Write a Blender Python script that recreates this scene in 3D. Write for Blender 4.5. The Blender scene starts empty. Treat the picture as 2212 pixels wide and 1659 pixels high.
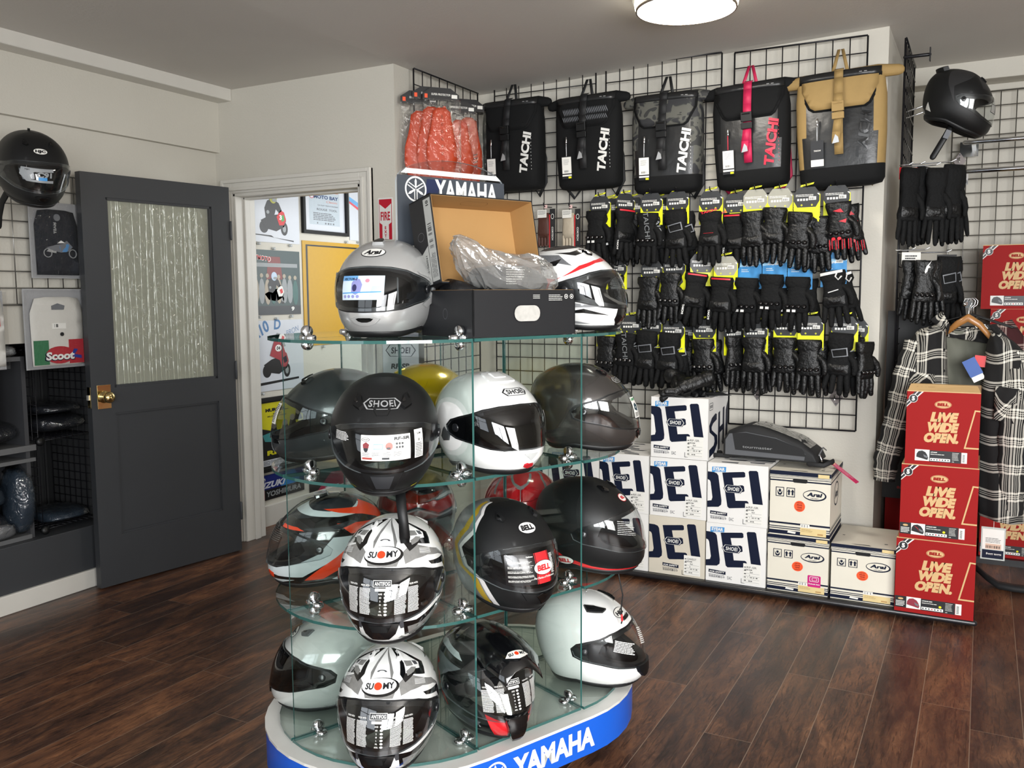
import bpy, math, random
from math import sin, cos, radians, pi, sqrt, atan2, degrees, floor
from mathutils import Vector, Matrix
from mathutils.geometry import delaunay_2d_cdt
random.seed(7)
sc = bpy.context.scene
COL = sc.collection
# ------------------------------------------------------------------ camera
FPX, YAW, PIT, ROL, CAMZ = 1923.785, -0.486573, 0.0986870, -0.0067762, 1.4
_c, _s = cos(YAW), sin(YAW)
FW = Vector((_s*cos(PIT), _c*cos(PIT), -sin(PIT)))
_rt = Vector((_c, -_s, 0)); _up = _rt.cross(FW)
CR = _rt*cos(ROL)+_up*sin(ROL); CU = -_rt*sin(ROL)+_up*cos(ROL)
cam_d = bpy.data.cameras.new('camera'); cam = bpy.data.objects.new('camera', cam_d); COL.objects.link(cam)
cam_d.sensor_width = 36; cam_d.lens = FPX/2212*36; cam_d.clip_start = .05
M3 = Matrix((CR, CU, -FW)).transposed()
cam.matrix_world = Matrix.Translation((0, 0, CAMZ)) @ M3.to_4x4()
sc.camera = cam
def ray(px, py): return FW + (px-1106)/FPX*CR - (py-829.5)/FPX*CU
def atY(px, py, Y): d = ray(px, py); return Vector((0, 0, CAMZ))+d*(Y/d.y)
def atX(px, py, X): d = ray(px, py); return Vector((0, 0, CAMZ))+d*(X/d.x)
def atZ(px, py, Z): d = ray(px, py); return Vector((0, 0, CAMZ))+d*((Z-CAMZ)/d.z)
# ------------------------------------------------------------------ world, light, exposure
w = bpy.data.worlds.new('daylight'); sc.world = w; w.use_nodes = True
nt = w.node_tree; bg = nt.nodes['Background']
bg.inputs[0].default_value = (.75, .86, 1, 1); bg.inputs[1].default_value = 1.0
def area(name, loc, aim, sx, sy, power, col=(1, 1, 1), spread=180):
    l = bpy.data.lights.new(name, 'AREA'); l.shape = 'RECTANGLE'; l.size = sx; l.size_y = sy; l.energy = power; l.color = col
    l.spread = radians(spread)
    o = bpy.data.objects.new(name, l); COL.objects.link(o); o.location = loc
    o.rotation_euler = (Vector(aim)-Vector(loc)).to_track_quat('-Z', 'Y').to_euler()
    return o
# daylight coming through the two shop windows in the front wall behind the camera, and an added area lamp in the back room
area('window_daylight', (-1.75, -1.72, 1.55), (-1.75, 3, 1.35), 2.1, 1.7, 16, (.95, .98, 1))
area('window_daylight', (1.25, -1.72, 1.55), (-.7, 4.3, .5), 2.1, 1.7, 58, (.98, .99, 1), 95)
area('window_daylight', (2.90, .2, 1.5), (-2, 2.2, 1.1), 2.6, 1.7, 225, (1, .99, .97))
area('window_daylight', (-2.9, 5.0, 1.5), (-3.8, 4.9, 1.3), 1.4, 1.4, 19, (.95, .98, 1))  # added lamp brightening the poster wall; the back room has no window
sc.view_settings.view_transform = 'Standard'; sc.view_settings.look = 'None'
sc.view_settings.exposure = 0.38; sc.view_settings.gamma = 1
sc.cycles.max_bounces = 10; sc.cycles.diffuse_bounces = 3; sc.cycles.glossy_bounces = 4; sc.cycles.transmission_bounces = 6
sc.cycles.transparent_max_bounces = 28; sc.cycles.caustics_reflective = False; sc.cycles.caustics_refractive = False
sc.cycles.use_denoising = True; sc.cycles.sample_clamp_indirect = 4
# ------------------------------------------------------------------ materials
def lin(h):
    h = h.lstrip('#'); r = [int(h[i:i+2], 16)/255 for i in (0, 2, 4)]
    return tuple((c/12.92 if c <= .04045 else ((c+.055)/1.055)**2.4) for c in r)+(1,)
MATS = {}
def M(name, col='#808080', rough=.5, metal=0, coat=0, var=.06, scale=40, bump=0, bscale=300, spec=.5, alpha=None, emit=0, flake=0):
    if name in MATS: return MATS[name]
    m = bpy.data.materials.new(name); m.use_nodes = True; n = m.node_tree.nodes; L = m.node_tree.links
    p = n['Principled BSDF']; c = lin(col) if isinstance(col, str) else tuple(col)+(1,)
    p.inputs['Base Color'].default_value = c; p.inputs['Roughness'].default_value = rough; p.inputs['Metallic'].default_value = metal
    p.inputs['Coat Weight'].default_value = coat; p.inputs['Coat Roughness'].default_value = .04; p.inputs['Specular IOR Level'].default_value = spec
    if emit: p.inputs['Emission Color'].default_value = c; p.inputs['Emission Strength'].default_value = emit
    if var:
        tc = n.new('ShaderNodeTexCoord'); nz = n.new('ShaderNodeTexNoise'); nz.inputs['Scale'].default_value = scale; nz.inputs['Detail'].default_value = 3
        L.new(tc.outputs['Object'], nz.inputs['Vector'])
        mr = n.new('ShaderNodeMapRange'); mr.inputs['To Min'].default_value = 1-var; mr.inputs['To Max'].default_value = 1+var
        L.new(nz.outputs['Fac'], mr.inputs['Value'])
        hs = n.new('ShaderNodeHueSaturation'); hs.inputs['Color'].default_value = c
        L.new(mr.outputs[0], hs.inputs['Value']); L.new(hs.outputs[0], p.inputs['Base Color'])
    if bump:
        tc = n.new('ShaderNodeTexCoord'); nz = n.new('ShaderNodeTexNoise'); nz.inputs['Scale'].default_value = bscale; nz.inputs['Detail'].default_value = 4
        L.new(tc.outputs['Object'], nz.inputs['Vector']); b = n.new('ShaderNodeBump'); b.inputs['Strength'].default_value = bump; b.inputs['Distance'].default_value = .01
        L.new(nz.outputs['Fac'], b.inputs['Height']); L.new(b.outputs[0], p.inputs['Normal'])
    MATS[name] = m; return m
def thin(name, tint=(.95, .98, .96), gloss=.02, base=.04, rough_col=(1, 1, 1), fres=1.5, bump=0, bscale=60, mul=1.0, diff=0, dcol=(.8, .8, .8)):
    """thin sheet: see-through with a fresnel reflection"""
    if name in MATS: return MATS[name]
    m = bpy.data.materials.new(name); m.use_nodes = True; n = m.node_tree.nodes; L = m.node_tree.links; n.clear()
    o = n.new('ShaderNodeOutputMaterial'); t = n.new('ShaderNodeBsdfTransparent'); g = n.new('ShaderNodeBsdfGlossy')
    t.inputs[0].default_value = tuple(tint)+(1,); g.inputs['Roughness'].default_value = gloss; g.inputs[0].default_value = tuple(rough_col)+(1,)
    lw = n.new('ShaderNodeLayerWeight'); lw.inputs[0].default_value = .5
    pw = n.new('ShaderNodeMath'); pw.operation = 'POWER'; pw.inputs[1].default_value = 4; L.new(lw.outputs['Facing'], pw.inputs[0])
    ma = n.new('ShaderNodeMath'); ma.operation = 'MULTIPLY_ADD'; ma.inputs[1].default_value = .85; ma.inputs[2].default_value = base; L.new(pw.outputs[0], ma.inputs[0])
    mx = n.new('ShaderNodeMixShader'); L.new(ma.outputs[0], mx.inputs[0])
    if bump:
        tc = n.new('ShaderNodeTexCoord'); nz = n.new('ShaderNodeTexNoise'); nz.inputs['Scale'].default_value = bscale; nz.inputs['Detail'].default_value = 2
        nz.inputs['Distortion'].default_value = 1.2
        L.new(tc.outputs['Object'], nz.inputs['Vector']); b = n.new('ShaderNodeBump'); b.inputs['Strength'].default_value = bump; b.inputs['Distance'].default_value = .02
        L.new(nz.outputs['Fac'], b.inputs['Height']); L.new(b.outputs[0], g.inputs['Normal']); L.new(b.outputs[0], lw.inputs['Normal'])
    src = t.outputs[0]
    if diff:
        d = n.new('ShaderNodeBsdfDiffuse'); d.inputs[0].default_value = tuple(dcol)+(1,); m2 = n.new('ShaderNodeMixShader'); m2.inputs[0].default_value = diff
        L.new(t.outputs[0], m2.inputs[1]); L.new(d.outputs[0], m2.inputs[2]); src = m2.outputs[0]
    L.new(src, mx.inputs[1]); L.new(g.outputs[0], mx.inputs[2]); L.new(mx.outputs[0], o.inputs[0])
    MATS[name] = m; return m
class NG:
    """small node helper"""
    def __init__(s, m): s.m = m; s.n = m.node_tree.nodes; s.L = m.node_tree.links
    def math(s, op, a, b=None, c=None):
        x = s.n.new('ShaderNodeMath'); x.operation = op
        for i, q in enumerate((a, b, c)):
            if q is None: continue
            if isinstance(q, (int, float)): x.inputs[i].default_value = q
            else: s.L.new(q, x.inputs[i])
        return x.outputs[0]
    def comb(s, x, y, z):
        o = s.n.new('ShaderNodeCombineXYZ')
        for i, q in enumerate((x, y, z)):
            if isinstance(q, (int, float)): o.inputs[i].default_value = q
            else: s.L.new(q, o.inputs[i])
        return o.outputs[0]
    def sep(s, v): o = s.n.new('ShaderNodeSeparateXYZ'); s.L.new(v, o.inputs[0]); return o.outputs
    def coord(s, k='Object'): return s.n.new('ShaderNodeTexCoord').outputs[k]
    def noise(s, v, sc_, det=4, dist=0, rough=.5):
        o = s.n.new('ShaderNodeTexNoise'); s.L.new(v, o.inputs['Vector']); o.inputs['Scale'].default_value = sc_; o.inputs['Detail'].default_value = det
        o.inputs['Distortion'].default_value = dist; o.inputs['Roughness'].default_value = rough; return o.outputs['Fac']
    def wn(s, v): o = s.n.new('ShaderNodeTexWhiteNoise'); o.noise_dimensions = '3D'; s.L.new(v, o.inputs['Vector']); return o.outputs['Value']
    def ramp(s, f, stops):
        o = s.n.new('ShaderNodeValToRGB'); s.L.new(f, o.inputs[0]); e = o.color_ramp.elements
        while len(e) < len(stops): e.new(.5)
        for q, (p, c) in zip(e, stops): q.position = p; q.color = lin(c) if isinstance(c, str) else c
        return o.outputs[0]
    def mix(s, f, a, b, mode='MIX'):
        o = s.n.new('ShaderNodeMix'); o.data_type = 'RGBA'; o.blend_type = mode
        for i, q in ((0, f), (6, a), (7, b)):
            if isinstance(q, (int, float)): o.inputs[i].default_value = q
            elif isinstance(q, str): o.inputs[i].default_value = lin(q)
            elif isinstance(q, tuple): o.inputs[i].default_value = q
            else: s.L.new(q, o.inputs[i])
        return o.outputs[2]
# ------------------------------------------------------------------ mesh builder
class MB:
    def __init__(s): s.v = []; s.f = []; s.m = []; s.sm = []; s.mats = []
    def mi(s, mat):
        if mat not in s.mats: s.mats.append(mat)
        return s.mats.index(mat)
    def add(s, vs, fs, mat, smooth=False, T=None):
        b = len(s.v)
        s.v += [tuple(T @ Vector(v)) if T else tuple(v) for v in vs]
        k = s.mi(mat)
        for f in fs: s.f.append([b+i for i in f]); s.m.append(k); s.sm.append(smooth)
        return s
    def box(s, x0, x1, y0, y1, z0, z1, mat, T=None):
        v = [(x, y, z) for z in (z0, z1) for y in (y0, y1) for x in (x0, x1)]
        return s.add(v, [(0, 2, 3, 1), (4, 5, 7, 6), (0, 1, 5, 4), (1, 3, 7, 5), (3, 2, 6, 7), (2, 0, 4, 6)], mat, T=T)
    def tube(s, pts, r, mat, n=10, T=None, cap=True, squash=1.0):
        """round tube through pts; r a number or one per point; ends domed"""
        P = [Vector(p) for p in pts]; R = list(r) if isinstance(r, (list, tuple)) else [r]*len(P)
        if cap:
            d0 = (P[0]-P[1]).normalized(); d1 = (P[-1]-P[-2]).normalized(); r0, r1 = R[0], R[-1]
            P = [P[0]+d0*r0*.95, P[0]+d0*r0*.7]+P+[P[-1]+d1*r1*.7, P[-1]+d1*r1*.95]
            R = [r0*.3, r0*.72]+R+[r1*.72, r1*.3]
        vs = []; up = None
        for i, p in enumerate(P):
            d = (P[min(i+1, len(P)-1)]-P[max(i-1, 0)]).normalized()
            if up is None:
                up = Vector((0, 0, 1)) if abs(d.z) < .9 else Vector((1, 0, 0))
            a = (up-d*up.dot(d)).normalized(); b = d.cross(a); up = a
            for k in range(n):
                t = 2*pi*k/n; vs.append(p+(a*cos(t)+b*sin(t)*squash)*R[i])
        fs = [(i*n+k, i*n+(k+1) % n, (i+1)*n+(k+1) % n, (i+1)*n+k) for i in range(len(P)-1) for k in range(n)]
        fs += [tuple(range(n-1, -1, -1)), tuple((len(P)-1)*n+k for k in range(n))]
        return s.add(vs, fs, mat, True, T)
    def lathe(s, prof, mat, n=32, T=None, smooth=True, caps=True):
        vs = [(r*cos(2*pi*k/n), r*sin(2*pi*k/n), z) for r, z in prof for k in range(n)]
        fs = [(i*n+k, i*n+(k+1) % n, (i+1)*n+(k+1) % n, (i+1)*n+k) for i in range(len(prof)-1) for k in range(n)]
        if caps: fs += [tuple(range(n-1, -1, -1)), tuple((len(prof)-1)*n+k for k in range(n))]
        return s.add(vs, fs, mat, smooth, T)
    def prism(s, poly, z0, z1, mat, T=None, side=None, smooth=False):
        n = len(poly); vs = [(x, y, z0) for x, y in poly]+[(x, y, z1) for x, y in poly]
        s.add(vs, [tuple(range(n-1, -1, -1)), tuple(range(n, 2*n))], mat, T=T)
        return s.add(vs, [(i, (i+1) % n, n+(i+1) % n, n+i) for i in range(n)], side or mat, smooth, T)
    def loft(s, rings, mat, close=True, caps=True, smooth=True, T=None):
        n = len(rings[0]); vs = [p for r in rings for p in r]
        fs = [(i*n+k, i*n+(k+1) % n, (i+1)*n+(k+1) % n, (i+1)*n+k) for i in range(len(rings)-1) for k in range(n if close else n-1)]
        if caps and close: fs += [tuple(range(n-1, -1, -1)), tuple((len(rings)-1)*n+k for k in range(n))]
        return s.add(vs, fs, mat, smooth, T)
    def dec(s, shp, mp, mat, lift=.0006, smooth=False):
        """2-D shape (verts, faces) mapped to a surface by mp(u, v, lift)"""
        return s.add([mp(u, v, lift) for u, v in shp[0]], shp[1], mat, smooth)
    def build(s, name, parent=None, bevel=0, loc=None, rot=None, solid=0, seg=2):
        me = bpy.data.meshes.new(name); me.from_pydata(s.v, [], s.f)
        for m in s.mats: me.materials.append(m)
        me.polygons.foreach_set('material_index', s.m); me.polygons.foreach_set('use_smooth', s.sm); me.update()
        o = bpy.data.objects.new(name, me); COL.objects.link(o)
        if parent: o.parent = parent
        if loc is not None: o.location = loc
        if rot is not None: o.rotation_euler = rot
        if solid: md = o.modifiers.new('s', 'SOLIDIFY'); md.thickness = solid; md.offset = 0
        if bevel: md = o.modifiers.new('b', 'BEVEL'); md.width = bevel; md.segments = seg; md.limit_method = 'ANGLE'; md.angle_limit = radians(40)
        return o
def tag(o, label=None, cat=None, group=None, kind=None):
    if label: o['label'] = label
    if cat: o['category'] = cat
    if group: o['group'] = group
    if kind: o['kind'] = kind
    return o
def thing(name, label, cat, loc=(0, 0, 0), rot=(0, 0, 0), group=None):
    o = bpy.data.objects.new(name, None); COL.objects.link(o); o.location = loc; o.rotation_euler = rot; o.empty_display_size = .05
    return tag(o, label, cat, group)
def struct(o): o['kind'] = 'structure'; return o
# ------------------------------------------------------------------ 2-D shapes
def inside(p, poly):
    x, y = p; c = False; j = len(poly)-1
    for i in range(len(poly)):
        xi, yi = poly[i]; xj, yj = poly[j]
        if (yi > y) != (yj > y) and x < (xj-xi)*(y-yi)/(yj-yi)+xi: c = not c
        j = i
    return c
def densify(poly, sx, sy):
    out = []
    for i in range(len(poly)):
        a, b = poly[i], poly[(i+1) % len(poly)]
        n = max(1, int(max(abs(b[0]-a[0])/sx, abs(b[1]-a[1])/sy)+.5))
        out += [(a[0]+(b[0]-a[0])*k/n, a[1]+(b[1]-a[1])*k/n) for k in range(n)]
    return out
def fill(poly, step=None, step2=None, holes=()):
    """polygon filled with triangles no larger than about step"""
    if step is None and not holes: return list(poly), [tuple(range(len(poly)))]
    step = step or 1e9; step2 = step2 or step
    P = []; E = []
    rings = [densify(r, step, step2) for r in [poly]+list(holes)]
    for r in rings:
        b = len(P); P += r; E += [(b+i, b+(i+1) % len(r)) for i in range(len(r))]
    xs = [p[0] for p in poly]; ys = [p[1] for p in poly]; x0, x1, y0, y1 = min(xs), max(xs), min(ys), max(ys)
    nx = int((x1-x0)/step); ny = int((y1-y0)/step2)
    for i in range(1, nx+1):
        for j in range(1, ny+1):
            q = (x0+(x1-x0)*(i-.5*(j % 2))/(nx+1)+1e-6*j, y0+(y1-y0)*j/(ny+1)+1e-6*i)
            if inside(q, poly) and not any(inside(q, h) for h in holes): P.append(q)
    v, e, f, *_ = delaunay_2d_cdt([Vector(p) for p in P], E, [], 0, 1e-7)
    fs = []
    for t in f:
        c = ((v[t[0]].x+v[t[1]].x+v[t[2]].x)/3, (v[t[0]].y+v[t[1]].y+v[t[2]].y)/3)
        if inside(c, poly) and not any(inside(c, h) for h in holes): fs.append(tuple(t))
    return [(p.x, p.y) for p in v], fs
def ellp(cx, cy, rx, ry, n=28, a0=0): return [(cx+rx*cos(2*pi*k/n+a0), cy+ry*sin(2*pi*k/n+a0)) for k in range(n)]
def rectp(x0, y0, x1, y1): return [(x0, y0), (x1, y0), (x1, y1), (x0, y1)]
def rrect(x0, y0, x1, y1, r, n=4):
    o = []
    for cx, cy, a in ((x1-r, y0+r, -90), (x1-r, y1-r, 0), (x0+r, y1-r, 90), (x0+r, y0+r, 180)):
        o += [(cx+r*cos(radians(a+90*k/n)), cy+r*sin(radians(a+90*k/n))) for k in range(n+1)]
    return o
_TX = {}
def text(s, cx, cy, h, w=None, shear=0, bold=.02, rot=0, align='c', space=1.0):
    """word as a flat mesh, capital height h, squeezed to width w"""
    k = (s, round(bold, 3), round(space, 2))
    if k not in _TX:
        c = bpy.data.curves.new('t', 'FONT'); c.body = s; c.size = 1; c.offset = bold; c.resolution_u = 3; c.space_character = space
        o = bpy.data.objects.new('t', c); m = o.to_mesh()
        _TX[k] = ([(v.co.x, v.co.y) for v in m.vertices], [tuple(p.vertices) for p in m.polygons]); o.to_mesh_clear()
        bpy.data.objects.remove(o); bpy.data.curves.remove(c)
    vs, fs = _TX[k]
    if not vs: return [], []
    x0 = min(v[0] for v in vs); x1 = max(v[0] for v in vs); sy = h/.72; sx = (w/(x1-x0)) if w else sy
    xm = {'c': (x0+x1)/2, 'l': x0, 'r': x1}[align]; ca, sa = cos(rot), sin(rot); out = []
    for x, y in vs:
        X = (x-xm)*sx; Y = (y-.34)*sy; X += shear*Y; out.append((cx+X*ca-Y*sa, cy+X*sa+Y*ca))
    return out, fs
def merge(*shapes):
    V = []; F = []
    for vs, fs in shapes: b = len(V); V += list(vs); F += [tuple(b+i for i in f) for f in fs]
    return V, F
def bars(x0, y0, x1, y1, n, seed=0, frac=.6):
    """bar code"""
    r = random.Random(seed); V = []; F = []; wd = (x1-x0)/n
    for i in range(n):
        if r.random() < .72: q = rectp(x0+i*wd, y0, x0+(i+frac*r.uniform(.5, 1.4))*wd, y1); b = len(V); V += q; F.append((b, b+1, b+2, b+3))
    return V, F
def lines(x0, y0, x1, y1, n, seed=0, frac=.5, sub=1, ragged=.25):
    """rows of small print"""
    r = random.Random(seed); V = []; F = []; h = (y1-y0)/n
    for i in range(n):
        y = y1-(i+.5)*h; xe = x1-(x1-x0)*ragged*r.random(); x = x0
        while x < xe-1e-5:
            wd = min(xe-x, (x1-x0)*r.uniform(.06, .22)); m = max(1, sub)
            for k in range(m):
                b = len(V); V += rectp(x+wd*k/m, y-h*frac/2, x+wd*(k+1)/m, y+h*frac/2); F.append((b, b+1, b+2, b+3))
            x += wd+(x1-x0)*.018
    return V, F
def flat(o, ux, uy):
    o, ux, uy = Vector(o), Vector(ux).normalized(), Vector(uy).normalized(); n = ux.cross(uy)
    return lambda u, v, l: o+ux*u+uy*v+n*l
def dup(o, loc=None, rot=None, label=None, group=None, sc_=None):
    r = o.copy(); COL.objects.link(r)
    if loc is not None: r.location = loc
    if rot is not None: r.rotation_euler = rot
    if sc_ is not None: r.scale = sc_
    if label: r['label'] = label
    if group: r['group'] = group
    for ch in list(o.children):
        c = ch.copy(); COL.objects.link(c); c.parent = r
        for g in list(ch.children): d = g.copy(); COL.objects.link(d); d.parent = c
    return r
# common materials
BLK = M('black_plastic', '#0c0d0e', .45, spec=.35); BLKM = M('matte_black', '#0e0f11', .55, var=.03, spec=.35); BLKG = M('gloss_black', '#08090a', .12, coat=.6, var=.02)
WHT = M('white_paper', '#e6e6e2', .6, var=.03); NAVY = M('navy_print', '#10182e', .55, spec=.2, var=.04); CHR = M('chrome', '#d8dadc', .12, 1, var=.02)
STEEL = M('steel_wire', '#8b8a86', .3, .9); WIRE = M('black_wire', '#15151a', .35, .2); GREY = M('grey_plastic', '#6d7075', .45)
RED = M('red_print', '#c8252b', .4, var=.03); YEL = M('yellow_print', '#e9e513', .45, var=.04); BRASS = M('polished_brass', '#ddc488', .16, 1)
TANP = M('tan_print', '#cfab78', .6, var=.04); BLU = M('blue_print', '#3a8fd0', .45); ORG = M('orange_print', '#f4572a', .45)
# ================================================================== ROOM
def wallmat(name, col, bump=.12):
    return M(name, col, .7, var=.035, scale=3, bump=bump, bscale=90)
WALL = wallmat('white_wall_paint', '#cbc7bc'); CEILM = wallmat('ceiling_paint', '#d2cec8', .08); TRIMM = M('trim_paint', '#d3d0c8', .4, var=.05, scale=8)
CHAR = M('charcoal_paint', '#383a3d', .45, var=.05, scale=6)
def floor_mat():
    m = bpy.data.materials.new('dark_wood_planks'); m.use_nodes = True; g = NG(m); p = g.n['Principled BSDF']
    x, y, z = g.sep(g.coord())
    W = .151; LN = 1.22
    u = g.math('DIVIDE', g.math('SUBTRACT', x, .0140), W); col = g.math('FLOOR', u); fu = g.math('FRACT', u)
    off = g.wn(g.comb(col, 3.3, 1.7)); v = g.math('DIVIDE', g.math('ADD', y, g.math('MULTIPLY', off, LN)), LN); row = g.math('FLOOR', v); fv = g.math('FRACT', v)
    r1 = g.wn(g.comb(col, row, 5.1)); r2 = g.wn(g.comb(row, col, 9.4))
    # grain, different on every plank
    vv = g.comb(g.math('ADD', g.math('MULTIPLY', x, 1.0), g.math('MULTIPLY', r1, 40)), g.math('ADD', g.math('MULTIPLY', y, .24), g.math('MULTIPLY', r2, 30)), 0)
    broad = g.noise(vv, 9, 3, 1.4); fine = g.noise(vv, 42, 6, 2.2, .62)
    lines_ = g.noise(g.comb(g.math('ADD', x, g.math('MULTIPLY', broad, .035)), g.math('MULTIPLY', y, .06), r1), 150, 3, .3)
    c = g.ramp(g.math('ADD', g.math('MULTIPLY', broad, .62), g.math('MULTIPLY', fine, .42)), [(.28, '#231a16'), (.45, '#463027'), (.58, '#6a4935'), (.74, '#93694b')])
    c = g.mix(g.math('MULTIPLY', g.math('SUBTRACT', g.math('GREATER_THAN', lines_, .60), 0), .55), c, '#20130e')
    c = g.mix(1.0, c, g.ramp(r1, [(0, (.55, .52, .52, 1)), (.5, (.85, .84, .84, 1)), (1, (1.25, 1.16, 1.06, 1))]), 'MULTIPLY')
    def edge(f, wd, sz):
        a = g.math('LESS_THAN', f, wd/sz); b = g.math('GREATER_THAN', f, 1-wd/sz); return g.math('MAXIMUM', a, b)
    ln = g.math('MAXIMUM', edge(fu, .0011, W), edge(fv, .0009, LN))
    c = g.mix(g.math('MULTIPLY', ln, .8), c, '#8f7c6a')
    g.L.new(c, p.inputs['Base Color'])
    g.L.new(g.math('ADD', .24, g.math('MULTIPLY', fine, .2)), p.inputs['Roughness'])
    b = g.n.new('ShaderNodeBump'); b.inputs['Strength'].default_value = .25; b.inputs['Distance'].default_value = .004
    g.L.new(g.math('SUBTRACT', g.math('MULTIPLY', fine, .5), g.math('MULTIPLY', ln, .6)), b.inputs['Height']); g.L.new(b.outputs[0], p.inputs['Normal'])
    return m
FLOORM = floor_mat()
WB = 4.545      # back wall
XL = -3.81      # left wall
DW = 3.73       # door wall
XC = -2.622     # return wall face
XP = -.4345     # pillar end
YF = 5.62       # far wall
def sbox(name, *a, mat=WALL, bevel=0):
    b = MB(); b.box(*a, mat); return struct(b.build(name, bevel=bevel))
b = MB(); b.box(-4.3, 3.1, -1.9, 6.4, -.08, 0, FLOORM); struct(b.build('floor'))
b = MB(); X = [-4.3, -2.6, -.43, 3.1]; Z = [2.535, 2.543, 2.618, 2.66]; vs = []
for x, z in zip(X, Z): vs += [(x, -1.9, z), (x, 6.4, z), (x, -1.9, 2.8), (x, 6.4, 2.8)]
fs = []
for i in range(3): k = 4*i; fs += [(k, k+1, k+5, k+4), (k+2, k+6, k+7, k+3), (k, k+4, k+6, k+2), (k+1, k+3, k+7, k+5)]
b.add(vs, fs+[(0, 2, 3, 1), (12, 13, 15, 14)], CEILM); struct(b.build('ceiling'))
# left wall: upper band, lower face set back a little, cornice board
b = MB(); b.box(XL-.12, XL, -1.9, 6.4, 2.205, 2.7, WALL); b.box(XL-.15, XL-.035, -1.9, 6.4, 0, 2.205, WALL); struct(b.build('wall_left', bevel=.006))
sbox('trim_1', XL-.02, XL+.105, -1.9, DW, 2.475, 2.56, mat=TRIMM, bevel=.006)
# door wall with opening
OX0, OX1, OZ = -3.715, -2.835, 1.975
b = MB(); b.box(XL-.1, OX0, DW, DW+.13, 0, 2.7, WALL); b.box(OX1, XC, DW, DW+.13, 0, 2.7, WALL); b.box(OX0, OX1, DW, DW+.13, OZ, 2.7, WALL); struct(b.build('wall_doorway'))
sbox('wall_return', XC-.12, XC, DW+.13, WB+.1, 0, 2.7)
b = MB()    # casing round the opening: stepped moulding
for (dy, w0, w1) in ((.018, 0, .075), (.030, .012, .03), (.028, .055, .075)):
    b.box(OX1+w0, OX1+w1, DW-dy, DW, 0, OZ+w1, TRIMM); b.box(OX0-min(w1, .09), OX0-w0, DW-dy, DW, 0, OZ+w1, TRIMM); b.box(OX0-w0, OX1+w0, DW-dy, DW, OZ+w0, OZ+w1, TRIMM)
b.box(OX0-.001, OX0+.018, DW-.01, DW+.14, 0, OZ, TRIMM); b.box(OX1-.018, OX1+.001, DW-.01, DW+.14, 0, OZ, TRIMM); b.box(OX0, OX1, DW-.01, DW+.14, OZ-.018, OZ+.001, TRIMM)
b.box(OX0+.018, OX0+.03, DW+.05, DW+.09, 0, OZ-.018, TRIMM); b.box(OX1-.03, OX1-.018, DW+.05, DW+.09, 0, OZ-.018, TRIMM); b.box(OX0, OX1, DW+.05, DW+.09, OZ-.03, OZ-.018, TRIMM)
struct(b.build('trim_2', bevel=.003))
sbox('wall_back', XC-.1, XP, WB, WB+.12, 0, 2.7)
sbox('wall_pillar', XP-.1, XP, WB+.12, YF+.1, 0, 2.75)
sbox('wall_far', XP-.1, 3.1, YF, YF+.1, 0, 2.8)
sbox('trim_3', XP, 3.05, YF-.16, YF, 2.525, 2.75, mat=WALL, bevel=.004)
sbox('wall_right', 3.0, 3.1, -1.9, YF, 0, 2.8)
# back room
sbox('wall_backroom_east', XC-.22, XC-.12, WB, 6.4, 0, 2.7); sbox('wall_backroom_far', -4.0, XC-.1, 6.3, 6.4, 0, 2.7)
sbox('baseboard_backroom', XL-.04, XL-.018, DW+.13, 6.3, 0, .13, mat=TRIMM, bevel=.004)
# front wall with two shop windows
b = MB(); fy0, fy1 = -1.9, -1.8
for a, c, z0, z1 in ((-3.95, -2.9, 0, 2.7), (-.6, .1, 0, 2.7), (2.4, 3.1, 0, 2.7), (-2.9, -.6, 0, .65), (.1, 2.4, 0, .65), (-2.9, -.6, 2.45, 2.7), (.1, 2.4, 2.45, 2.7)): b.box(a, c, fy0, fy1, z0, z1, WALL)
struct(b.build('wall_front'))
for i, x0 in enumerate((-2.9, .1)):
    b = MB(); x1 = x0+2.3
    for a, c, z0, z1 in ((x0, x0+.06, .65, 2.45), (x1-.06, x1, .65, 2.45), (x0, x1, .65, .71), (x0, x1, 2.39, 2.45), (x0+1.12, x0+1.18, .65, 2.45), (x0, x1, 1.78, 1.83)): b.box(a, c, -1.71, -1.66, z0, z1, M('window_frame_paint', '#8b8d8c', .5))
    struct(b.build('window_%d' % (i+1)))
b = MB()
for a in ((-1.16, -1.10, .6, 2.4), (1.5, 1.56, .6, 2.4), (-1.16, 1.56, .6, .66), (-1.16, 1.56, 2.34, 2.4), (.18, .24, .6, 2.4)): b.box(2.86, 2.88, a[0], a[1], a[2], a[3], MATS['window_frame_paint'])
for a in ((-1.16, .6), (1.5, .6)): b.box(2.86, 3.0, a[0], a[0]+.06, .6, .66, MATS['window_frame_paint'])
struct(b.build('window_3'))
sbox('baseboard_left', XL-.02, XL+.005, -1.8, DW, 0, .095, mat=TRIMM, bevel=.006)
sbox('baseboard_pillar', XP, XP+.012, WB, YF, 0, .1, mat=TRIMM)
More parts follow.
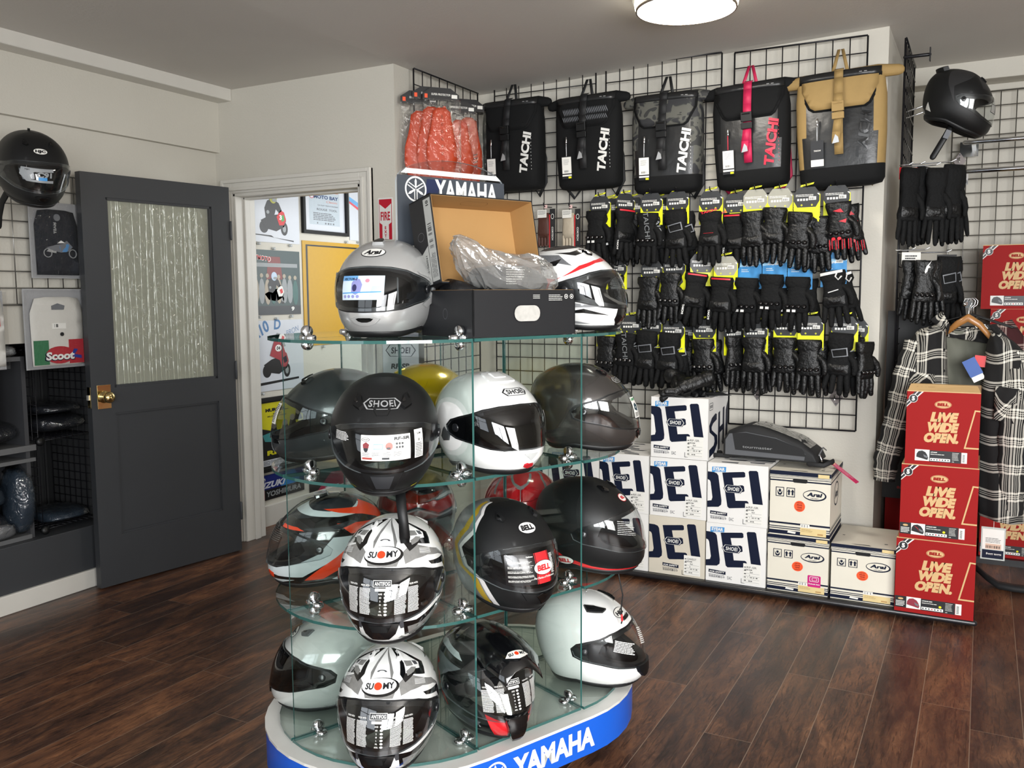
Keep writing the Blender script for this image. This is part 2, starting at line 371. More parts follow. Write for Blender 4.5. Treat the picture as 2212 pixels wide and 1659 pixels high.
# ceiling lamp
lc = atZ(1482, 22, 2.515)
lamp = thing('ceiling_lamp', 'round flat white ceiling lamp, lit, on the grey ceiling', 'ceiling light', (lc.x, lc.y, 2.515))
LENS = M('lamp_lens', '#fff8ec', .5, var=0, emit=34.0); LBAND = M('lamp_glow_ring', '#fff6e0', .5, var=0, emit=6.0)
b = MB(); b.lathe([(.0, .0), (.14, .001), (.186, .004), (.19, .008)], LENS, 48); b.build('lens', lamp)
b = MB(); b.lathe([(.191, -.001), (.197, -.001), (.197, .012), (.191, .012), (.191, -.001)], M('lamp_trim', '#8e8275', .3, .4), 48, caps=False); b.build('trim_ring', lamp)
b = MB(); b.lathe([(.150, .0125), (.20, .0125), (.203, .03), (.200, .043), (.15, .043)], LBAND, 48); b.build('glow_band', lamp)
b = MB(); b.lathe([(.10, .0435), (.212, .0435), (.214, .06), (.205, .078), (.10, .078)], WHT, 48); b.build('housing', lamp)
# ================================================================== GLASS STAND
TH = radians(66.2); U = Vector((cos(TH), sin(TH), 0)); V_ = Vector((-sin(TH), cos(TH), 0))
O1 = Vector((-1.467, 2.09, 0)); O2 = O1+.376*U; GR = .358
LV = [.2, .565, .931, 1.289]; TK = .008
OC = (O1+O2)/2
def S2(u, v, z=0): return (u, v, z)      # stand-local: x along U, y along V_, origin at OC
stand = thing('glass_display_stand', 'oval tiered glass display stand on white-topped blue base, full of helmets', 'display stand', (OC.x, OC.y, 0), (0, 0, TH))
HL = .188
GLASS = thin('clear_glass', (.93, .965, .95), .0, fres=1.45); GEDGE = M('glass_edge', '#2f5b57', .08, 0, coat=.5, var=.1)
def stad(r, u_half=HL, n=20, cut=0):
    p = []
    for k in range(n+1): a = -pi/2+pi*k/n; p.append((u_half+r*cos(a), r*sin(a)))
    for k in range(n+1): a = pi/2+pi*k/n; p.append((-u_half+r*cos(a), r*sin(a)))
    return p
BTOP = M('base_laminate', '#dcdbd6', .3, coat=.2, var=.03); BBLUE = M('royal_blue_laminate', '#1b5fd0', .3, coat=.3, var=.02)
b = MB(); b.prism(stad(GR+.045), .088, .192, BBLUE, smooth=True); base = b.build('base', stand)
b = MB(); b.prism(stad(GR+.047), .1922, .2, BTOP, smooth=False); b.build('base_top', stand)
b = MB(); b.prism(stad(GR-.09, n=16), .0, .0875, BLKM); b.build('plinth', stand)
# lettering on the long front side (v = -(GR+.045))
b = MB(); fm = lambda u, v, l: (u, -(GR+.045)-l, .14+v)
b.dec(text('YAMAHA', .045, 0, .058, .30, bold=.045), fm, WHT, .0012)
def fork(cx, cy, r, mirror=1):
    s = [fill(ellp(cx, cy, r, r, 36), holes=[ellp(cx, cy, r*.86, r*.86, 36)], step=1)]
    for k in range(3):
        a = pi/2+k*2*pi/3; dx, dy = cos(a), sin(a); nx, ny = -dy, dx
        q = lambda t, o: (cx+dx*t*r+nx*o*r, cy+dy*t*r+ny*o*r)
        s.append(([q(.05, -.05), q(.05, .05), q(.62, .10), q(.84, .0), q(.62, -.10)], [(0, 1, 2, 3, 4)]))
        a += pi/3; dx, dy = cos(a), sin(a); nx, ny = -dy, dx
        q = lambda t, o: (cx+dx*t*r+nx*o*r, cy+dy*t*r+ny*o*r)
        for o in (-.11, .11): s.append(([q(.08, o-.04), q(.08, o+.04), q(.8, o+.04), q(.8, o-.04)], [(0, 1, 2, 3)]))
    return merge(*s)
b.dec(fork(-.165, 0, .040), fm, WHT, .0012)
b.build('lettering', base)
def pane(name, poly, z0, axis=None):
    b = MB()
    b.prism(poly, z0, z0+TK, GLASS, side=GEDGE); b.build(name, stand)
gp = .004
for z in LV:
    zz = z if z != .2 else .2005
    for sgn in (-1, 1):
        q = [(-HL-gp, sgn*gp)]; n = 10
        arc = [(-HL-gp+(GR)*-cos(radians(90*k/n)), sgn*(gp+GR*sin(radians(90*k/n)))) for k in range(n+1)]
        p1 = [(-HL-gp, sgn*gp)]+arc
        p2 = [(-x, y) for x, y in p1]
        p3 = rectp(-HL+gp, sgn*gp if sgn > 0 else -GR, HL-gp, GR if sgn > 0 else -gp)
        for p in (p1, p2, p3): pane('shelf_pane', p, zz-TK/2 if z != .2 else .2005)
def vpane(x0, x1, y0, y1, z0, z1):
    b = MB(); lx = abs(x1-x0) > abs(y1-y0); t = .003
    if lx: b.add([(x0, y0-t, z0), (x1, y0-t, z0), (x1, y0-t, z1), (x0, y0-t, z1), (x0, y0+t, z0), (x1, y0+t, z0), (x1, y0+t, z1), (x0, y0+t, z1)], [(0, 1, 2, 3), (5, 4, 7, 6)], GLASS); k = len(b.v)-8
    else: b.add([(x0-t, y0, z0), (x0-t, y1, z0), (x0-t, y1, z1), (x0-t, y0, z1), (x0+t, y0, z0), (x0+t, y1, z0), (x0+t, y1, z1), (x0+t, y0, z1)], [(1, 0, 3, 2), (4, 5, 6, 7)], GLASS)
    b.add(b.v[:8], [(0, 4, 5, 1), (3, 2, 6, 7), (0, 3, 7, 4), (1, 5, 6, 2)], GEDGE); b.build('divider_pane', stand)
for i in range(3):
    z0, z1 = LV[i]+(.0095 if i == 0 else .0045), LV[i+1]-.0045
    vpane(-HL-GR+.004, -HL-.004, 0, 0, z0, z1); vpane(HL+.004, HL+GR-.004, 0, 0, z0, z1)
    for x in (-HL, HL): vpane(x, x, -GR+.004, -.004, z0, z1); vpane(x, x, .004, GR-.004, z0, z1)
cb = MB()
def puck(b, c, ax, r=.016, h=.017):
    T = Matrix.Translation(c) @ Vector((0, 0, 1)).rotation_difference(Vector(ax)).to_matrix().to_4x4()
    b.lathe([(.0, -h/2), (r*.75, -h/2), (r, -h/2+.004), (r, h/2-.004), (r*.75, h/2), (0, h/2)], CHR, 16, T)
puck(cb, (0, 0, .017), (0, 1, 0)); puck(cb, (0, 0, -.017), (0, 1, 0)); puck(cb, (.002, .015, 0), (0, 0, 1)); puck(cb, (.002, -.015, 0), (0, 0, 1)); cb.box(-.005, .005, -.012, .012, -.012, .012, CHR)
clip = cb.build('glass_clip', stand); first = True
for z in LV:
    for (x, y, r) in ((-HL-GR+.075, 0, 0), (HL+GR-.075, 0, 0), (-HL, -GR+.06, pi/2), (HL, -GR+.06, pi/2), (-HL, GR-.06, pi/2), (HL, GR-.06, pi/2)):
        o = clip if first else clip.copy()
        if not first: COL.objects.link(o); o.parent = stand
        first = False; o.location = (x, y, z+(.004 if z > .2 else .006)); o.rotation_euler = (0, 0, r)
# acrylic topper sign standing on the top shelf along the centre line
ZT = LV[3]+TK/2
sg = thing('acrylic_topper_sign', 'clear arched topper sign with white lettering on a dark band, behind the open carton', 'sign', (OC.x, OC.y, ZT+.001), (0, 0, TH))
AC = thin('clear_acrylic', (.86, .88, .90), .02, fres=1.45); 
W2 = .19; prof = [(-W2, 0), (W2, 0), (W2, .43)]+[(W2*cos(radians(a)), .43+.067*sin(radians(a))) for a in range(12, 170, 8)]+[(-W2, .43)]
b = MB(); b.add([(x, -.004, z) for x, z in prof]+[(x, .004, z) for x, z in prof], [tuple(range(len(prof))), tuple(range(2*len(prof)-1, len(prof)-1, -1))], AC)
n = len(prof); b.add([(x, -.004, z) for x, z in prof]+[(x, .004, z) for x, z in prof], [(i, (i+1) % n, n+(i+1) % n, n+i) for i in range(n)], M('acrylic_edge', '#c9cfd2', .1)); b.build('panel', sg)
fm = lambda u, v, l: (u, -.0045-l, v)
b = MB(); DB = M('smoky_band', '#43484f', .3); LG = M('pale_band', '#c4c6c8', .35)
b.dec(fill(rectp(-W2+.001, .25, W2-.001, .446)), fm, DB, .0004); b.dec(fill([(-W2*.93, .452), (W2*.93, .452), (W2*.84, .466), (-W2*.84, .466)]), fm, M('pale_strip', '#dfe0dd', .35), .0004)
b.dec(text('YAMAHA', .050, .411, .058, .225, bold=.03), fm, WHT, .0012); b.dec(fork(-.128, .409, .036), fm, WHT, .0012)
b.dec(fill([(-.115, .30), (-.085, .30), (-.04, .44), (-.09, .44)]), fm, M('deep_blue_patch', '#262e4c', .3), .0008)
b.build('printed_band', sg)
# ================================================================== HELMETS
HT = [(0, .138, -.098, .088), (.030, .166, -.118, .111), (.062, .173, -.136, .122), (.095, .170, -.148, .127), (.128, .164, -.155, .129), (.160, .150, -.157, .126),
      (.190, .127, -.150, .115), (.216, .098, -.133, .097), (.237, .064, -.102, .072), (.251, .026, -.062, .041), (.256, -.018, -.018, .0)]
GASK = M('visor_gasket', '#0b0b0c', .5, var=.02); VEDGE = M('visor_edge', '#7d8385', .12, var=.02)
class Shape:
    """full-face helmet outer surface as a function of (angle round the head in degrees, 0..100 from rim to crown)"""
    def __init__(s, sx=1, sy=1, sz=1, chin=0, ridge=0, peak=0, lift=0):
        s.t = [(z*sz, xf*sx, xb*sx, w*sy) for z, xf, xb, w in HT]; s.chin = chin; s.ridge = ridge; s.lift = lift
    def row(s, T):
        T = max(0, min(99.999, T))/10; i = int(T); f = T-i; t = s.t; o = []
        for k in range(4):
            p1, p2 = t[i][k], t[i+1][k]; p0 = t[i-1][k] if i else 2*p1-p2
            if i+2 < len(t): p3 = t[i+2][k]
            else: p3 = p1 if k == 0 else 2*p2-p1
            o.append(.5*(2*p1+(p2-p0)*f+(2*p0-5*p1+4*p2-p3)*f*f+(3*p1-p0-3*p2+p3)*f**3))
        return o
    def pos(s, a, T):
        z, xf, xb, w = s.row(T); r = radians(a); c, si = cos(r), sin(r)
        e = .88 if c > 0 else .96
        low = max(0, 1-T/45)
        if c > 0 and s.chin: xf = xf+s.chin*low*sin(min(1, T/12+.35)*pi/2)*c**3; e = .88+.25*low
        x = (xf if c > 0 else -xb)*math.copysign(abs(c)**e, c); y = w*math.copysign(abs(si)**.94, si)
        if s.ridge: q = max(0, 1-abs(abs(y)-w*.42)/(w*.2+1e-6)) if T > 52 else 0; z += s.ridge*q*min(1, (T-52)/20) if T > 52 else 0
        z += low**1.5*(s.lift*max(0, c)+.012*max(0, 1-abs(c)*1.6)+.006*max(0, -c))
        return Vector((x, y, z))
    def at(s, a, T, off=0):
        p = s.pos(a, T)
        if off:
            T2 = min(T, 97); d = .8
            n = (s.pos(a+d, T2)-s.pos(a-d, T2)).cross(s.pos(a, T2+d)-s.pos(a, T2-d)).normalized()
            p = p+n*off
        return p
    def mp(s, a0, T0, rot=0):
        """tangent map in metres round (a0, T0)"""
        ca, sa = cos(rot), sin(rot)
        ka = (s.pos(a0+2, T0)-s.pos(a0-2, T0)).length/4; kt = (s.pos(a0, T0+2)-s.pos(a0, T0-2)).length/4
        def f(u, v, l):
            U_, V__ = u*ca-v*sa, u*sa+v*ca
            return s.at(a0+U_/ka, T0+V__/kt, max(l, .0005))
        return f
def layer(sh, poly, mirror=True):
    return [poly, [(-a, t) for a, t in poly][::-1]] if mirror else [poly]
PORT = [(a, t-3.5*(1 if t < 50 else 1)) for a, t in [(-66, 40), (-62, 47), (-48, 52), (-25, 55.5), (0, 56.5), (25, 55.5), (48, 52), (62, 47), (66, 40), (58, 34), (42, 30), (22, 27.5), (0, 27), (-22, 27.5), (-42, 30), (-58, 34)]]
VIS = [(a, t-3.5) for a, t in [(0, 59), (28, 58), (48, 55.5), (62, 52), (76, 49), (86, 46), (91, 41), (89, 36), (80, 32.5), (62, 30), (44, 26.5), (24, 24.8), (0, 24.2)]]
VIS = VIS+[(-a, t) for a, t in VIS[-2:0:-1]]
LINE = M('helmet_lining', '#1b1c1f', .9, var=.2, scale=120); RUB = M('rubber_trim', '#0d0e10', .5, var=.03)
VCLR = thin('clear_visor', (.86, .88, .88), .015, base=.05); VSMK = thin('smoked_visor', (.30, .31, .32), .015, base=.06)
PLATE = M('visor_pivot_plate', '#16181b', .3, coat=.3, var=.1)
def surf(b, sh, outer, holes, layers, base, off=0, sa=6, st=4):
    """triangulated patch of the helmet surface; layers colour it"""
    rings = [densify(outer, sa, st)]+[densify(h, sa, st) for h in holes]+[densify(p, sa, st) for p, _ in layers]
    P = []; E = []
    for r in rings:
        k = len(P); P += r; E += [(k+i, k+(i+1) % len(r)) for i in range(len(r))]
    xs = [p[0] for p in outer]; ys = [p[1] for p in outer]; x0, x1, y0, y1 = min(xs), max(xs), min(ys), max(ys); nx = int((x1-x0)/sa); ny = int((y1-y0)/st)
    for i in range(1, nx): 
        for j in range(1, ny):
            q = (x0+(x1-x0)*(i+.5*(j % 2)-.25)/nx, y0+(y1-y0)*j/ny)
            if inside(q, outer): P.append(q)
    v, e, f, *_ = delaunay_2d_cdt([Vector(p) for p in P], E, [], 0, 1e-5)
    pts = [sh.at(p.x, p.y, off) for p in v]; by = {}
    for t in f:
        c = ((v[t[0]].x+v[t[1]].x+v[t[2]].x)/3, (v[t[0]].y+v[t[1]].y+v[t[2]].y)/3)
        if not inside(c, outer) or any(inside(c, h) for h in holes): continue
        m = base
        for p, mm in layers:
            if inside(c, p): m = mm
        by.setdefault(m.name, (m, []))[1].append(tuple(t))
    base_i = len(b.v); b.v += [tuple(p) for p in pts]
    for m, fs in by.values():
        k = b.mi(m)
        for t in fs: b.f.append([base_i+i for i in t]); b.m.append(k); b.sm.append(True)
def strip(b, sh, poly, o0, o1, mat, sa=6, st=4):
    r = densify(poly, sa, st); n = len(r)
    b.add([sh.at(a, t, o0) for a, t in r]+[sh.at(a, t, o1) for a, t in r], [(i, (i+1) % n, n+(i+1) % n, n+i) for i in range(n)], mat, True)
def pad(b, sh, poly, h, mat, inset=.86, top=None, lo=-.002):
    """raised piece on the surface with sloping sides"""
    r = densify(poly, 6, 3); cx = sum(p[0] for p in r)/len(r); cy = sum(p[1] for p in r)/len(r); n = len(r)
    q = [(cx+(x-cx)*inset, cy+(y-cy)*inset) for x, y in r]
    b.add([sh.at(x, y, lo) for x, y in r]+[sh.at(x, y, h) for x, y in q], [(i, (i+1) % n, n+(i+1) % n, n+i) for i in range(n)], mat, False)
    vs, fs = fill(q, 6, 3); b.add([sh.at(x, y, h) for x, y in vs], fs, top or mat, True)
def mir(p): return [(-a, t) for a, t in p][::-1]
def helmet(label, xyz, heading, shell, sh=None, tilt=0, roll=0, layers=(), visor=VCLR, deco=None, vents=None, trim=RUB, plate=PLATE, port=PORT, vis=VIS, cat='helmet', group=None, parent_fix=None, sticker=None, open_port=False):
    sh = sh or Shape()
    R = Matrix.Rotation(radians(heading), 3, 'Z') @ Matrix.Rotation(radians(tilt), 3, 'Y') @ Matrix.Rotation(radians(roll), 3, 'X')
    t = thing('helmet', label, cat, xyz, R.to_euler(), group)
    full = rectp(-180, 0, 180, 100)
    b = MB(); Ls = [([(a*1.025, t+(1.3 if t > 37 else -1.3)) for a, t in vis], GASK), (vis, plate)]+list(layers); surf(b, sh, full, [port], Ls, shell)
    if deco: deco(b, sh)
    o = b.build('shell', t)
    b = MB(); surf(b, sh, rectp(-180, 0, 180, 90), [port], [], LINE, -.022, 10, 6); strip(b, sh, port, .001, -.022, RUB)
    n = 60; b.add([sh.at(-180+360*k/n, 0, q) for q in (0, -.022) for k in range(n)], [(k, (k+1) % n, n+(k+1) % n, n+k) for k in range(n)], LINE, True); b.build('lining', t)
    b = MB(); prof = [(0, 0.0), (1.2, .0035), (-.6, .004), (-.6, -.004), (0, -.006)]
    n = 72; rings = [[tuple(sh.at(-180+360*k/n, max(0, T), off)+Vector((0, 0, min(0, T)*.0025))) for k in range(n)] for T, off in ((4.2, -.001), (4.0, .0025), (0, .0035), (-1.6, -.001), (-1.6, -.012), (0, -.02))]
    b.loft(rings, trim, caps=False); b.build('rim_trim', t)
    if not open_port:
        b = MB(); surf(b, sh, vis, [], [], visor, .0045); strip(b, sh, vis, .0005, .0045, VEDGE)
        vb = b
        if sticker: sticker(vb, sh)
        vb.build('visor', t)
        for s_ in (1, -1):
            b = MB()
            p = sh.at(s_*80, 37.5, .0055); nrm = (p-sh.at(s_*80, 37.5, 0)).normalized(); T = Matrix.Translation(p) @ Vector((0, 0, 1)).rotation_difference(nrm).to_matrix().to_4x4()
            b.lathe([(0, -.004), (.011, -.004), (.011, .0005), (.009, .0015), (0, .0018)], plate, 18, T)
            b.build('visor_pivot', t)
    if vents: vents(t, sh)
    return t
def mpart(name, t, f):
    b = MB(); f(b); return b.build(name, t)
# shared details -----------------------------------------------------
def oval_logo(b, sh, a, T, word, rx, ry, bgc, rim, fg, tw=None, th=None, shear=0, rot=0, bold=.03, n=26):
    mp = sh.mp(a, T, rot)
    b.dec(fill(ellp(0, 0, rx, ry, n), .008), mp, rim, .0009, True); b.dec(fill(ellp(0, 0, rx*.93, ry*.88, n), .008), mp, bgc, .0014, True)
    b.dec(text(word, 0, 0, th or ry*.85, tw or rx*1.35, shear, bold), mp, fg, .0021, True)
def hex_logo(b, sh, a, T, w_, col, rot=0, fg=None, bgc=None):
    mp = sh.mp(a, T, rot); h = w_*.30
    hx = lambda s: [(-w_/2*s, 0), (-w_*.36*s, -h/2*s), (w_*.36*s, -h/2*s), (w_/2*s, 0), (w_*.36*s, h/2*s), (-w_*.36*s, h/2*s)]
    k = 1-.012/w_*.45*2
    if bgc: b.dec(fill(hx(1), .008), mp, bgc, .0009, True)
    b.dec(fill(hx(1), .008, holes=[hx(k)]), mp, fg or col, .0015, True)
    b.dec(text('SHOEI', 0, 0, h*.58, w_*.66, 0, .02, space=1.1), mp, col, .002, True)
def card(b, sh, a, T, w_, h_, mat, off=.0062, rot=0):
    mp = sh.mp(a, T, rot); g = lambda u, v, l: mp(u, v, off+l)
    b.dec(fill(rectp(-w_/2, -h_/2, w_/2, h_/2), .012), g, mat, 0, True); return g
def vlines(b, sh, a, T, w_, h_, n, mat=WHT, seed=1, rot=0, frac=.45):
    mp = sh.mp(a, T, rot); b.dec(lines(-w_/2, -h_/2, w_/2, h_/2, n, seed, frac, 2), lambda u, v, l: mp(u, v, .0062+l), mat, 0)
INK = M('black_ink', '#15161a', .4, var=.02); PAPER = M('sticker_paper', '#e9e8e2', .35, var=.03); SILV = M('silver_print', '#b9bbbd', .3, .5)
def antifog(b, sh):
    mp = sh.mp(2, 38); g = lambda u, v, l: mp(u*1.12, v*1.22, .0062+l)
    b.dec(fill(rectp(-.019, .018, .021, .031), .01), g, INK, 0); b.dec(fill(rectp(-.019, .018, .021, .031), holes=[rectp(-.018, .019, .020, .030)], step=.01), g, WHT, .0005)
    b.dec(text('ANTIFOG', .001, .0245, .007, .033, 0, .02), g, WHT, .0008); b.dec(fill(rectp(-.014, .011, .016, .016), .01), g, PAPER, .0004)
    for i in range(7): b.dec((ellp(.008, .006-.0065*i, .0036, .0022, 10), [tuple(range(10))]), g, WHT, .0003); b.dec(text('XXS XS S M L XL XXL'.split()[i], -.003, .006-.0065*i, .003), g, WHT, .0003)
    for x0, x1, sd in ((-.052, -.024, 3), (-.085, -.056, 4), (.028, .056, 5), (.060, .088, 6)):
        b.dec(lines(x0, -.034, x1, .016, 22, sd, .5, 1, .12), g, WHT, 0); b.dec(text('VISOR WITH', (x0+x1)/2, .021, .0032, .022), g, WHT, 0)
def top_vent(t, sh, a, T, mat, wa=16, wt=9, both=True, h=.006, skew=0):
    for s_ in ((1, -1) if both else (1,)):
        p = [(a-wa/2, T-wt*.25), (a-wa*.2, T-wt/2), (a+wa/2, T-wt*.3), (a+wa*.65, T+wt*.5), (a+wa*.1, T+wt*.35+skew)]
        if s_ < 0: p = mir(p)
        mpart('top_vent', t, lambda b: (pad(b, sh, p, h, mat), pad(b, sh, [( (x-p[0][0])*.35+p[0][0]+s_*wa*.2, (y-T)*.3+T) for x, y in p], h+.0012, BLKG, lo=h-.001)))
def chin_vent(t, sh, mat, w=22, T0=8, T1=17, h=.004, grill=None):
    p = [(-w, T1), (-w*.72, T0+2), (-w*.3, T0), (w*.3, T0), (w*.72, T0+2), (w, T1), (w*.6, T1+1.5), (-w*.6, T1+1.5)]
    mpart('chin_vent', t, lambda b: (pad(b, sh, p, h, mat), pad(b, sh, [(x*.55, T0+3+(y-T0)*.5) for x, y in p], h+.001, grill or BLKG, lo=h-.001)))
def back_spoiler(t, sh, mat, T=62, w=38, h=.014):
    p = [(180-w, T), (180-w*.4, T-5), (180, T-6)]; 
    P = [(180-w, T+3), (180-w*.9, T-3), (180-w*.4, T-7), (179.9, T-8), (179.9, T+6), (180-w*.5, T+7)]
    for q in (P, mir(P)): mpart('rear_spoiler', t, lambda b: pad(b, sh, q, h, mat, .8))
# position helpers: stand shelf heights
Z3, Z2, Z1, Z0 = LV[3]+TK/2+.0045, LV[2]+TK/2+.0045, LV[1]+TK/2+.0045, LV[0]+.0135
# ---- 1 silver helmet on the top shelf
SILVER = M('silver_metallic_paint', '#c2c3c2', .25, .5, coat=.6, var=.03, scale=900)
def deco(b, sh):
    oval_logo(b, sh, 0, 70, 'Arai', .040, .019, PAPER, INK, INK, .050, .017, .25, 0, .05); b.dec(text('HELMET', 0, -.0118, .0028, .026), sh.mp(0, 70), INK, .0021)
def st(b, sh):
    g = card(b, sh, -3, 38.5, .125, .062, M('pale_blue_sticker', '#cfe0ee', .3, var=.05)); 
    b.dec(fill(rectp(-.0625, .018, -.01, .031), .01), g, M('sky_sticker', '#6fa6d8', .3), .0004); b.dec(text('VECTOR-2', -.034, .0225, .006, .045, .2, .03), g, NAVY, .0008)
    hm = M('lilac_print', '#8d8fc4', .3); h2 = M('dark_lilac_print', '#35345e', .3)
    b.dec(fill([(-.028, -.012), (-.014, -.018), (.0, -.010), (.004, .008), (-.004, .022), (-.020, .024), (-.028, .012)], .01), g, hm, .0004); b.dec((ellp(-.018, .0, .007, .009, 12), [tuple(range(12))]), g, h2, .0008)
    b.dec(fill([(.022, -.022), (.048, -.024), (.058, -.012), (.05, .004), (.03, .004)], .01), g, M('light_lilac_print', '#b6c4ea', .3), .0004); b.dec((ellp(.016, .018, .006, .005, 12), [tuple(range(12))]), g, M('pink_print', '#e08a9a', .3), .0004)
    b.dec(fill([(-.06, -.012), (.055, -.009), (.055, -.0115), (-.06, -.0145)], .01), g, BLU, .0009)
    for i in range(4): b.dec((ellp(-.05+i*.014, -.022, .005, .0045, 10), [tuple(range(10))]), g, hm, .0006)
def vn(t, sh):
    mpart('brow_vent', t, lambda b: pad(b, sh, [(-13, 80), (13, 80), (15, 85), (8, 89), (-8, 89), (-15, 85)], .008, SILVER, .8, BLKG))
    chin_vent(t, sh, SILVER, 21, 9, 15, .003); mpart('visor_tab', t, lambda b: pad(b, sh, [(44, 26.5), (52, 27), (52, 30), (44, 29)], .009, BLKG, .8))
    for s_ in (1, -1):
        p = [(62, 52), (86, 50), (100, 40), (96, 28), (80, 22), (72, 25), (86, 31), (92, 41), (84, 47), (66, 50)]
        q = p if s_ > 0 else mir(p); mpart('side_pod', t, lambda b: pad(b, sh, q, .006, SILVER, .97))
helmet('silver full-face helmet on the top shelf, left of the open carton', (-1.450, 2.012, Z3), -76, SILVER, Shape(.94, .99, 1.01), layers=[], deco=deco, sticker=st, vents=vn)
# ---- 3 white red black graphic helmet on top shelf, right
GW = M('gloss_white_paint', '#e9eae8', .12, coat=.8, var=.01); GR_ = M('gloss_red_paint', '#d02028', .14, coat=.8, var=.02); GK = M('gloss_black_paint', '#0c0d0f', .12, coat=.8, var=.02); GG = M('gloss_grey_paint', '#8c8e90', .16, coat=.7, var=.03)
L3 = []
for m_ in (lambda p: p, mir):
    L3 += [(m_([(0, 88), (60, 84), (120, 80), (179, 82), (179, 99), (0, 99)]), GK), (m_([(70, 60), (110, 66), (150, 62), (130, 74), (90, 73)]), M('grey_mesh_paint', '#6b6d70', .3, var=.5, scale=260)),
           (m_([(0, 66), (30, 63), (60, 56), (90, 47), (120, 50), (150, 42), (120, 42), (98, 36), (94, 44), (60, 60), (30, 66), (0, 70)]), GR_),
           (m_([(20, 80), (60, 72), (100, 76), (70, 77), (30, 84)]), GK), (m_([(85, 68), (120, 58), (90, 60)]), GK), (m_([(100, 56), (150, 54), (110, 60)]), GK),
           (m_([(30, 14), (60, 20), (90, 14), (60, 16)]), GK), (m_([(40, 22), (70, 25), (85, 20), (66, 21)]), GG), (m_([(50, 6), (90, 10), (110, 5), (80, 4)]), GG), (m_([(0, 20), (18, 20), (22, 10), (14, 4), (0, 4)]), GK)]
def st(b, sh): vlines(b, sh, 22, 46, .08, .045, 14, WHT, 4); vlines(b, sh, 50, 44, .05, .04, 14, WHT, 5)
helmet('white helmet with red and black swirls on the top shelf, behind the carton', (-1.138, 2.540, Z3), 2, GW, Shape(1, .98, 1.0, chin=.012), layers=L3, sticker=st, vents=lambda t, sh: (top_vent(t, sh, 24, 76, GK, 16, 8), back_spoiler(t, sh, GW)))
# ---- shelf 3
DGRY = M('dark_grey_satin_paint', '#3b3e40', .3, .35, coat=.35, var=.04)
def vn4(t, sh): top_vent(t, sh, 28, 74, BLK, 18, 9); mpart('chin_vent', t, lambda b: pad(b, sh, [(-16, 22), (-28, 20), (-30, 17), (-14, 17)], .002, BLKG)); mpart('chin_vent', t, lambda b: pad(b, sh, [(16, 22), (28, 20), (30, 17), (14, 17)], .002, BLKG))
def dk4(b, sh): b.dec(fill(rectp(-.022, -.005, .022, .005), .01), sh.mp(-72, 5.5), M('faded_label', '#8b8c8a', .5), .001); b.dec(text('PROTECTION', 0, 0, .004, .03), sh.mp(-38, 4.8), YEL, .001)
def st4(b, sh): g = card(b, sh, 14, 42, .035, .06, PAPER); b.dec(lines(-.015, -.026, .015, .026, 12, 3), g, INK, .0006)
helmet('dark grey full-face helmet facing left on the third shelf', (-1.648, 2.019, Z2), -140, DGRY, Shape(1, 1, 1, chin=.012), layers=[], deco=dk4, sticker=st4, visor=thin('light_smoke_visor', (.6, .62, .63), .015, base=.07), vents=vn4)
MBK = M('matte_black_paint', '#121314', .46, var=.03, spec=.4)
def st5(b, sh):
    g = card(b, sh, 4, 39, .118, .058, PAPER)
    b.dec(text('RF-SR', .038, .0205, .0065, .040, .15, .05), g, INK, .0006); b.dec(ellp_ring(-.047, .019, .010, .0045), g, INK, .0006); b.dec(text('SHOEI', -.047, .019, .003, .012), g, INK, .0006)
    b.dec(fill([(-.053, .0), (-.040, .0), (-.038, .008), (-.046, .0135), (-.054, .008)]), g, M('dark_red_print', '#7c1d22', .3), .0006); b.dec((ellp(-.0465, .0, .006, .009, 12), [tuple(range(12))]), g, INK, .0004)
    b.dec(fill(rectp(-.028, -.002, -.008, .009), holes=[rectp(-.027, -.001, -.009, .008)], step=.02), g, BLU, .0006)
    b.dec((ellp(.006, .004, .0085, .0085, 14), [tuple(range(14))]), g, M('orange_red_print', '#e4442e', .3), .0006); b.dec(fill(rectp(.0, -.003, .009, .002)), g, INK, .0009)
    for i in range(6): b.dec((ellp(.024+.007*(i % 3), .001+.008*(i//3), .0028, .0028, 8), [tuple(range(8))]), g, INK, .0006)
    for i in range(4): b.dec(lines(-.056+i*.024, -.019, -.036+i*.024, -.008, 4, i, .35), g, INK, .0006)
    b.dec(fill(rectp(-.056, -.026, -.032, -.021)), g, M('brick_print', '#a2483f', .4), .0006); b.dec(fill(rectp(-.01, -.026, .006, -.021)), g, INK, .0006)
    g2 = card(b, sh, 37, 39.5, .024, .064, PAPER); b.dec(bars(-.009, .006, .009, .012, 14, 2), g2, INK, .0006); b.dec(lines(-.010, -.030, .010, .003, 9, 5, .4), g2, INK, .0006); b.dec(text('S-M', 0, .023, .005), g2, INK, .0006)
    vlines(b, sh, -42, 45, .045, .020, 7, WHT, 2)
def ellp_ring(cx, cy, rx, ry): return fill(ellp(cx, cy, rx, ry, 20), 1, holes=[ellp(cx, cy, rx*.86, ry*.8, 20)])
def dk5(b, sh): hex_logo(b, sh, 0, 69, .108, SILV); b.dec(fill([(-.012, -.002), (.012, -.002), (.012, .002), (-.012, .002)], .01), sh.mp(42, 5), YEL, .001); b.dec(fill(rectp(-.012, -.002, .012, .002), .01), sh.mp(-44, 5), YEL, .001)
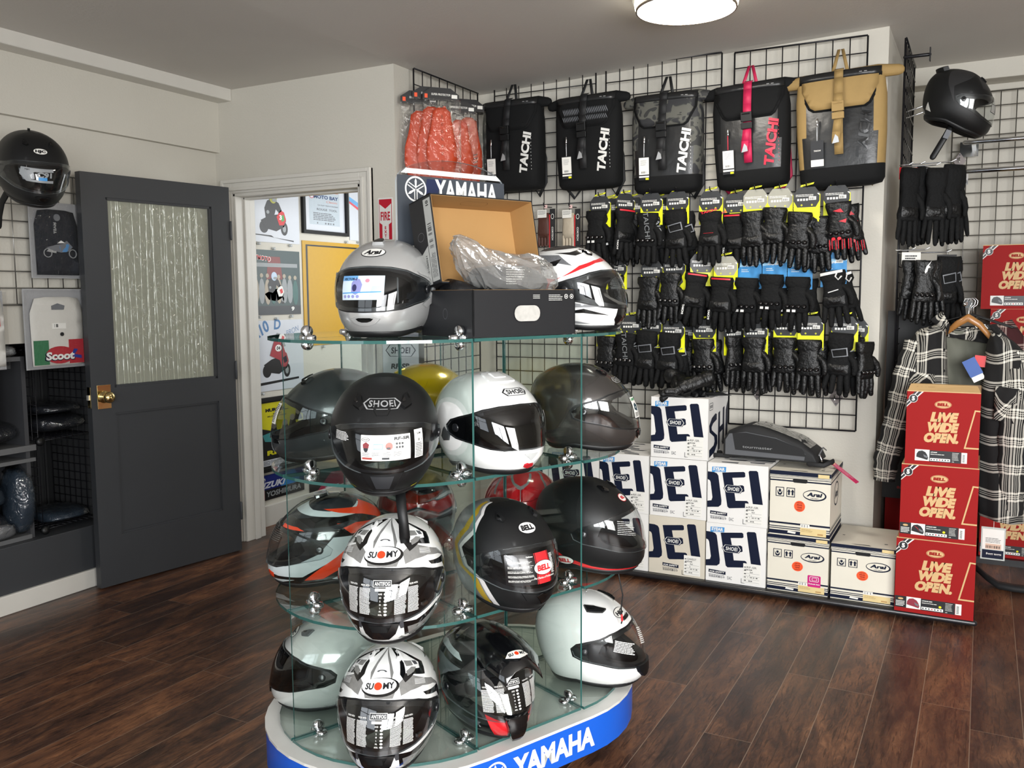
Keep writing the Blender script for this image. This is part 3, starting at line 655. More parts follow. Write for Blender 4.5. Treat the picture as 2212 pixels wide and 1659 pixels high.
def vn5(t, sh):
    top_vent(t, sh, 30, 70, BLK, 18, 13, h=.007)
    mpart('chin_vent', t, lambda b: (pad(b, sh, [(-24, 22), (-12, 7), (12, 7), (24, 22)], .005, BLK, .85), pad(b, sh, [(-12, 20), (-7, 10), (7, 10), (12, 20)], .007, M('charcoal_plastic', '#26282b', .4), .9, lo=.004)))
    mpart('brow_line', t, lambda b: pad(b, sh, [(-6, 60), (6, 60), (16, 70), (14, 71), (4, 62), (-4, 62), (-14, 71), (-16, 70)], .002, MBK))
    b = MB(); b.loft([[(x+sx_*.0, y, z) for sx_, (x, y, z) in [(0, (p0[0], p0[1]-w_, p0[2])), (0, (p0[0]+.003, p0[1]-w_, p0[2])), (0, (p0[0]+.003, p0[1]+w_, p0[2])), (0, (p0[0], p0[1]+w_, p0[2]))]] for p0, w_ in (((.06, .035, .004), .012), ((.125, .04, -.03), .012), ((.138, .045, -.075), .012), ((.140, .047, -.110), .013), ((.140, .047, -.125), .010))], BLK)
    b.build('chin_strap', t)
helmet('matte black helmet with white product card, tilted forward on the third shelf', (-1.322, 1.816, Z2+.012), -57, MBK, Shape(.98, 1.02, 1.0, chin=.008), tilt=9, deco=dk5, sticker=st5, vents=vn5)
YLW = M('pearl_yellow_paint', '#c9a900', .18, .25, coat=.7, var=.04)
def dk6(b, sh):
    hex_logo(b, sh, 172, 14, .05, INK, fg=INK); b.dec(text('DOT', 0, -.016, .008), sh.mp(172, 12), INK, .0015)
def vn6(t, sh):
    for p in ([(128, 66), (158, 68), (152, 60), (134, 58)], [(122, 82), (165, 84), (150, 76), (126, 75)], [(196-360, 66), (226-360, 68), (220-360, 60), (202-360, 58)]):
        mpart('rear_vent', t, lambda b: pad(b, sh, p, .003, YLW, .92))
helmet('yellow helmet seen from behind on the third shelf', (-1.517, 2.303, Z2), 88, YLW, Shape(), deco=dk6, vents=vn6)
def dk7(b, sh):
    hex_logo(b, sh, 4, 67, .090, INK); 
def vn7(t, sh):
    mpart('top_vent', t, lambda b: pad(b, sh, [(-32, 77), (32, 77), (40, 84), (60, 92), (-60, 92), (-40, 84)], .004, GW, .93)); mpart('top_vent', t, lambda b: pad(b, sh, [(-16, 82), (16, 82), (24, 89), (-24, 89)], .006, GW, .9, lo=.003))
    mpart('chin_vent', t, lambda b: (pad(b, sh, [(-40, 20), (-30, 15), (-16, 13), (0, 9), (16, 13), (30, 15), (40, 20), (16, 22), (-16, 22)], .003, GW, .93), pad(b, sh, [(-10, 18), (0, 12), (10, 18)], .005, M('pale_grey_plastic', '#b9bbba', .4), .9, lo=.002)))
    mpart('release_button', t, lambda b: pad(b, sh, [(-7, 6.5), (0, 5), (7, 6.5), (7, 9), (0, 10.5), (-7, 9)], .004, M('red_button', '#b81f2a', .3), .85))
    for s_ in (1, -1):
        p = [(88, 30), (96, 37), (104, 28), (100, 24), (90, 25)]; q = p if s_ > 0 else mir(p); mpart('side_lever', t, lambda b: pad(b, sh, q, .003, M('dark_lever', '#3a3d3f', .3), .9))
def st7(b, sh): g = card(b, sh, 42, 39, .018, .058, PAPER); b.dec(lines(-.007, -.025, .007, .026, 12, 3), g, INK, .0006)
helmet('glossy white modular helmet with a red chin button on the third shelf', (-1.186, 2.096, Z2), -21, GW, Shape(1.0, 1.03, 1.0, chin=.006), deco=dk7, sticker=st7, visor=thin('mid_smoke_visor', (.42, .43, .44), .015, base=.07), vents=vn7, layers=[])
GUN = M('gunmetal_metallic_paint', '#4d4a48', .24, .6, coat=.7, var=.04, scale=700)
def dk8(b, sh): hex_logo(b, sh, -4, 66, .075, SILV)
def st8(b, sh):
    g = card(b, sh, -8, 39, .035, .062, PAPER); b.dec(text('QWEST', 0, .024, .007, .030, .1, .04), g, M('green_print', '#1f8f4e', .4), .0006); b.dec(fill([(-.012, -.006), (.008, -.012), (.012, .006), (0, .014), (-.01, .008)]), g, M('teal_print', '#23404c', .4), .0006); b.dec(lines(-.014, -.028, .014, -.014, 4, 3), g, INK, .0006)
helmet('gunmetal helmet facing right on the third shelf', (-1.082, 2.497, Z2), 12, GUN, Shape(1, 1, 1, chin=.010), deco=dk8, sticker=st8, visor=thin('bright_visor', (.80, .82, .83), .015, base=.14), plate=M('grey_pivot', '#17181a', .2, var=.25, scale=150), vents=lambda t, sh: (top_vent(t, sh, 26, 76, GK, 18, 8), chin_vent(t, sh, BLKG, 14, 10, 18)))
# ---- shelf 2
AG = M('graphite_gloss', '#2b2f33', .15, coat=.8, var=.03); OR_ = M('fluo_red_paint', '#e2421f', .2, coat=.6, var=.02); PG = M('pale_grey_gloss', '#c4cccd', .15, coat=.7, var=.02)
L9 = []
for m_ in (lambda p: p, mir):
    L9 += [(m_([(10, 66), (40, 64), (80, 68), (120, 70), (160, 66), (175, 84), (150, 90), (100, 88), (60, 84), (20, 78)]), AG),
           (m_([(12, 72), (60, 68), (100, 66), (130, 68), (150, 76), (140, 80), (120, 74), (90, 72), (60, 74), (20, 82)]), PG), (m_([(80, 75), (128, 74), (148, 82), (165, 70), (178, 60), (160, 58), (130, 66), (100, 70)]), OR_),
           (m_([(96, 60), (150, 58), (160, 50), (110, 50)]), OR_), (m_([(78, 52), (100, 55), (120, 60), (112, 62), (90, 58), (60, 56)]), AG), (m_([(20, 58), (50, 57), (62, 54), (20, 55)]), OR_),
           (m_([(92, 48), (120, 48), (90, 26), (60, 12), (30, 12), (0, 16), (0, 20), (30, 20), (60, 26), (80, 34)]), PG), (m_([(120, 48), (150, 46), (120, 28), (80, 8), (60, 8), (95, 30)]), OR_),
           (m_([(0, 8), (20, 8), (50, 9), (30, 5), (0, 5)]), PG), (m_([(0, 10), (12, 16), (24, 14), (20, 9), (0, 9)]), OR_), (m_([(90, 6), (140, 30), (160, 30), (110, 4)]), PG)]
helmet('black helmet with orange and pale grey bands facing left on the second shelf', (-1.681, 2.019, Z1), -138, GK, Shape(1.0, 1, 1, chin=.010), layers=L9, sticker=lambda b, sh: vlines(b, sh, -24, 42, .08, .05, 9, WHT, 7, .5, .2), visor=VCLR, vents=lambda t, sh: (mpart('top_vent', t, lambda b: pad(b, sh, [(-34, 86), (34, 86), (60, 95), (-60, 95)], .006, GK, .9)),))
SG = M('silver_grey_gloss', '#8f8f8d', .22, .3, coat=.6, var=.25, scale=90); DGG = M('dark_grey_gloss', '#45464a', .2, coat=.6, var=.1)
LS = [([(-14, 60), (14, 60), (20, 62), (16, 57), (-16, 57), (-20, 62)], SG)]
for m_ in (lambda p: p, mir):
    LS += [(m_([(24, 66), (40, 72), (62, 66), (84, 60), (96, 50), (82, 56), (60, 60), (40, 60), (26, 58)]), SG),      # grey brow band
           (m_([(24, 96), (34, 82), (28, 72), (34, 66), (52, 70), (74, 66), (88, 74), (78, 84), (66, 96)]), GK), (m_([(36, 92), (42, 80), (38, 72), (54, 74), (70, 72), (78, 76), (70, 82), (58, 94)]), GW),
           (m_([(44, 82), (62, 80), (60, 76), (44, 77)]), SG), (m_([(64, 80), (74, 78), (72, 75), (64, 76)]), DGG), (m_([(40, 73.5), (54, 75.5), (64, 74), (54, 71.5), (40, 70)]), SG),
           (m_([(3, 99), (14, 84), (18, 74), (14, 68), (11, 80), (0, 96)]), SG),
           (m_([(58, 56), (74, 54), (92, 52), (100, 40), (96, 28), (80, 24), (62, 26), (86, 32), (92, 41), (86, 48), (62, 53)]), GK),
           (m_([(100, 60), (130, 58), (160, 62), (150, 50), (120, 46)]), SG), (m_([(104, 72), (150, 76), (178, 74), (178, 68), (140, 66)]), GK), (m_([(100, 44), (130, 40), (170, 44), (170, 38), (120, 34)]), GK),
           (m_([(24, 20), (40, 18), (70, 22), (90, 22), (70, 18), (46, 13), (34, 8), (28, 8)]), GK), (m_([(30, 15), (48, 14), (66, 18), (82, 20), (104, 22), (88, 14), (62, 8), (40, 4), (34, 6)]), SG),
           (m_([(44, 6), (64, 10), (86, 15), (98, 15), (86, 8), (60, 3), (46, 3)]), GK), (m_([(98, 24), (130, 22), (150, 12), (120, 12)]), GK), (m_([(16, 24), (22, 15), (26, 15), (24, 23)]), DGG), (m_([(20, 6), (30, 3), (34, 3), (24, 8)]), SG)]
def dkS(b, sh):
    mp0 = sh.mp(0, 64.5, .06); mp = lambda u, v, l: mp0(u*1.28, v*1.28, l); b.dec(fill(ellp(.001, -.0005, .044, .0195, 30), .008), mp, GK, .0009, True); b.dec(fill(ellp(-.002, .0015, .0405, .0165, 30), .008), mp, GW, .0014, True)
    b.dec(text('SU', -.0225, .001, .0125, .019, .1, .03), mp, INK, .0021); b.dec(fill(ellp(-.0035, .001, .0082, .0078, 18), .01), mp, OR_, .0022, True); b.dec(text('MY', .020, .001, .0125, .026, .1, .03), mp, INK, .0021)
    for s_ in (1, -1):
        m2 = sh.mp(58*s_, 63.5, -.25*s_)
        for i in range(6): b.dec(fill(rectp(-.018, -.006+i*.0024, .018, -.0052+i*.0024), .008), m2, GW, .001)
        b.dec(fill(ellp(0, 0, .006, .004, 14), .01), sh.mp(86*s_, 18), GK, .001, True)
    b.dec(fill(ellp(0, 0, .014, .006, 16)[:9], .008), sh.mp(0, 74.5), DGG, .001, True); b.dec(fill(ellp(0, 0, .008, .0035, 16)[:9], .008), sh.mp(0, 74.5), GW, .0014, True)
def vnS(t, sh):
    mpart('chin_vent', t, lambda b: (pad(b, sh, [(-22, 20), (-18, 12), (-10, 7), (10, 7), (18, 12), (22, 20), (12, 21), (-12, 21)], .004, GK, .9), pad(b, sh, [(-12, 19), (-8, 14), (8, 14), (12, 19)], .0055, BLK, .9, lo=.003)))
    mpart('visor_tab', t, lambda b: pad(b, sh, [(44, 27.5), (50, 28), (50, 30.5), (44, 30)], .009, CHR, .8))
    top_vent(t, sh, 36, 86, GW, 16, 9, h=.007); back_spoiler(t, sh, GW)
helmet('white grey and black patterned helmet on the second shelf, above its twin', (-1.304, 1.815, Z1+.006), -66, GW, Shape(.98, 1.0, 1.04, chin=.012), tilt=4, layers=LS, deco=dkS, sticker=antifog, visor=thin('crisp_visor', (.80, .81, .82), .012, base=.10), vents=vnS)
L11 = []
for m_ in (lambda p: p, mir):
    L11 += [(m_([(90, 40), (120, 46), (150, 44), (180, 52), (180, 64), (150, 56), (120, 58), (90, 54)]), M('dark_red_gloss', '#8c2222', .15, coat=.7, var=.03)), (m_([(90, 55), (120, 59.5), (150, 57.5), (180, 66), (180, 69), (150, 60.5), (120, 62.5), (90, 58)]), GG), (m_([(90, 36), (120, 42), (150, 40), (180, 48), (180, 50), (150, 42), (120, 44), (90, 38)]), GG)]
helmet('dark helmet with a red band seen from behind on the second shelf', (-1.646, 2.426, Z1), 125, AG, Shape(), layers=L11, vents=lambda t, sh: back_spoiler(t, sh, GK))
GOLD = M('mustard_matte', '#b3952a', .45, var=.04); MW = M('matte_white', '#d8d6d4', .45, var=.03); MG = M('matte_grey', '#8d9092', .42, var=.05); MDG = M('matte_dark_grey', '#787a7b', .42, var=.05)
L13 = []
for m_ in (lambda p: p, mir):
    L13 += [(m_([(62, 1), (58, 12), (66, 25), (84, 34), (94, 46), (84, 62), (86, 78), (110, 92), (179, 92), (179, 1)]), MDG), (m_([(92, 60), (130, 66), (170, 60), (160, 40), (120, 30), (100, 42)]), MG), (m_([(110, 30), (150, 24), (140, 8), (100, 8), (90, 20)]), MG), (m_([(120, 44), (150, 50), (170, 34), (140, 36)]), MW),
            (m_([(46, 1), (64, 25), (84, 34), (94, 46), (80, 62), (82, 78), (108, 93), (114, 92), (88, 77), (86, 62), (99, 46), (88, 32), (70, 25), (54, 1)]), MW),
            (m_([(56, 1), (72, 25), (92, 32), (103, 46), (92, 62), (94, 77), (118, 91), (128, 90), (102, 76), (100, 62), (112, 46), (100, 30), (80, 24), (66, 1)]), GOLD)]
def dk13(b, sh): oval_logo(b, sh, 0, 68, 'BELL', .031, .019, PAPER, INK, INK, .043, .015, .05, 0, .06)
def st13(b, sh):
    mp = sh.mp(-4, 38.5, .02); g = lambda u, v, l: mp(u, v, .0062+l); b.dec(fill(rectp(-.090, -.040, .055, .038), .012), g, M('visor_film_black', '#141416', .25, coat=.4), 0, True)
    b.dec(fill(rectp(-.002, -.040, .034, .038), .012), g, RED, .0005, True); b.dec(fill(rectp(-.0055, -.040, -.0040, .038), .012), g, RED, .0005); b.dec(fill(rectp(.036, -.040, .0375, .038), .012), g, RED, .0005)
    b.dec(fill(ellp(.017, .0, .030, .018, 24), .01), g, INK, .0008, True); b.dec(fill(ellp(.017, .0, .0288, .0168, 24), .01), g, PAPER, .0011, True); b.dec(text('BELL', .017, .0, .013, .040, .05, .06), g, RED, .0016)
    b.dec(text('The Choice of Professionals', .017, -.024, .0055, .066, .2, .01), g, PAPER, .0012); b.dec(text('ClickRelease', -.020, .031, .0035, .02), g, PAPER, .0006)
    for i in range(5): b.dec(lines(-.083, .022-i*.0118-.006, -.010, .022-i*.0118, 3, i, .35), g, PAPER, .0006)
    b.dec(lines(.041, -.02, .053, .03, 16, 8, .5), g, PAPER, .0006)
def vn13(t, sh):
    top_vent(t, sh, 40, 78, MBK, 20, 10); mpart('chin_vent', t, lambda b: (pad(b, sh, [(-26, 21), (-20, 14), (-6, 10), (6, 10), (20, 14), (26, 21), (8, 19), (-8, 19)], .003, BLK, .92), pad(b, sh, [(-8, 18), (0, 10), (8, 18), (0, 20)], .0055, BLKG, .85, lo=.002)))
helmet('matte black helmet with gold and white side stripes on the second shelf', (-1.149, 2.102, Z1+.01), -26, MBK, Shape(1, 1, 1.02, chin=.008), tilt=4, layers=L13, deco=dk13, sticker=st13, vents=vn13)
L14 = []
for m_ in (lambda p: p, mir):
    L14 += [(m_([(177, 50), (180, 50), (180, 72), (168, 76), (150, 88), (140, 88), (165, 74), (174, 70)]), GG), (m_([(130, 60), (136, 60), (126, 78), (100, 88), (96, 86), (120, 76)]), GG), (m_([(150, 90), (180, 94), (180, 97), (140, 94)]), GG)]
helmet('glossy red helmet with grey lines seen from behind on the second shelf', (-1.345, 2.610, Z1), 115, GR_, Shape(1, 1, .99), layers=L14, vents=lambda t, sh: back_spoiler(t, sh, GR_))
L15 = [([(0, 1), (40, 1), (70, 2), (100, 8), (130, 22), (155, 38), (180, 46), (180, 49), (155, 42), (130, 27), (100, 13), (70, 7), (40, 5.5), (0, 5.5)], M('bright_red_trim', '#e01c24', .3, coat=.4))]
L15 += [(mir(L15[0][0]), L15[0][1])]
def dk15(b, sh): oval_logo(b, sh, 0, 66, 'BELL', .024, .015, PAPER, RED, RED, .027, .01, 0, 0, .05); oval_logo(b, sh, -104, 10.5, 'BELL', .030, .017, PAPER, INK, RED, .040, .013, .05, 0, .06)
def vn15(t, sh):
    top_vent(t, sh, 26, 78, GK, 20, 9)
    b = MB(); b.tube([(.11, -.03, .003), (.118, -.035, -.03), (.128, -.038, -.07), (.124, -.04, -.11), (.126, -.04, -.132)], .0022, BLK, 6); b.tube([(.126, -.04, -.132), (.127, -.04, -.148)], .0035, RED, 8); b.tube([(.127, -.04, -.150), (.125, -.04, -.158)], .002, BLK, 6); b.build('dangling_cable', t)
helmet('matte black helmet with a red lower edge facing right on the second shelf', (-1.056, 2.481, Z1), 4, MBK, Shape(1.02, 1.0, 1.06, chin=.010), layers=L15, deco=dk15, vents=vn15, sticker=lambda b, sh: vlines(b, sh, -30, 42, .06, .042, 8, WHT, 11, -.2, .2), visor=VCLR)
# ---- bottom tier
PW = M('pearl_white_paint', '#c9ccc9', .14, .15, coat=.8, var=.02)
L16 = [([(0, 1), (60, 1), (120, 1), (180, 1), (180, 7), (120, 6), (60, 3), (0, 2)], BLKG)]
L16 += [(mir(L16[0][0]), BLKG)]
def dk16(b, sh): oval_logo(b, sh, -6, 67, 'HJC', .033, .018, PAPER, INK, INK, .045, .013, .1, 0, .06)
def dk16b(b, sh): dk16(b, sh); b.dec(text('EVOLUTION', 0, 0, .0045, .04), sh.mp(-74, 9), GG, .001); b.dec(fill(ellp(0, 0, .006, .006, 14), .01), sh.mp(-62, 22), CHR, .002, True)
helmet('pearl white helmet facing left on the bottom tier', (-1.664, 2.001, Z0), -140, PW, Shape(1.01, 1, 1, chin=.012), layers=L16, deco=dk16b, visor=thin('dark_smoke_visor', (.25, .27, .28), .02, base=.07), sticker=lambda b, sh: vlines(b, sh, -30, 40, .05, .035, 6, WHT, 12, .5, .25), vents=lambda t, sh: (top_vent(t, sh, 34, 74, M('smoke_plastic', '#4c4e50', .3), 24, 8), mpart('chin_vent', t, lambda b: pad(b, sh, [(-12, 22), (12, 22), (9, 15), (-9, 15)], .004, BLKG))))
helmet('white grey and black patterned helmet at the front of the bottom tier', (-1.345, 1.84, Z0), -66, GW, Shape(.98, 1.0, 1.06, chin=.012), layers=LS, deco=dkS, sticker=antifog, visor=thin('crisp_visor', (.80, .81, .82), .012, base=.10), vents=vnS)
L18 = []
G5 = M('mid_grey_gloss', '#74797c', .2, coat=.6, var=.05)
for m_ in (lambda p: p, mir):
    L18 += [(m_([(60, 56), (100, 60), (150, 56), (175, 40), (150, 20), (100, 18), (80, 28), (94, 42), (80, 50)]), G5), (m_([(96, 44), (106, 48), (100, 52), (112, 55), (104, 40), (96, 28), (82, 14), (86, 24), (94, 34)]), GR_), (m_([(60, 62), (100, 66), (150, 64), (110, 72), (70, 68)]), PG),
            (m_([(120, 50), (160, 46), (150, 30), (124, 34)]), DGG), (m_([(40, 16), (80, 18), (120, 10), (90, 6), (50, 6)]), DGG), (m_([(56, 9), (90, 13), (120, 12), (90, 11)]), PG),
            (m_([(34, 24), (12, 18), (9, 1), (24, 1), (30, 12)]), GR_), (m_([(150, 80), (130, 70), (160, 66), (176, 76)]), GR_)]
def vn18(t, sh):
    b = MB(); ns = 12; top = []; Wd = .086
    rings = []
    for i in range(9):
        x = -.03+.27*i/8; z = .266+.016*sin(i/8*pi*.9)-.045*(i/8)**2; wdt = Wd*(1-.10*i/8) if i < 7 else Wd*(.86-.22*(i-6)/2)
        rings.append([(x, wdt*(k/ns*2-1), z-.040*(k/ns*2-1)**2*(1 if i else 1.1)-(0 if up else .005)) for up, rng in ((1, range(ns+1)), (0, range(ns, -1, -1))) for k in rng])
    b.loft(rings, GK)
    z0 = lambda x, y: .266+.016*sin((x+.03)/.27*pi*.9)-.045*((x+.03)/.27)**2-.040*(y/(Wd*(1-.10*(x+.03)/.27)))**2
    def mp(u, v, l): x = .195+v; return Vector((x, u, z0(x, u)+l))
    b.dec(fill([(-.034, .004), (-.02, -.008), (.02, -.008), (.034, .004), (.02, .013), (0, .020), (-.02, .013)], .006), mp, PAPER, .0015); 
    b.dec(text('SU', -.017, .003, .009, .014, 0, .04), lambda u, v, l: mp(u, -v+.006, l), INK, .0025); b.dec(ellp_fill(0, .003, .006), mp, OR_, .0025); b.dec(text('MY', .017, .003, .009, .016, 0, .04), lambda u, v, l: mp(u, -v+.006, l), INK, .0025)
    b.build('peak', t)
    mpart('beak', t, lambda b: (pad(b, sh, [(-16, 25), (-10, 8), (-6, 2), (6, 2), (10, 8), (16, 25)], .016, GK, .75), ))
def ellp_fill(cx, cy, r): return fill(ellp(cx, cy, r, r, 16), .01)
VIS18 = [(a, t+(3 if t > 40 else 0)-(0 if t > 40 else 2)) for a, t in VIS]
helmet('black adventure helmet with a peak and red accents on the bottom tier', (-1.220, 2.122, Z0), -34, GK, Shape(1.0, 1, 1.0, chin=.035), layers=L18, vis=VIS18, sticker=antifog, visor=thin('crisp_visor', (.80, .81, .82), .012, base=.10), vents=vn18)
def vn19(t, sh):
    top_vent(t, sh, 52, 76, BLK, 46, 9, h=.007); mpart('top_vent', t, lambda b: pad(b, sh, [(-12, 60), (12, 60), (14, 63), (-14, 63)], .003, BLK)); back_spoiler(t, sh, BLK, 66, 30, .016)
    mpart('chin_vent', t, lambda b: pad(b, sh, [(-24, 23), (-20, 16), (-10, 10), (10, 10), (20, 16), (24, 23)], .010, BLK, .85))
def st19(b, sh): vlines(b, sh, -34, 40, .07, .035, 8, WHT, 14, -.35, .6); vlines(b, sh, 10, 42, .06, .05, 9, WHT, 15, -.3, .5)
helmet('glossy white helmet with black vents facing right on the bottom tier', (-1.063, 2.495, Z0), 6, GW, Shape(1.03, 1, 1.04, chin=.018), tilt=0, layers=[(p, BLKG) for p, _ in L16], deco=dk16, sticker=st19, vents=vn19)
# ================================================================== CARTONS ON THE LOW PLATFORM
PZ = .038; BY = 4.11
b = MB(); b.box(-2.45, .015, 4.085, 4.53, .012, PZ-.001, M('platform_black', '#141416', .4)); b.tube([(-2.45, 4.088, .024), (.015, 4.088, .024)], .013, M('platform_rail', '#1d1d20', .35, coat=.2), 10)
b.box(-2.4, -.02, 4.12, 4.5, 0, .012, BLK)
tag(b.build('low_platform'), 'low black platform carrying the stacked cartons along the white wall', 'platform')
CW = M('white_carton', '#e6e5e2', .55, spec=.3, var=.04, scale=14); CC = M('cream_carton', '#cfc8b8', .6, var=.07, scale=10); AW = M('off_white_carton', '#ddd8c9', .6, spec=.3, var=.06, scale=9)
def nrm(P, w, h): return [(x*w, (1-y)*h) for x, y in P]
def stamp_five(b, mp, w, h, x=.07, y=.06):
    b.dec(fill(nrm([(x, y+.10), (x+.235, y+.085), (x+.24, y), (x+.005, y+.01)], w, h)), mp, BLU, .0006)
    b.dec(text('5YEAR', (x+.12)*w, (1-y-.042)*h, .050*h, .20*w, .08, .05), mp, WHT, .0012); b.dec(text('WARRANTY', (x+.13)*w, (1-y-.083)*h, .016*h, .15*w), mp, WHT, .0012)
def hexbox(b, mp, cx, cy, W, col, bgc=None, fg=None):
    H = W*.40; hx = lambda s, t=0: [(cx-W/2*s, cy), (cx-W*.36*s, cy-H/2*s*1.0), (cx+W*.36*s, cy-H/2*s), (cx+W/2*s, cy), (cx+W*.36*s, cy+H/2*s), (cx-W*.36*s, cy+H/2*s)]
    if bgc: b.dec(fill(hx(1.08)), mp, bgc, .0012)
    b.dec(fill(hx(1), 1, holes=[hx(.93)]), mp, fg or col, .0018); b.dec(text('SHOEI', cx, cy, H*.50, W*.62, .08, .025, space=1.1), mp, fg or col, .0018)
def shoei_front(b, mp, w, h, five=True, cream=False, size='XL', model='RF-SR', safe_x=0):
    for P in ([(0, .155), (.10, .158), (.155, .175), (.18, .21), (.24, .62), (.235, .69), (.19, .73), (0, .75)], [(.245, .155), (.60, .115), (.625, .13), (.63, .19), (.61, .205), (.415, .228), (.44, .355), (.58, .335), (.61, .35), (.62, .43), (.60, .445), (.452, .455), (.475, .60), (.66, .585), (.685, .60), (.695, .63), (.69, .69), (.66, .70), (.37, .735), (.34, .71)],
              [(.68, .11), (.70, .09), (.81, .082), (.835, .10), (.925, .63), (.76, .625)]):
        b.dec(fill(nrm(P, w, h), 1), mp, NAVY, .0003)
    b.dec(fill(nrm([(0, .285), (.035, .30), (.05, .33), (.085, .58), (.07, .63), (0, .645)], w, h), 1), mp, CC if cream else CW, .0006)
    hexbox(b, mp, .435*w, .59*h, .31*w, WHT, NAVY, WHT)
    if five: stamp_five(b, mp, w, h)
    b.dec(fill(nrm([(.05+safe_x, .855), (.05+safe_x, .80), (.34+safe_x, .815), (.34+safe_x, .87)], w, h)), mp, NAVY, .0006); b.dec(text('FOR SAFETY', (.195+safe_x)*w, .165*h, .026*h, .25*w, .1, .03), mp, WHT, .0012)
    b.dec(lines((.05+safe_x)*w, .105*h, (.33+safe_x)*w, .122*h, 1, 3, .4), mp, NAVY, .0006); b.dec(text('取扱説明書在中', (.19+safe_x)*w, .082*h, .030*h, .27*w, 0, .01), mp, NAVY, .0006)
    if not cream: b.dec(text('EAC', .41*w, .085*h, .055*h, .075*w, 0, 0), mp, NAVY, .0006)
    b.dec(fill(rectp(.635*w, .035*h, .925*w, .375*h)), mp, PAPER, .0012)
    b.dec(text(model, .775*w, .315*h, .034*h, .16*w, 0, .0), mp, INK, .0018); b.dec(bars(.66*w, .262*h, .79*w, .283*h, 22, 3), mp, INK, .0018); b.dec(text('Exd', .77*w, .235*h, .022*h), mp, INK, .0018)
    b.dec(text(size, .745*w, .185*h, .024*h), mp, INK, .0018); b.dec(bars(.71*w, .135*h, .88*w, .155*h, 26, 5), mp, INK, .0018); b.dec(bars(.71*w, .075*h, .80*w, .093*h, 16, 6), mp, INK, .0018)
    for y in (.21, .165, .11, .06): b.dec(fill(rectp(.655*w, y*h, .905*w, (y+.003)*h)), mp, GREY, .0018)
    b.dec(lines(.65*w, .06*h, .685*w, .34*h, 5, 9, .25), mp, INK, .0018); b.dec(fill([(.60*w, .03*h), (.60*w, .11*h), (.608*w, .11*h), (.608*w, .038*h), (.66*w, .038*h), (.66*w, .03*h)]), mp, INK, .0006)
def shoei_box(label, x0, z0, w=.277, h=.287, d=.36, y=BY, **k):
    t = thing('helmet_box', label, 'box', (x0, y, z0), (0, 0, 0), 'stacked white and navy helmet cartons')
    cm = CC if k.get('cream') else CW
    b = MB(); b.box(0, w, 0, d, 0, h, cm); b.build('carton', t, bevel=.0025) if 0 else None
    fr = lambda u, v, l: (u, -l, v); shoei_front(b, fr, w, h, **k)
    rs = lambda u, v, l: (w+l, u, v)      # right side
    for P in ([(.42, .30), (.35, .28), (.18, .33), (.05, .44), (.07, .55), (.30, .66), (.33, .74), (.28, .80), (.07, .84), (.07, .97), (.33, .92), (.47, .80), (.45, .66), (.18, .53), (.17, .48), (.24, .43), (.42, .39)],):
        b.dec(fill([(x*d, (1-y_)*h) for x, y_ in P], 1), rs, NAVY, .0005)
    for P in ([(.50, .29), (.50, .93), (.59, .91), (.59, .64), (.73, .61), (.73, .87), (.82, .85), (.82, .22), (.73, .24), (.73, .51), (.59, .54), (.59, .27)], [(.95, .20), (.89, .30), (.89, .78), (.94, .84), (1, .83), (1, .14)]): b.dec(fill([(x*d, (1-y_)*h) for x, y_ in P], 1), rs, NAVY, .0005)
    b.dec(text('SHOEI', .14*d, .86*h, .05*h, .13*d), rs, NAVY, .0006); b.dec(fill(rrect(.05*d, .80*h, .23*d, .92*h, .01), 1, holes=[rrect(.058*d, .808*h, .222*d, .912*h, .009)]), rs, NAVY, .0006)
    tp = lambda u, v, l: (u, v, h+l); r = random.Random(int(x0*100)+int(z0*100))
    for i in range(9): xx = r.uniform(.05, .7)*w; yy = (.06+.1*i)*d; b.dec(fill([(xx, yy), (xx+r.uniform(.04, .10), yy), (xx+r.uniform(.03, .09), yy+.022), (xx-.01, yy+.016)]), tp, NAVY, .0004)
    for gy in (0, d): b.dec(fill(rectp(w*.1, d/2-.0008, w*.9, d/2+.0008)), tp, TANP, .0005)
    b.build('carton', t); return t
r1, r2, r3 = PZ, PZ+.288, PZ+.577
shoei_box('white and navy carton on top of the stack, carrying the loose gloves', -1.410, r3+.001, .281, .294)
shoei_box('white and navy carton directly under the topmost one', -1.412, r2, .279, .288, size='M')
shoei_box('yellowed white and navy carton without a blue sticker, on the platform', -1.415, r1, .279, .287, five=False, cream=True, model='QWEST', safe_x=.2, size='S')
shoei_box('white and navy carton partly under the black tank bag', -1.127, r2-.004, .281, .289, size='L')
shoei_box('white and navy carton on the platform beside the cream striped cartons', -1.130, r1, .281, .283, size='L')
shoei_box('cream-tinted navy-lettered carton next to the three-high stack, upper row', -1.678, r2, .258, .289)
shoei_box('white and navy carton on the platform, half hidden behind the black helmet', -1.680, r1, .260, .287, size='M')
shoei_box('navy-lettered carton seen through the glass, behind the red helmet', -1.962, r2, .279, .289)
shoei_box('navy-lettered carton on the platform, lower row behind the glass stand', -1.964, r1, .279, .287)
shoei_box('leftmost navy-lettered carton, upper row behind the glass stand', -2.246, r2, .279, .289)
shoei_box('leftmost navy-lettered carton on the platform, lower row', -2.248, r1, .279, .287)
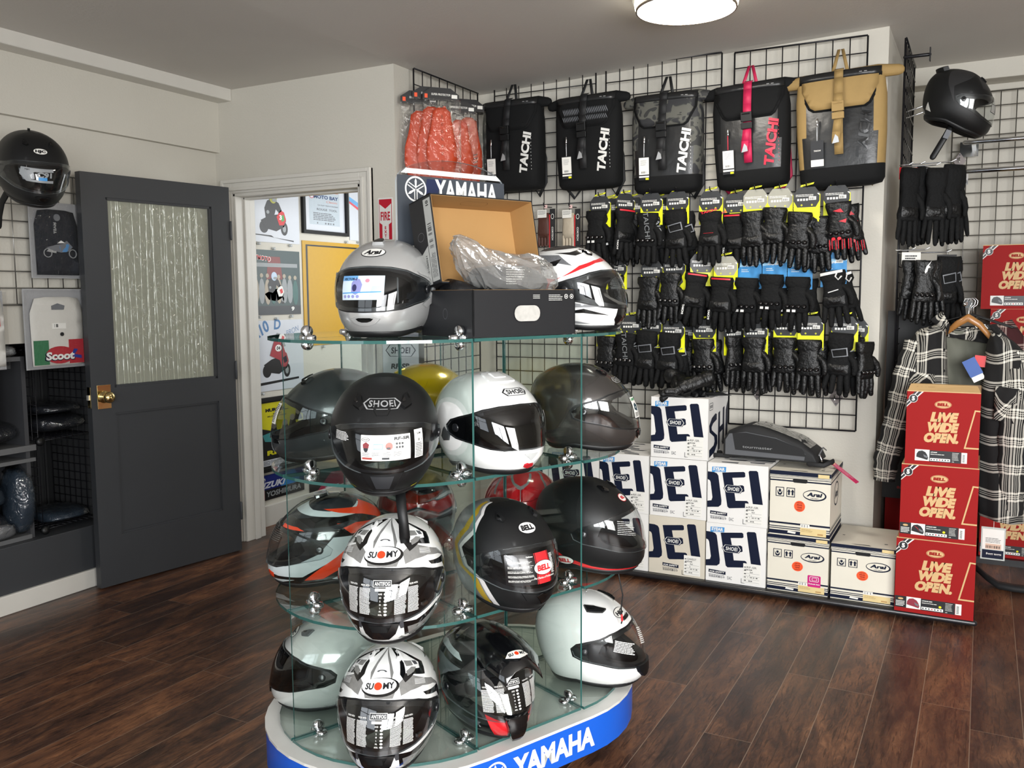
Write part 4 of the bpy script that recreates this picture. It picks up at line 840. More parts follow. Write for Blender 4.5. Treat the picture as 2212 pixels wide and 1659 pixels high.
def arai_front(b, mp, w, h, pink=False):
    b.dec(fill(nrm([(0, .985), (1, .985), (1, .925), (0, .925)], w, h)), mp, NAVY, .0004)
    for y in (.905, .875, .825): b.dec(fill(nrm([(0, y), (1, y), (1, y-(.014 if y > .85 else .028)), (0, y-(.014 if y > .85 else .028))], w, h)), mp, NAVY, .0004)
    for y, t in ((.160, .022), (.118, .010)): b.dec(fill(nrm([(0, y), (1, y), (1, y-t), (0, y-t)], w, h)), mp, NAVY, .0004)
    b.dec(fill(rrect(.38*w, .83*h, .62*w, .895*h, .008)), mp, BLKM, .0009)
    cx, cy = .74*w, .655*h
    b.dec(fill(ellp(cx, cy, .19*w, .085*h, 32)), mp, NAVY, .0006); b.dec(fill(ellp(cx-.002, cy+.001, .172*w, .068*h, 32)), mp, AW, .0009); b.dec(text('Arai', cx, cy+.004, .058*h, .24*w, .3, .05), mp, NAVY, .0015); b.dec(text('HELMET', cx, cy-.046*h, .012*h, .13*w, 0, .03), mp, NAVY, .0015)
    for x0 in (.10, .28):
        b.dec(fill(rectp(x0*w, .60*h, (x0+.14)*w, .745*h), 1, holes=[rectp((x0+.012)*w, .611*h, (x0+.128)*w, .734*h)]), mp, NAVY, .0006)
    for dx in (.32, .38): b.dec(fill([((dx-.014)*w, .63*h), ((dx+.014)*w, .63*h), ((dx+.014)*w, .68*h), ((dx+.03)*w, .68*h), (dx*w, .722*h), ((dx-.03)*w, .68*h), ((dx-.014)*w, .68*h)], 1), mp, NAVY, .0006)
    b.dec(fill([(.125*w, .70*h), (.135*w, .64*h), (.155*w, .62*h), (.185*w, .62*h), (.205*w, .64*h), (.215*w, .70*h), (.19*w, .66*h), (.17*w, .645*h), (.15*w, .66*h)], 1), mp, NAVY, .0006); b.dec(fill(ellp(.17*w, .69*h, .022*w, .025*h, 8)), mp, NAVY, .0008)
    cx, cy = .50*w, .47*h; b.dec(fill(ellp(cx, cy, .09*w, .085*h, 28)), mp, ORG, .0009)
    for s, dy in (('LIMITED', .055), ('FIVE', .018), ('YEAR', -.018), ('WARRANTY', -.055)): b.dec(text(s, cx, cy+dy*h, (.014 if abs(dy) > .03 else .024)*h, (.10 if abs(dy) > .03 else .085)*w, 0, .04), mp, M('dark_red_ink', '#7a1d10', .5), .0015)
    TL = M('buff_label', '#dcc68f', .6, var=.04)
    b.dec(fill(rectp(.52*w, .03*h, .94*w, .145*h)), mp, TL, .0010); b.dec(lines(.54*w, .08*h, .72*w, .13*h, 3, 5, .3), mp, M('faded_ink', '#9c7f4e', .6), .0015); b.dec(fill(rectp(.80*w, .05*h, .89*w, .075*h)), mp, M('faded_ink2', '#b8935c', .6), .0015)
    b.dec(fill(rectp(.52*w, .145*h, .67*w, .20*h)), mp, PAPER, .0012); b.dec(bars(.54*w, .155*h, .65*w, .192*h, 16, 4), mp, INK, .0016); b.dec(fill([(.31*w, .045*h), (.44*w, .035*h), (.45*w, .065*h), (.32*w, .075*h)]), mp, PAPER, .0012)
    if pink:
        PK = M('magenta_sticker', '#c4257a', .4); b.dec(fill(rrect(.67*w, .14*h, .88*w, .345*h, .005)), mp, PK, .0014); b.dec(fill(rrect(.70*w, .235*h, .85*w, .325*h, .006), 1, holes=[rrect(.708*w, .242*h, .842*w, .318*h, .005)]), mp, WHT, .0018); b.dec(fill(rrect(.74*w, .255*h, .82*w, .305*h, .003), 1, holes=[rrect(.746*w, .260*h, .814*w, .30*h, .003)]), mp, WHT, .0018); b.dec(text('Pinlock lens', .775*w, .195*h, .022*h, .18*w, 0, .03), mp, WHT, .0018)
def arai_box(label, x0, z0, w, h, d=.36, y=BY, pink=False, tilt=0):
    t = thing('helmet_box', label, 'box', (x0, y, z0), (0, 0, 0), 'cream cartons with navy stripes')
    b = MB(); b.box(.002, w-.002, .002, d, 0, h-.02, AW); arai_front(b, lambda u, v, l: (u, .002-l, v), w, h, pink)
    rs = lambda u, v, l: (w-.002+l, u, v)
    for y0, y1 in ((.925, .985), (.87, .89), (.845, .855), (.14, .16), (.10, .11), (0, .07)): b.dec(fill(rectp(0, (1-y1)*h if y0 > .5 else (1-y1)*h, d, (1-y0)*h)), rs, NAVY, .0004)
    b.dec(fill(ellp(.5*d, .6*h, .20*d, .19*h, 24), 1, holes=[ellp(.5*d, .6*h, .175*d, .165*h, 24)]), rs, NAVY, .0006); b.dec(text('Arai', .5*d, .6*h, .12*h, .25*d, .2, .04), rs, NAVY, .0006)
    b.build('carton', t)
    b = MB(); b.box(0, w, 0, d+.002, h-.105*h, h, AW); fm = lambda u, v, l: (u, -l, v)
    for y0, y1, m in ((.0, .062, NAVY), (.068, .076, NAVY), (.088, .094, NAVY)): b.dec(fill(rectp(0, (1-y1)*h, w, (1-y0)*h)), fm, m, .0005); b.dec(fill(rectp(0, (1-y1)*h, d, (1-y0)*h)), lambda u, v, l: (w+l, u, v), m, .0005)
    b.dec(fill(rectp(.79*w, .93*h, .97*w, .985*h)), fm, M('buff_label', '#dcc68f', .6, var=.04), .0010)
    tp = lambda u, v, l: (u, v, h+l); b.dec(fill([(.30*w, .06*d), (.62*w, .05*d), (.58*w, .085*d), (.36*w, .08*d)]), tp, INK, .0004); b.dec(fill([(.1*w, .45*d), (.14*w, .45*d), (.14*w, .48*d), (.1*w, .48*d)]), tp, INK, .0004); b.dec(fill([(.8*w, .2*d), (.85*w, .2*d), (.85*w, .23*d), (.8*w, .23*d)]), tp, INK, .0004)
    b.build('lid', t); return t
arai_box('cream striped carton stacked under the black tank bag', -.838, .301, .268, .298)
arai_box('cream striped carton with a magenta sticker, on the platform', -.843, PZ, .272, .262, pink=True)
arai_box('cream striped carton on the platform next to the red cartons', -.563, PZ, .268, .252)
BR = M('red_carton', '#961a1a', .6, var=.04, scale=12, spec=.15); BT = M('tan_carton', '#c6a473', .6, var=.04)
def bell_box(label, x0, z0, w, h, d=.34, y=4.07, open_top=False, kind=0, group='red cartons with tan lettering', top=None):
    t = thing('helmet_box', label, 'box', (x0, y, z0), (0, 0, 0), group)
    b = MB(); b.box(0, w, 0, d, 0, h, BR); fm = lambda u, v, l: (u, -l, v)
    N = lambda P: nrm(P, w, h)
    b.dec(fill(N([(0, .215), (0, .15), (.14, .0), (.23, 0)])), fm, WHT, .0004); b.dec(fill(N([(0, .20), (0, .165), (.16, .0), (.205, 0)])), fm, INK, .0008); b.dec(fill(N([(0, .145), (0, .12), (.11, 0), (.135, 0)])), fm, INK, .0008)
    b.dec(fill(ellp(.09*w, .905*h, .062*w, .058*h, 24)), fm, WHT, .0010); b.dec(fill(ellp(.09*w, .905*h, .056*w, .052*h, 24)), fm, INK, .0014); b.dec(text('5', .09*w, .905*h, .056*h, .042*w, 0, .06), fm, WHT, .0019)
    b.dec(fill(ellp(.50*w, .835*h, .115*w, .052*h, 30)), fm, TANP, .0006); b.dec(fill(ellp(.50*w, .835*h, .110*w, .047*h, 30), 1, holes=[ellp(.50*w, .835*h, .105*w, .043*h, 30)]), fm, BR, .001); b.dec(text('BELL', .50*w, .835*h, .036*h, .155*w, .05, .07), fm, BR, .001)
    for s, x, y_, tw in (('LIVE', .525, .665, .36), ('WIDE', .500, .525, .43), ('OPEN.', .495, .380, .48)): b.dec(text(s, x*w, y_*h, .115*h, tw*w, .2, .075), fm, TANP, .0006)
    b.dec(fill(N([(1, .225), (.925, .22), (.80, .745), (1, .745), (1, .725), (.825, .725), (.94, .24), (1, .245)]), 1), fm, TANP, .0006)
    lab = .15
    b.dec(fill(rectp(.14*w, .055*h, .34*w, .21*h)), fm, WHT, .0006)
    if kind: b.dec(fill(rectp(.005*w, .055*h, .155*w, .21*h)), fm, INK, .0010); b.dec(fill(ellp(.08*w, .175*h, .035*w, .014*h, 14)), fm, TANP, .0014); b.dec(lines(.02*w, .07*h, .14*w, .15*h, 4, 3, .5), fm, WHT, .0014)
    hp = [(.16, .105), (.165, .15), (.19, .185), (.24, .195), (.285, .175), (.31, .14), (.325, .10), (.315, .07), (.29, .075), (.25, .085), (.20, .095)]
    b.dec(fill([(x*w, y_*h) for x, y_ in hp], 1), fm, INK if kind < 2 else M('wine_print', '#8e3040', .4), .0010); b.dec(fill([(.255*w, .145*h), (.315*w, .12*h), (.31*w, .095*h), (.27*w, .11*h)]), fm, GREY, .0014)
    if kind == 1: b.dec(fill([(.19*w, .18*h), (.24*w, .15*h), (.27*w, .10*h), (.24*w, .14*h)]), fm, RED, .0014)
    b.dec(fill(rectp(.34*w, .05*h, .77*w, .205*h)), fm, INK, .0006); b.dec(text('LITHIUM MIPS' if kind else 'LITHIUM', (.42 if kind else .40)*w, .180*h, .014*h, (.13 if kind else .085)*w, .1, .04), fm, PAPER, .0010); b.dec(lines(.355*w, .145*h, .60*w, .160*h, 1, 2, .5), fm, PAPER, .001)
    b.dec(fill(rectp(.35*w, .062*h, .625*w, .10*h)), fm, WHT, .0010)
    for i in range(7): b.dec(fill(ellp((.37+i*.038)*w, .08*h, .011*w, .009*h, 6)), fm, RED if i == 3 else INK, .0014)
    b.dec(lines(.65*w, .085*h, .745*w, .195*h, 6, 4, .3), fm, PAPER, .001); b.dec(text('SIZE', .665*w, .066*h, .010*h), fm, PAPER, .001)
    b.dec(fill(rectp(.775*w, .055*h, .85*w, .20*h)), fm, PAPER, .0008)
    for i in range(9): b.dec(fill(rectp(.79*w, (.07+i*.012)*h, .82*w, (.076+i*.012)*h)), fm, INK, .0013)
    if kind: b.dec(fill(ellp(.585*w, .125*h, .018*w, .016*h, 12)), fm, YEL, .0014)
    rs = lambda u, v, l: (w+l, u, v); b.dec(fill([(0, .755*h), (.05*d, .76*h), (.12*d, .77*h), (.12*d, .75*h), (.02*d, .738*h), (0, .735*h)]), rs, TANP, .0006); b.dec(lines(.35*d, .3*h, .8*d, .6*h, 8, 4, .3), rs, TANP, .0006)
    b.dec(fill(rectp(0, .255*h, .5*d, .275*h)), rs, TANP, .0006)
    b.build('carton', t)
    b = MB(); b.box(.0006, w-.0006, .0006, d-.0006, h, h+.004, BT)
    if open_top: b.add([(0.002, 0.002, h+.004), (w-.002, .002, h+.004), (w-.014, .06, h+.026), (.010, .055, h+.028)], [(0, 1, 2, 3)], BT); b.dec(text('-  .  . ----', .25*w, .02, .006, .25*w), lambda u, v, l: (u, .012+v*.8, h+.0095+v*.45+l), INK, .0006)
    b.build('top_flap', t, solid=0)
    return t
bell_box('topmost red carton with its tan top flap raised', -.272, .682, .276, .308, open_top=True, kind=0)
bell_box('middle red carton of the three-high stack', -.283, .362, .293, .316, kind=1)
bell_box('bottom red carton standing at the end of the black platform', -.292, PZ, .304, .320, kind=2)
# ------------------------------------------------------------------ tank bag lying on the cartons
FAB = M('black_nylon', '#17181a', .7, var=.12, scale=200, bump=.15, bscale=900); GFAB = M('grey_nylon', '#55575b', .65, var=.08, scale=200, bump=.1, bscale=900)
p0 = Vector((-1.08, 4.20, .616)); t = thing('tank_bag', 'black tank bag with grey side panels lying across two cartons', 'bag', p0, (0, 0, radians(-3)))
prof = [(0, .015), (.0, .10), (.02, .135), (.10, .165), (.16, .168), (.26, .140), (.36, .105), (.42, .06), (.44, .015)]
b = MB(); rings = []
for yy, s, i in ((0, .80, .012), (.01, .93, .004), (.03, 1, 0), (.17, 1, 0), (.19, .93, .004), (.20, .80, .012)): rings.append([(.22+(x-.22)*(.96+.04*s), yy, .01+(z-.01)*s) for x, z in prof])
b.loft(rings, FAB, close=True); b.build('body', t, bevel=.006)
b = MB(); fm = lambda u, v, l: (u, -.001-l, v+.004)
b.dec(fill([(.012, .02), (.38, .02), (.385, .05), (.36, .075), (.25, .115), (.11, .133), (.03, .120), (.012, .09)], .05), fm, GFAB, .0); b.dec(fill([(.06, .045), (.39, .038), (.37, .073), (.25, .112), (.11, .130), (.045, .124)], .05), fm, FAB, .0012); b.dec(text('tourmaster', .165, .063, .013, .14, .05, .0), fm, SILV, .0024); b.build('side_panel', t)
b = MB(); vs, fs = fill([(.13, .03), (.40, .03), (.40, .17), (.13, .17)], .05)
def tz(x): 
    for (xa, za), (xb, zb) in zip(prof, prof[1:]):
        if xa <= x <= xb and xb > xa: return za+(zb-za)*(x-xa)/(xb-xa)
    return .1
b.add([(x, y, tz(x)+.0035) for x, y in vs], fs, thin('clear_vinyl', (.55, .55, .53), .1, base=.12, bump=.4, bscale=25, diff=.25, dcol=(.35, .35, .33)), True); b.build('map_window', t)
b = MB(); b.tube([(.44, .02, .05), (.442, .10, .075), (.44, .18, .05)], .003, GREY, 6); b.tube([(.442, .03, .05), (.452, .028, .025)], .005, CHR, 6); b.build('zipper', t)
for pts in ([(.02, .02, .012), (-.06, .01, .012), (-.09, .04, .014), (-.04, .09, .012)], [(.40, .0, .010), (.47, -.02, .012), (.505, .02, .03), (.49, .07, .012), (.42, .10, .012)]):
    b = MB(); b.tube(pts, .011, FAB, 8, squash=.5); b.build('strap', t)
b = MB(); b.tube([(.005, .06, .07), (-.02, .08, .07), (-.02, .13, .07), (.005, .15, .07)], .012, FAB, 8); b.build('handle', t)
t2 = thing('hang_tag', 'magenta folded hang tag sticking out from the tank bag strap', 'tag', (-.60, 4.24, .632), (0, radians(34), radians(-12)))
b = MB(); b.box(0, .150, -.002, .040, -.001, .0005, M('magenta_card', '#c52a5e', .4)); fm = lambda u, v, l: (u, v-.002, .0005+l); b.dec(lines(.02, .006, .13, .034, 5, 3, .3), fm, M('pale_pink_ink', '#f0b9c8', .5), .0004); b.dec(fill(rectp(.006, .008, .022, .032)), fm, M('peach_label', '#f0c090', .5), .0006); b.build('card', t2)
# ------------------------------------------------------------------ wire grid panels
def grid(name_label, width, z0, z1, cells, M4, mat=WIRE, r=.0027, step=.0762, fr=.0042, depth=.0):
    """wire panel in its own x-z plane"""
    t = thing('wire_grid_panel', name_label, 'grid panel'); t.matrix_world = M4
    b = MB(); n = cells
    def bar(a, c, rr): b.tube([a, c], rr, mat, 6, cap=False)
    for i in range(n+1): x = width*i/n; bar((x, 0, z0), (x, 0, z1), fr if i in (0, n) else r)
    m = round((z1-z0)/step)
    for j in range(m+1): z = z0+(z1-z0)*j/m; bar((0, -r*1.6, z), (width, -r*1.6, z), fr if j in (0, m) else r)
    b.build('wire_mesh', t); return t
I4 = lambda x, y, rz=0: Matrix.Translation((x, y, 0)) @ Matrix.Rotation(rz, 4, 'Z')
GP = 4.494
g1 = grid('black wire grid panel behind the two leftmost backpacks', .613, .745, 2.590, 8, I4(-2.476, GP)); g2 = grid('black wire grid panel behind the camouflage backpack', .613, .745, 2.586, 8, I4(-1.806, GP)); g3 = grid('black wire grid panel behind the tan backpack, nearest the wall end', .610, .745, 2.576, 8, I4(-1.130, GP))
g4 = grid('black wire grid panel on the short return wall, behind the orange protectors', .64, .75, 2.535, 8, I4(XC+.05, 3.83, pi/2))
g5 = grid('black wire grid panel seen edge-on, on the end of the white wall', .62, .62, 2.585, 8, I4(XP+.06, 4.66, pi/2))
def diamond(M4, par):
    b = MB(); b.add([(0, 0, -.045), (.032, 0, 0), (0, 0, .045), (-.032, 0, 0), (0, .003, -.045), (.032, .003, 0), (0, .003, .045), (-.032, .003, 0)], [(0, 1, 2, 3), (7, 6, 5, 4), (0, 4, 5, 1), (1, 5, 6, 2), (2, 6, 7, 3), (3, 7, 4, 0)], M('steel_plate', '#7c7472', .4, .5))
    b.tube([(0, 0, .01), (0, -.05, .01), (0, -.052, -.012)], .004, CHR, 8)
    for z in (-.033, .033): b.lathe([(0, 0), (.004, 0), (.003, .002), (0, .002)], GREY, 8, Matrix.Translation((0, -.002, z)) @ Matrix.Rotation(pi/2, 4, 'X'))
    o = b.build('wall_bracket', par); o.matrix_world = M4; return o
for gp_, px, py in ((g3, 1636, 846), (g3, 1806, 858), (g2, 1340, 842), (g1, 1228, 560)):
    p = atY(px, py, WB-.004); o = diamond(Matrix.Identity(4), None); o.parent = gp_; o.location = (p.x-gp_.location.x, p.y-gp_.location.y, p.z)
# ------------------------------------------------------------------ backpacks
def camo_mat():
    m = bpy.data.materials.new('dark_camouflage_cloth'); m.use_nodes = True; g = NG(m); p = g.n['Principled BSDF']; n = g.noise(g.coord(), 14, 2, .6)
    c = g.ramp(n, [(0, '#26272a'), (.44, '#3c3d3a'), (.46, '#55554f'), (.56, '#2c2d2d')]); c.node.color_ramp.interpolation = 'CONSTANT'; g.L.new(c, p.inputs['Base Color']); p.inputs['Roughness'].default_value = .7; return m
CAMO = camo_mat(); TPU = M('coated_black_cloth', '#1e1f20', .33, var=.1, scale=8, bump=.35, bscale=14); TANC = M('khaki_cloth', '#9a7f4e', .75, var=.08, scale=30, bump=.1, bscale=600); PINK = M('magenta_webbing', '#c01f4e', .6, var=.05); SOFT = M('soft_black_cloth', '#101112', .85, var=.1, scale=60, spec=.25, bump=.25, bscale=18)
WEB = M('black_webbing', '#18191b', .7, var=.1, bump=.1, bscale=1500)
def backpack(label, x, ztop, flap, side, web, txt, front, buckle, roll=0, H=.46, W=.37, tagc=PAPER, y=4.405, rollw=.21, hz=.10, tread=False):
    t = thing('backpack', label, 'backpack', (x, y, ztop), (radians(4), radians(roll), 0), 'roll-top backpacks on the wire grid')
    b = MB(); rings = []; n = 8
    for z, wx, dy, cy in ((0, .165, .018, .0), (-.03, .175, .045, .0), (-.10, .182, .060, 0), (-.25, .180, .075, -.006), (-.38, .172, .080, -.008), (-.435, .170, .080, -.006), (-.456, .158, .070, 0), (-.464, .12, .05, .0)):
        k = W/.37; z = z*H/.46; ring = []
        for i in range(28):
            a = 2*pi*i/28; e = .36; ring.append((wx*k*math.copysign(abs(cos(a))**e, cos(a)), cy+dy*math.copysign(abs(sin(a))**.7, sin(a)), z))
        rings.append(ring)
    b.loft(rings, front)
    for i, f in enumerate(b.f):
        c = [sum(b.v[j][q] for j in f)/len(f) for q in range(3)]
        if c[2] < -.39*H/.46: b.m[i] = b.mi(SOFT)
        elif abs(c[0]) > .140*k-.00: b.m[i] = b.mi(side)
    b.build('body', t)
    yf = lambda z: -.0475-.028*min(1, max(0, -z/.3))-.003
    def fy(u, v, l): return Vector((u, yf(v)-.006-l-.012*(1 if 0 else 0), v))
    b = MB(); F = [(-.165, .012), (.165, .012), (.163, -.06), (.125, -.135), (.105, -.148), (-.105, -.148), (-.125, -.135), (-.163, -.06)]; F = [(x_*k, z_*H/.46) for x_, z_ in F]
    vs, fs = fill(F, .03); fz = lambda u, v: -.030-.036*min(1, max(0, (.012-v)/.16))**.6-.006+.020*(abs(u)/.165)**4
    m_ = len(vs); b.add([(u, fz(u, v), v) for u, v in vs], fs, SOFT, True); G = [(x_*.93, z_*.93-.004) for x_, z_ in F]; vs, fs = fill(G, .03); b.add([(u, fz(u, v)-.004, v) for u, v in vs if True], fs, flap, True)
    vs, fs = fill([(-.163*k, .012), (.163*k, .012), (.163*k, -.022), (-.163*k, -.022)], .03); b.add([(u, fz(u, v)-.007, v) for u, v in vs], fs, TPU, True)
    b.dec(fill(rectp(.085, -.008, .097, -.005)), lambda u, v, l: (u, fz(u, v)-.008-l, v), SILV, .0005); b.dec(fill(rectp(.105, -.008, .117, -.005)), lambda u, v, l: (u, fz(u, v)-.008-l, v), SILV, .0005)
    if tread:
        for i in range(26): u0 = -.12+.0095*i; b.dec(fill([(u0, -.05), (u0+.012, -.075), (u0+.012, -.085), (u0, -.06)]), lambda u, v, l: (u, fz(u, v)-.006-l, v), GREY, .0005); b.dec(fill([(u0, -.09), (u0+.010, -.11), (u0+.010, -.118), (u0, -.098)]), lambda u, v, l: (u, fz(u, v)-.006-l, v), GREY, .0005)
    b.build('flap', t, solid=.004)
    b = MB(); b.tube([(-rollw, .0, -.018), (-.16, -.005, -.012), (.16, -.005, -.008), (rollw, .0, -.014)], [.024, .03, .03, .024], side if side is not TPU else SOFT, 12, squash=.7); b.build('roll_top', t)
    b = MB(); sw = .019; path = [(0, -.030, .022), (0, -.058, .012), (0, -.068, -.02), (0, -.086, -.09), (0, -.096, -.145), (0, -.100, -.20), (.0, -.104, -.27), (0, -.100, -.36)]
    for a, c in zip(path, path[1:]): b.add([(-sw, a[1], a[2]), (sw, a[1], a[2]), (sw, c[1], c[2]), (-sw, c[1], c[2])], [(0, 1, 2, 3)], web, True)
    b.build('webbing_strap', t, solid=.003)
    b = MB(); path = [(0, -.106, -.20), (-.008, -.114, -.26), (-.012, -.114, -.31)]
    for a, c in zip(path, path[1:]): b.add([(a[0]-sw*.9, a[1], a[2]), (a[0]+sw*.9, a[1], a[2]), (c[0]+sw*.9, c[1], c[2]), (c[0]-sw*.9, c[1], c[2])], [(0, 1, 2, 3)], web, True)
    b.dec(fill([(-.026, -.312), (.004, -.308), (.0, -.285), (-.012, -.272)]), lambda u, v, l: (u, -.1175-l, v), SILV, .0005); b.build('strap_tail', t, solid=.003)
    b = MB(); b.box(-.026, .026, -.118, -.100, -.172, -.128, buckle); b.box(-.020, .020, -.121, -.117, -.140, -.134, BLKG if buckle is BLK else web); b.box(-.026, .026, -.116, -.100, -.205, -.176, buckle); b.build('buckle', t, bevel=.004)
    b = MB()
    for s_ in (-1, 1): b.add([(s_*.034-.008, -.02, .0), (s_*.034+.008, -.02, .0), (s_*.008+.007, .02, hz), (s_*.008-.007, .02, hz)], [(0, 1, 2, 3)], web, True)
    b.build('haul_loop', t, solid=.003)
    # lettering up the right side
    b = MB(); fmz = lambda u, v, l: Vector((.108+v, yf(u-.30)-.030-l, u-.285)); 
    bodyy = lambda xx, zz: -.0
    def bm(u, v, l):
        z = -.275+u; xx = .105+v; d = .068 if z > -.2 else .083
        return Vector((xx, -(.060+.022*min(1, max(0, (-z-.06)/.2)))*(1-.35*max(0, (xx-.09)/.09)**2)-.004-l, z))
    b.dec(text('TAICHI', 0, 0, .042, .215, .12, .045, -.13), lambda u, v, l: bm(u, -v, l), txt, .003)
    b.dec(text('. . . . . . . . . . .', 0, 0, .01, .18), lambda u, v, l: bm(u, .030-v*1, l), txt, .003); 
    o = b.build('lettering', t)
    b = MB(); b.box(-.122, -.066, -.100, -.098, -.405, -.29, tagc if tagc is not PAPER else INK); tg = lambda u, v, l: (u, -.1-l, v)
    if tagc is PAPER:
        b.dec(fill(rectp(-.120, -.378, -.068, -.295)), tg, PAPER, .0006); b.dec(lines(-.112, -.335, -.078, -.305, 5, 3, .25), tg, GREY, .001); b.dec(bars(-.108, -.372, -.082, -.362, 14, 3), tg, INK, .001); b.dec(fill(rectp(-.120, -.392, -.068, -.384)), tg, PAPER, .0006); b.dec(fill(rectp(-.086, -.404, -.070, -.395)), tg, YEL, .0006)
    else: b.dec(text('TAICHI', -.094, -.335, .006, .03, .2, .03), tg, PAPER, .001); b.dec(fill(rectp(-.122, -.405, -.066, -.375)), tg, PAPER, .001)
    b.build('hang_tag', t)
    b = MB(); b.tube([(-.092, -.092, -.20), (-.093, -.098, -.23), (-.094, -.099, -.29)], .0022, txt if web is PINK else SILV, 6); b.tube([(-.092, -.094, -.196), (-.092, -.098, -.222)], .005, CHR, 8); b.build('zip_pull', t)
    b = MB()
    for s_ in (-1, 1): b.tube([(s_*.10, .06, -.06), (s_*.16, .055, -.30), (s_*.17, .03, -.43), (s_*.12, .045, -.50), (s_*.09, .055, -.46)], .010, web if web in (PINK, TANC) else WEB, 6, squash=.35)
    b.build('shoulder_strap', t)
    return t
zb = lambda px, py: atY(px, py, 4.39)
TXW = M('white_lettering', '#dcdcd8', .4); TXD = M('dark_tonal_lettering', '#0d0e0f', .3)
def bp(label, px, py, *a, **k): p = zb(px, py); return backpack(label, p.x, p.z, *a, **k)
bp('plain black backpack at the left end of the row', 1105, 222, SOFT, SOFT, WEB, TXW, SOFT, BLK, H=.465)
bp('black backpack with a grey tyre-tread pattern on its flap', 1268, 212, SOFT, SOFT, WEB, TXW, SOFT, BLK, tread=True, H=.46, roll=-1)
bp('black backpack with a dark camouflage flap and sides', 1440, 208, CAMO, CAMO, WEB, TXW, TPU, BLK, H=.47)
bp('black backpack with magenta straps and red lettering', 1620, 186, SOFT, SOFT, PINK, M('crimson_lettering', '#cf1f3d', .4), TPU, BLK, roll=-2, H=.475)
bp('tan and black backpack with khaki straps and buckle', 1815, 160, TANC, TANC, TANC, TXD, TPU, TANC, tagc=INK, roll=-2, H=.50, W=.40, rollw=.245, hz=.115)
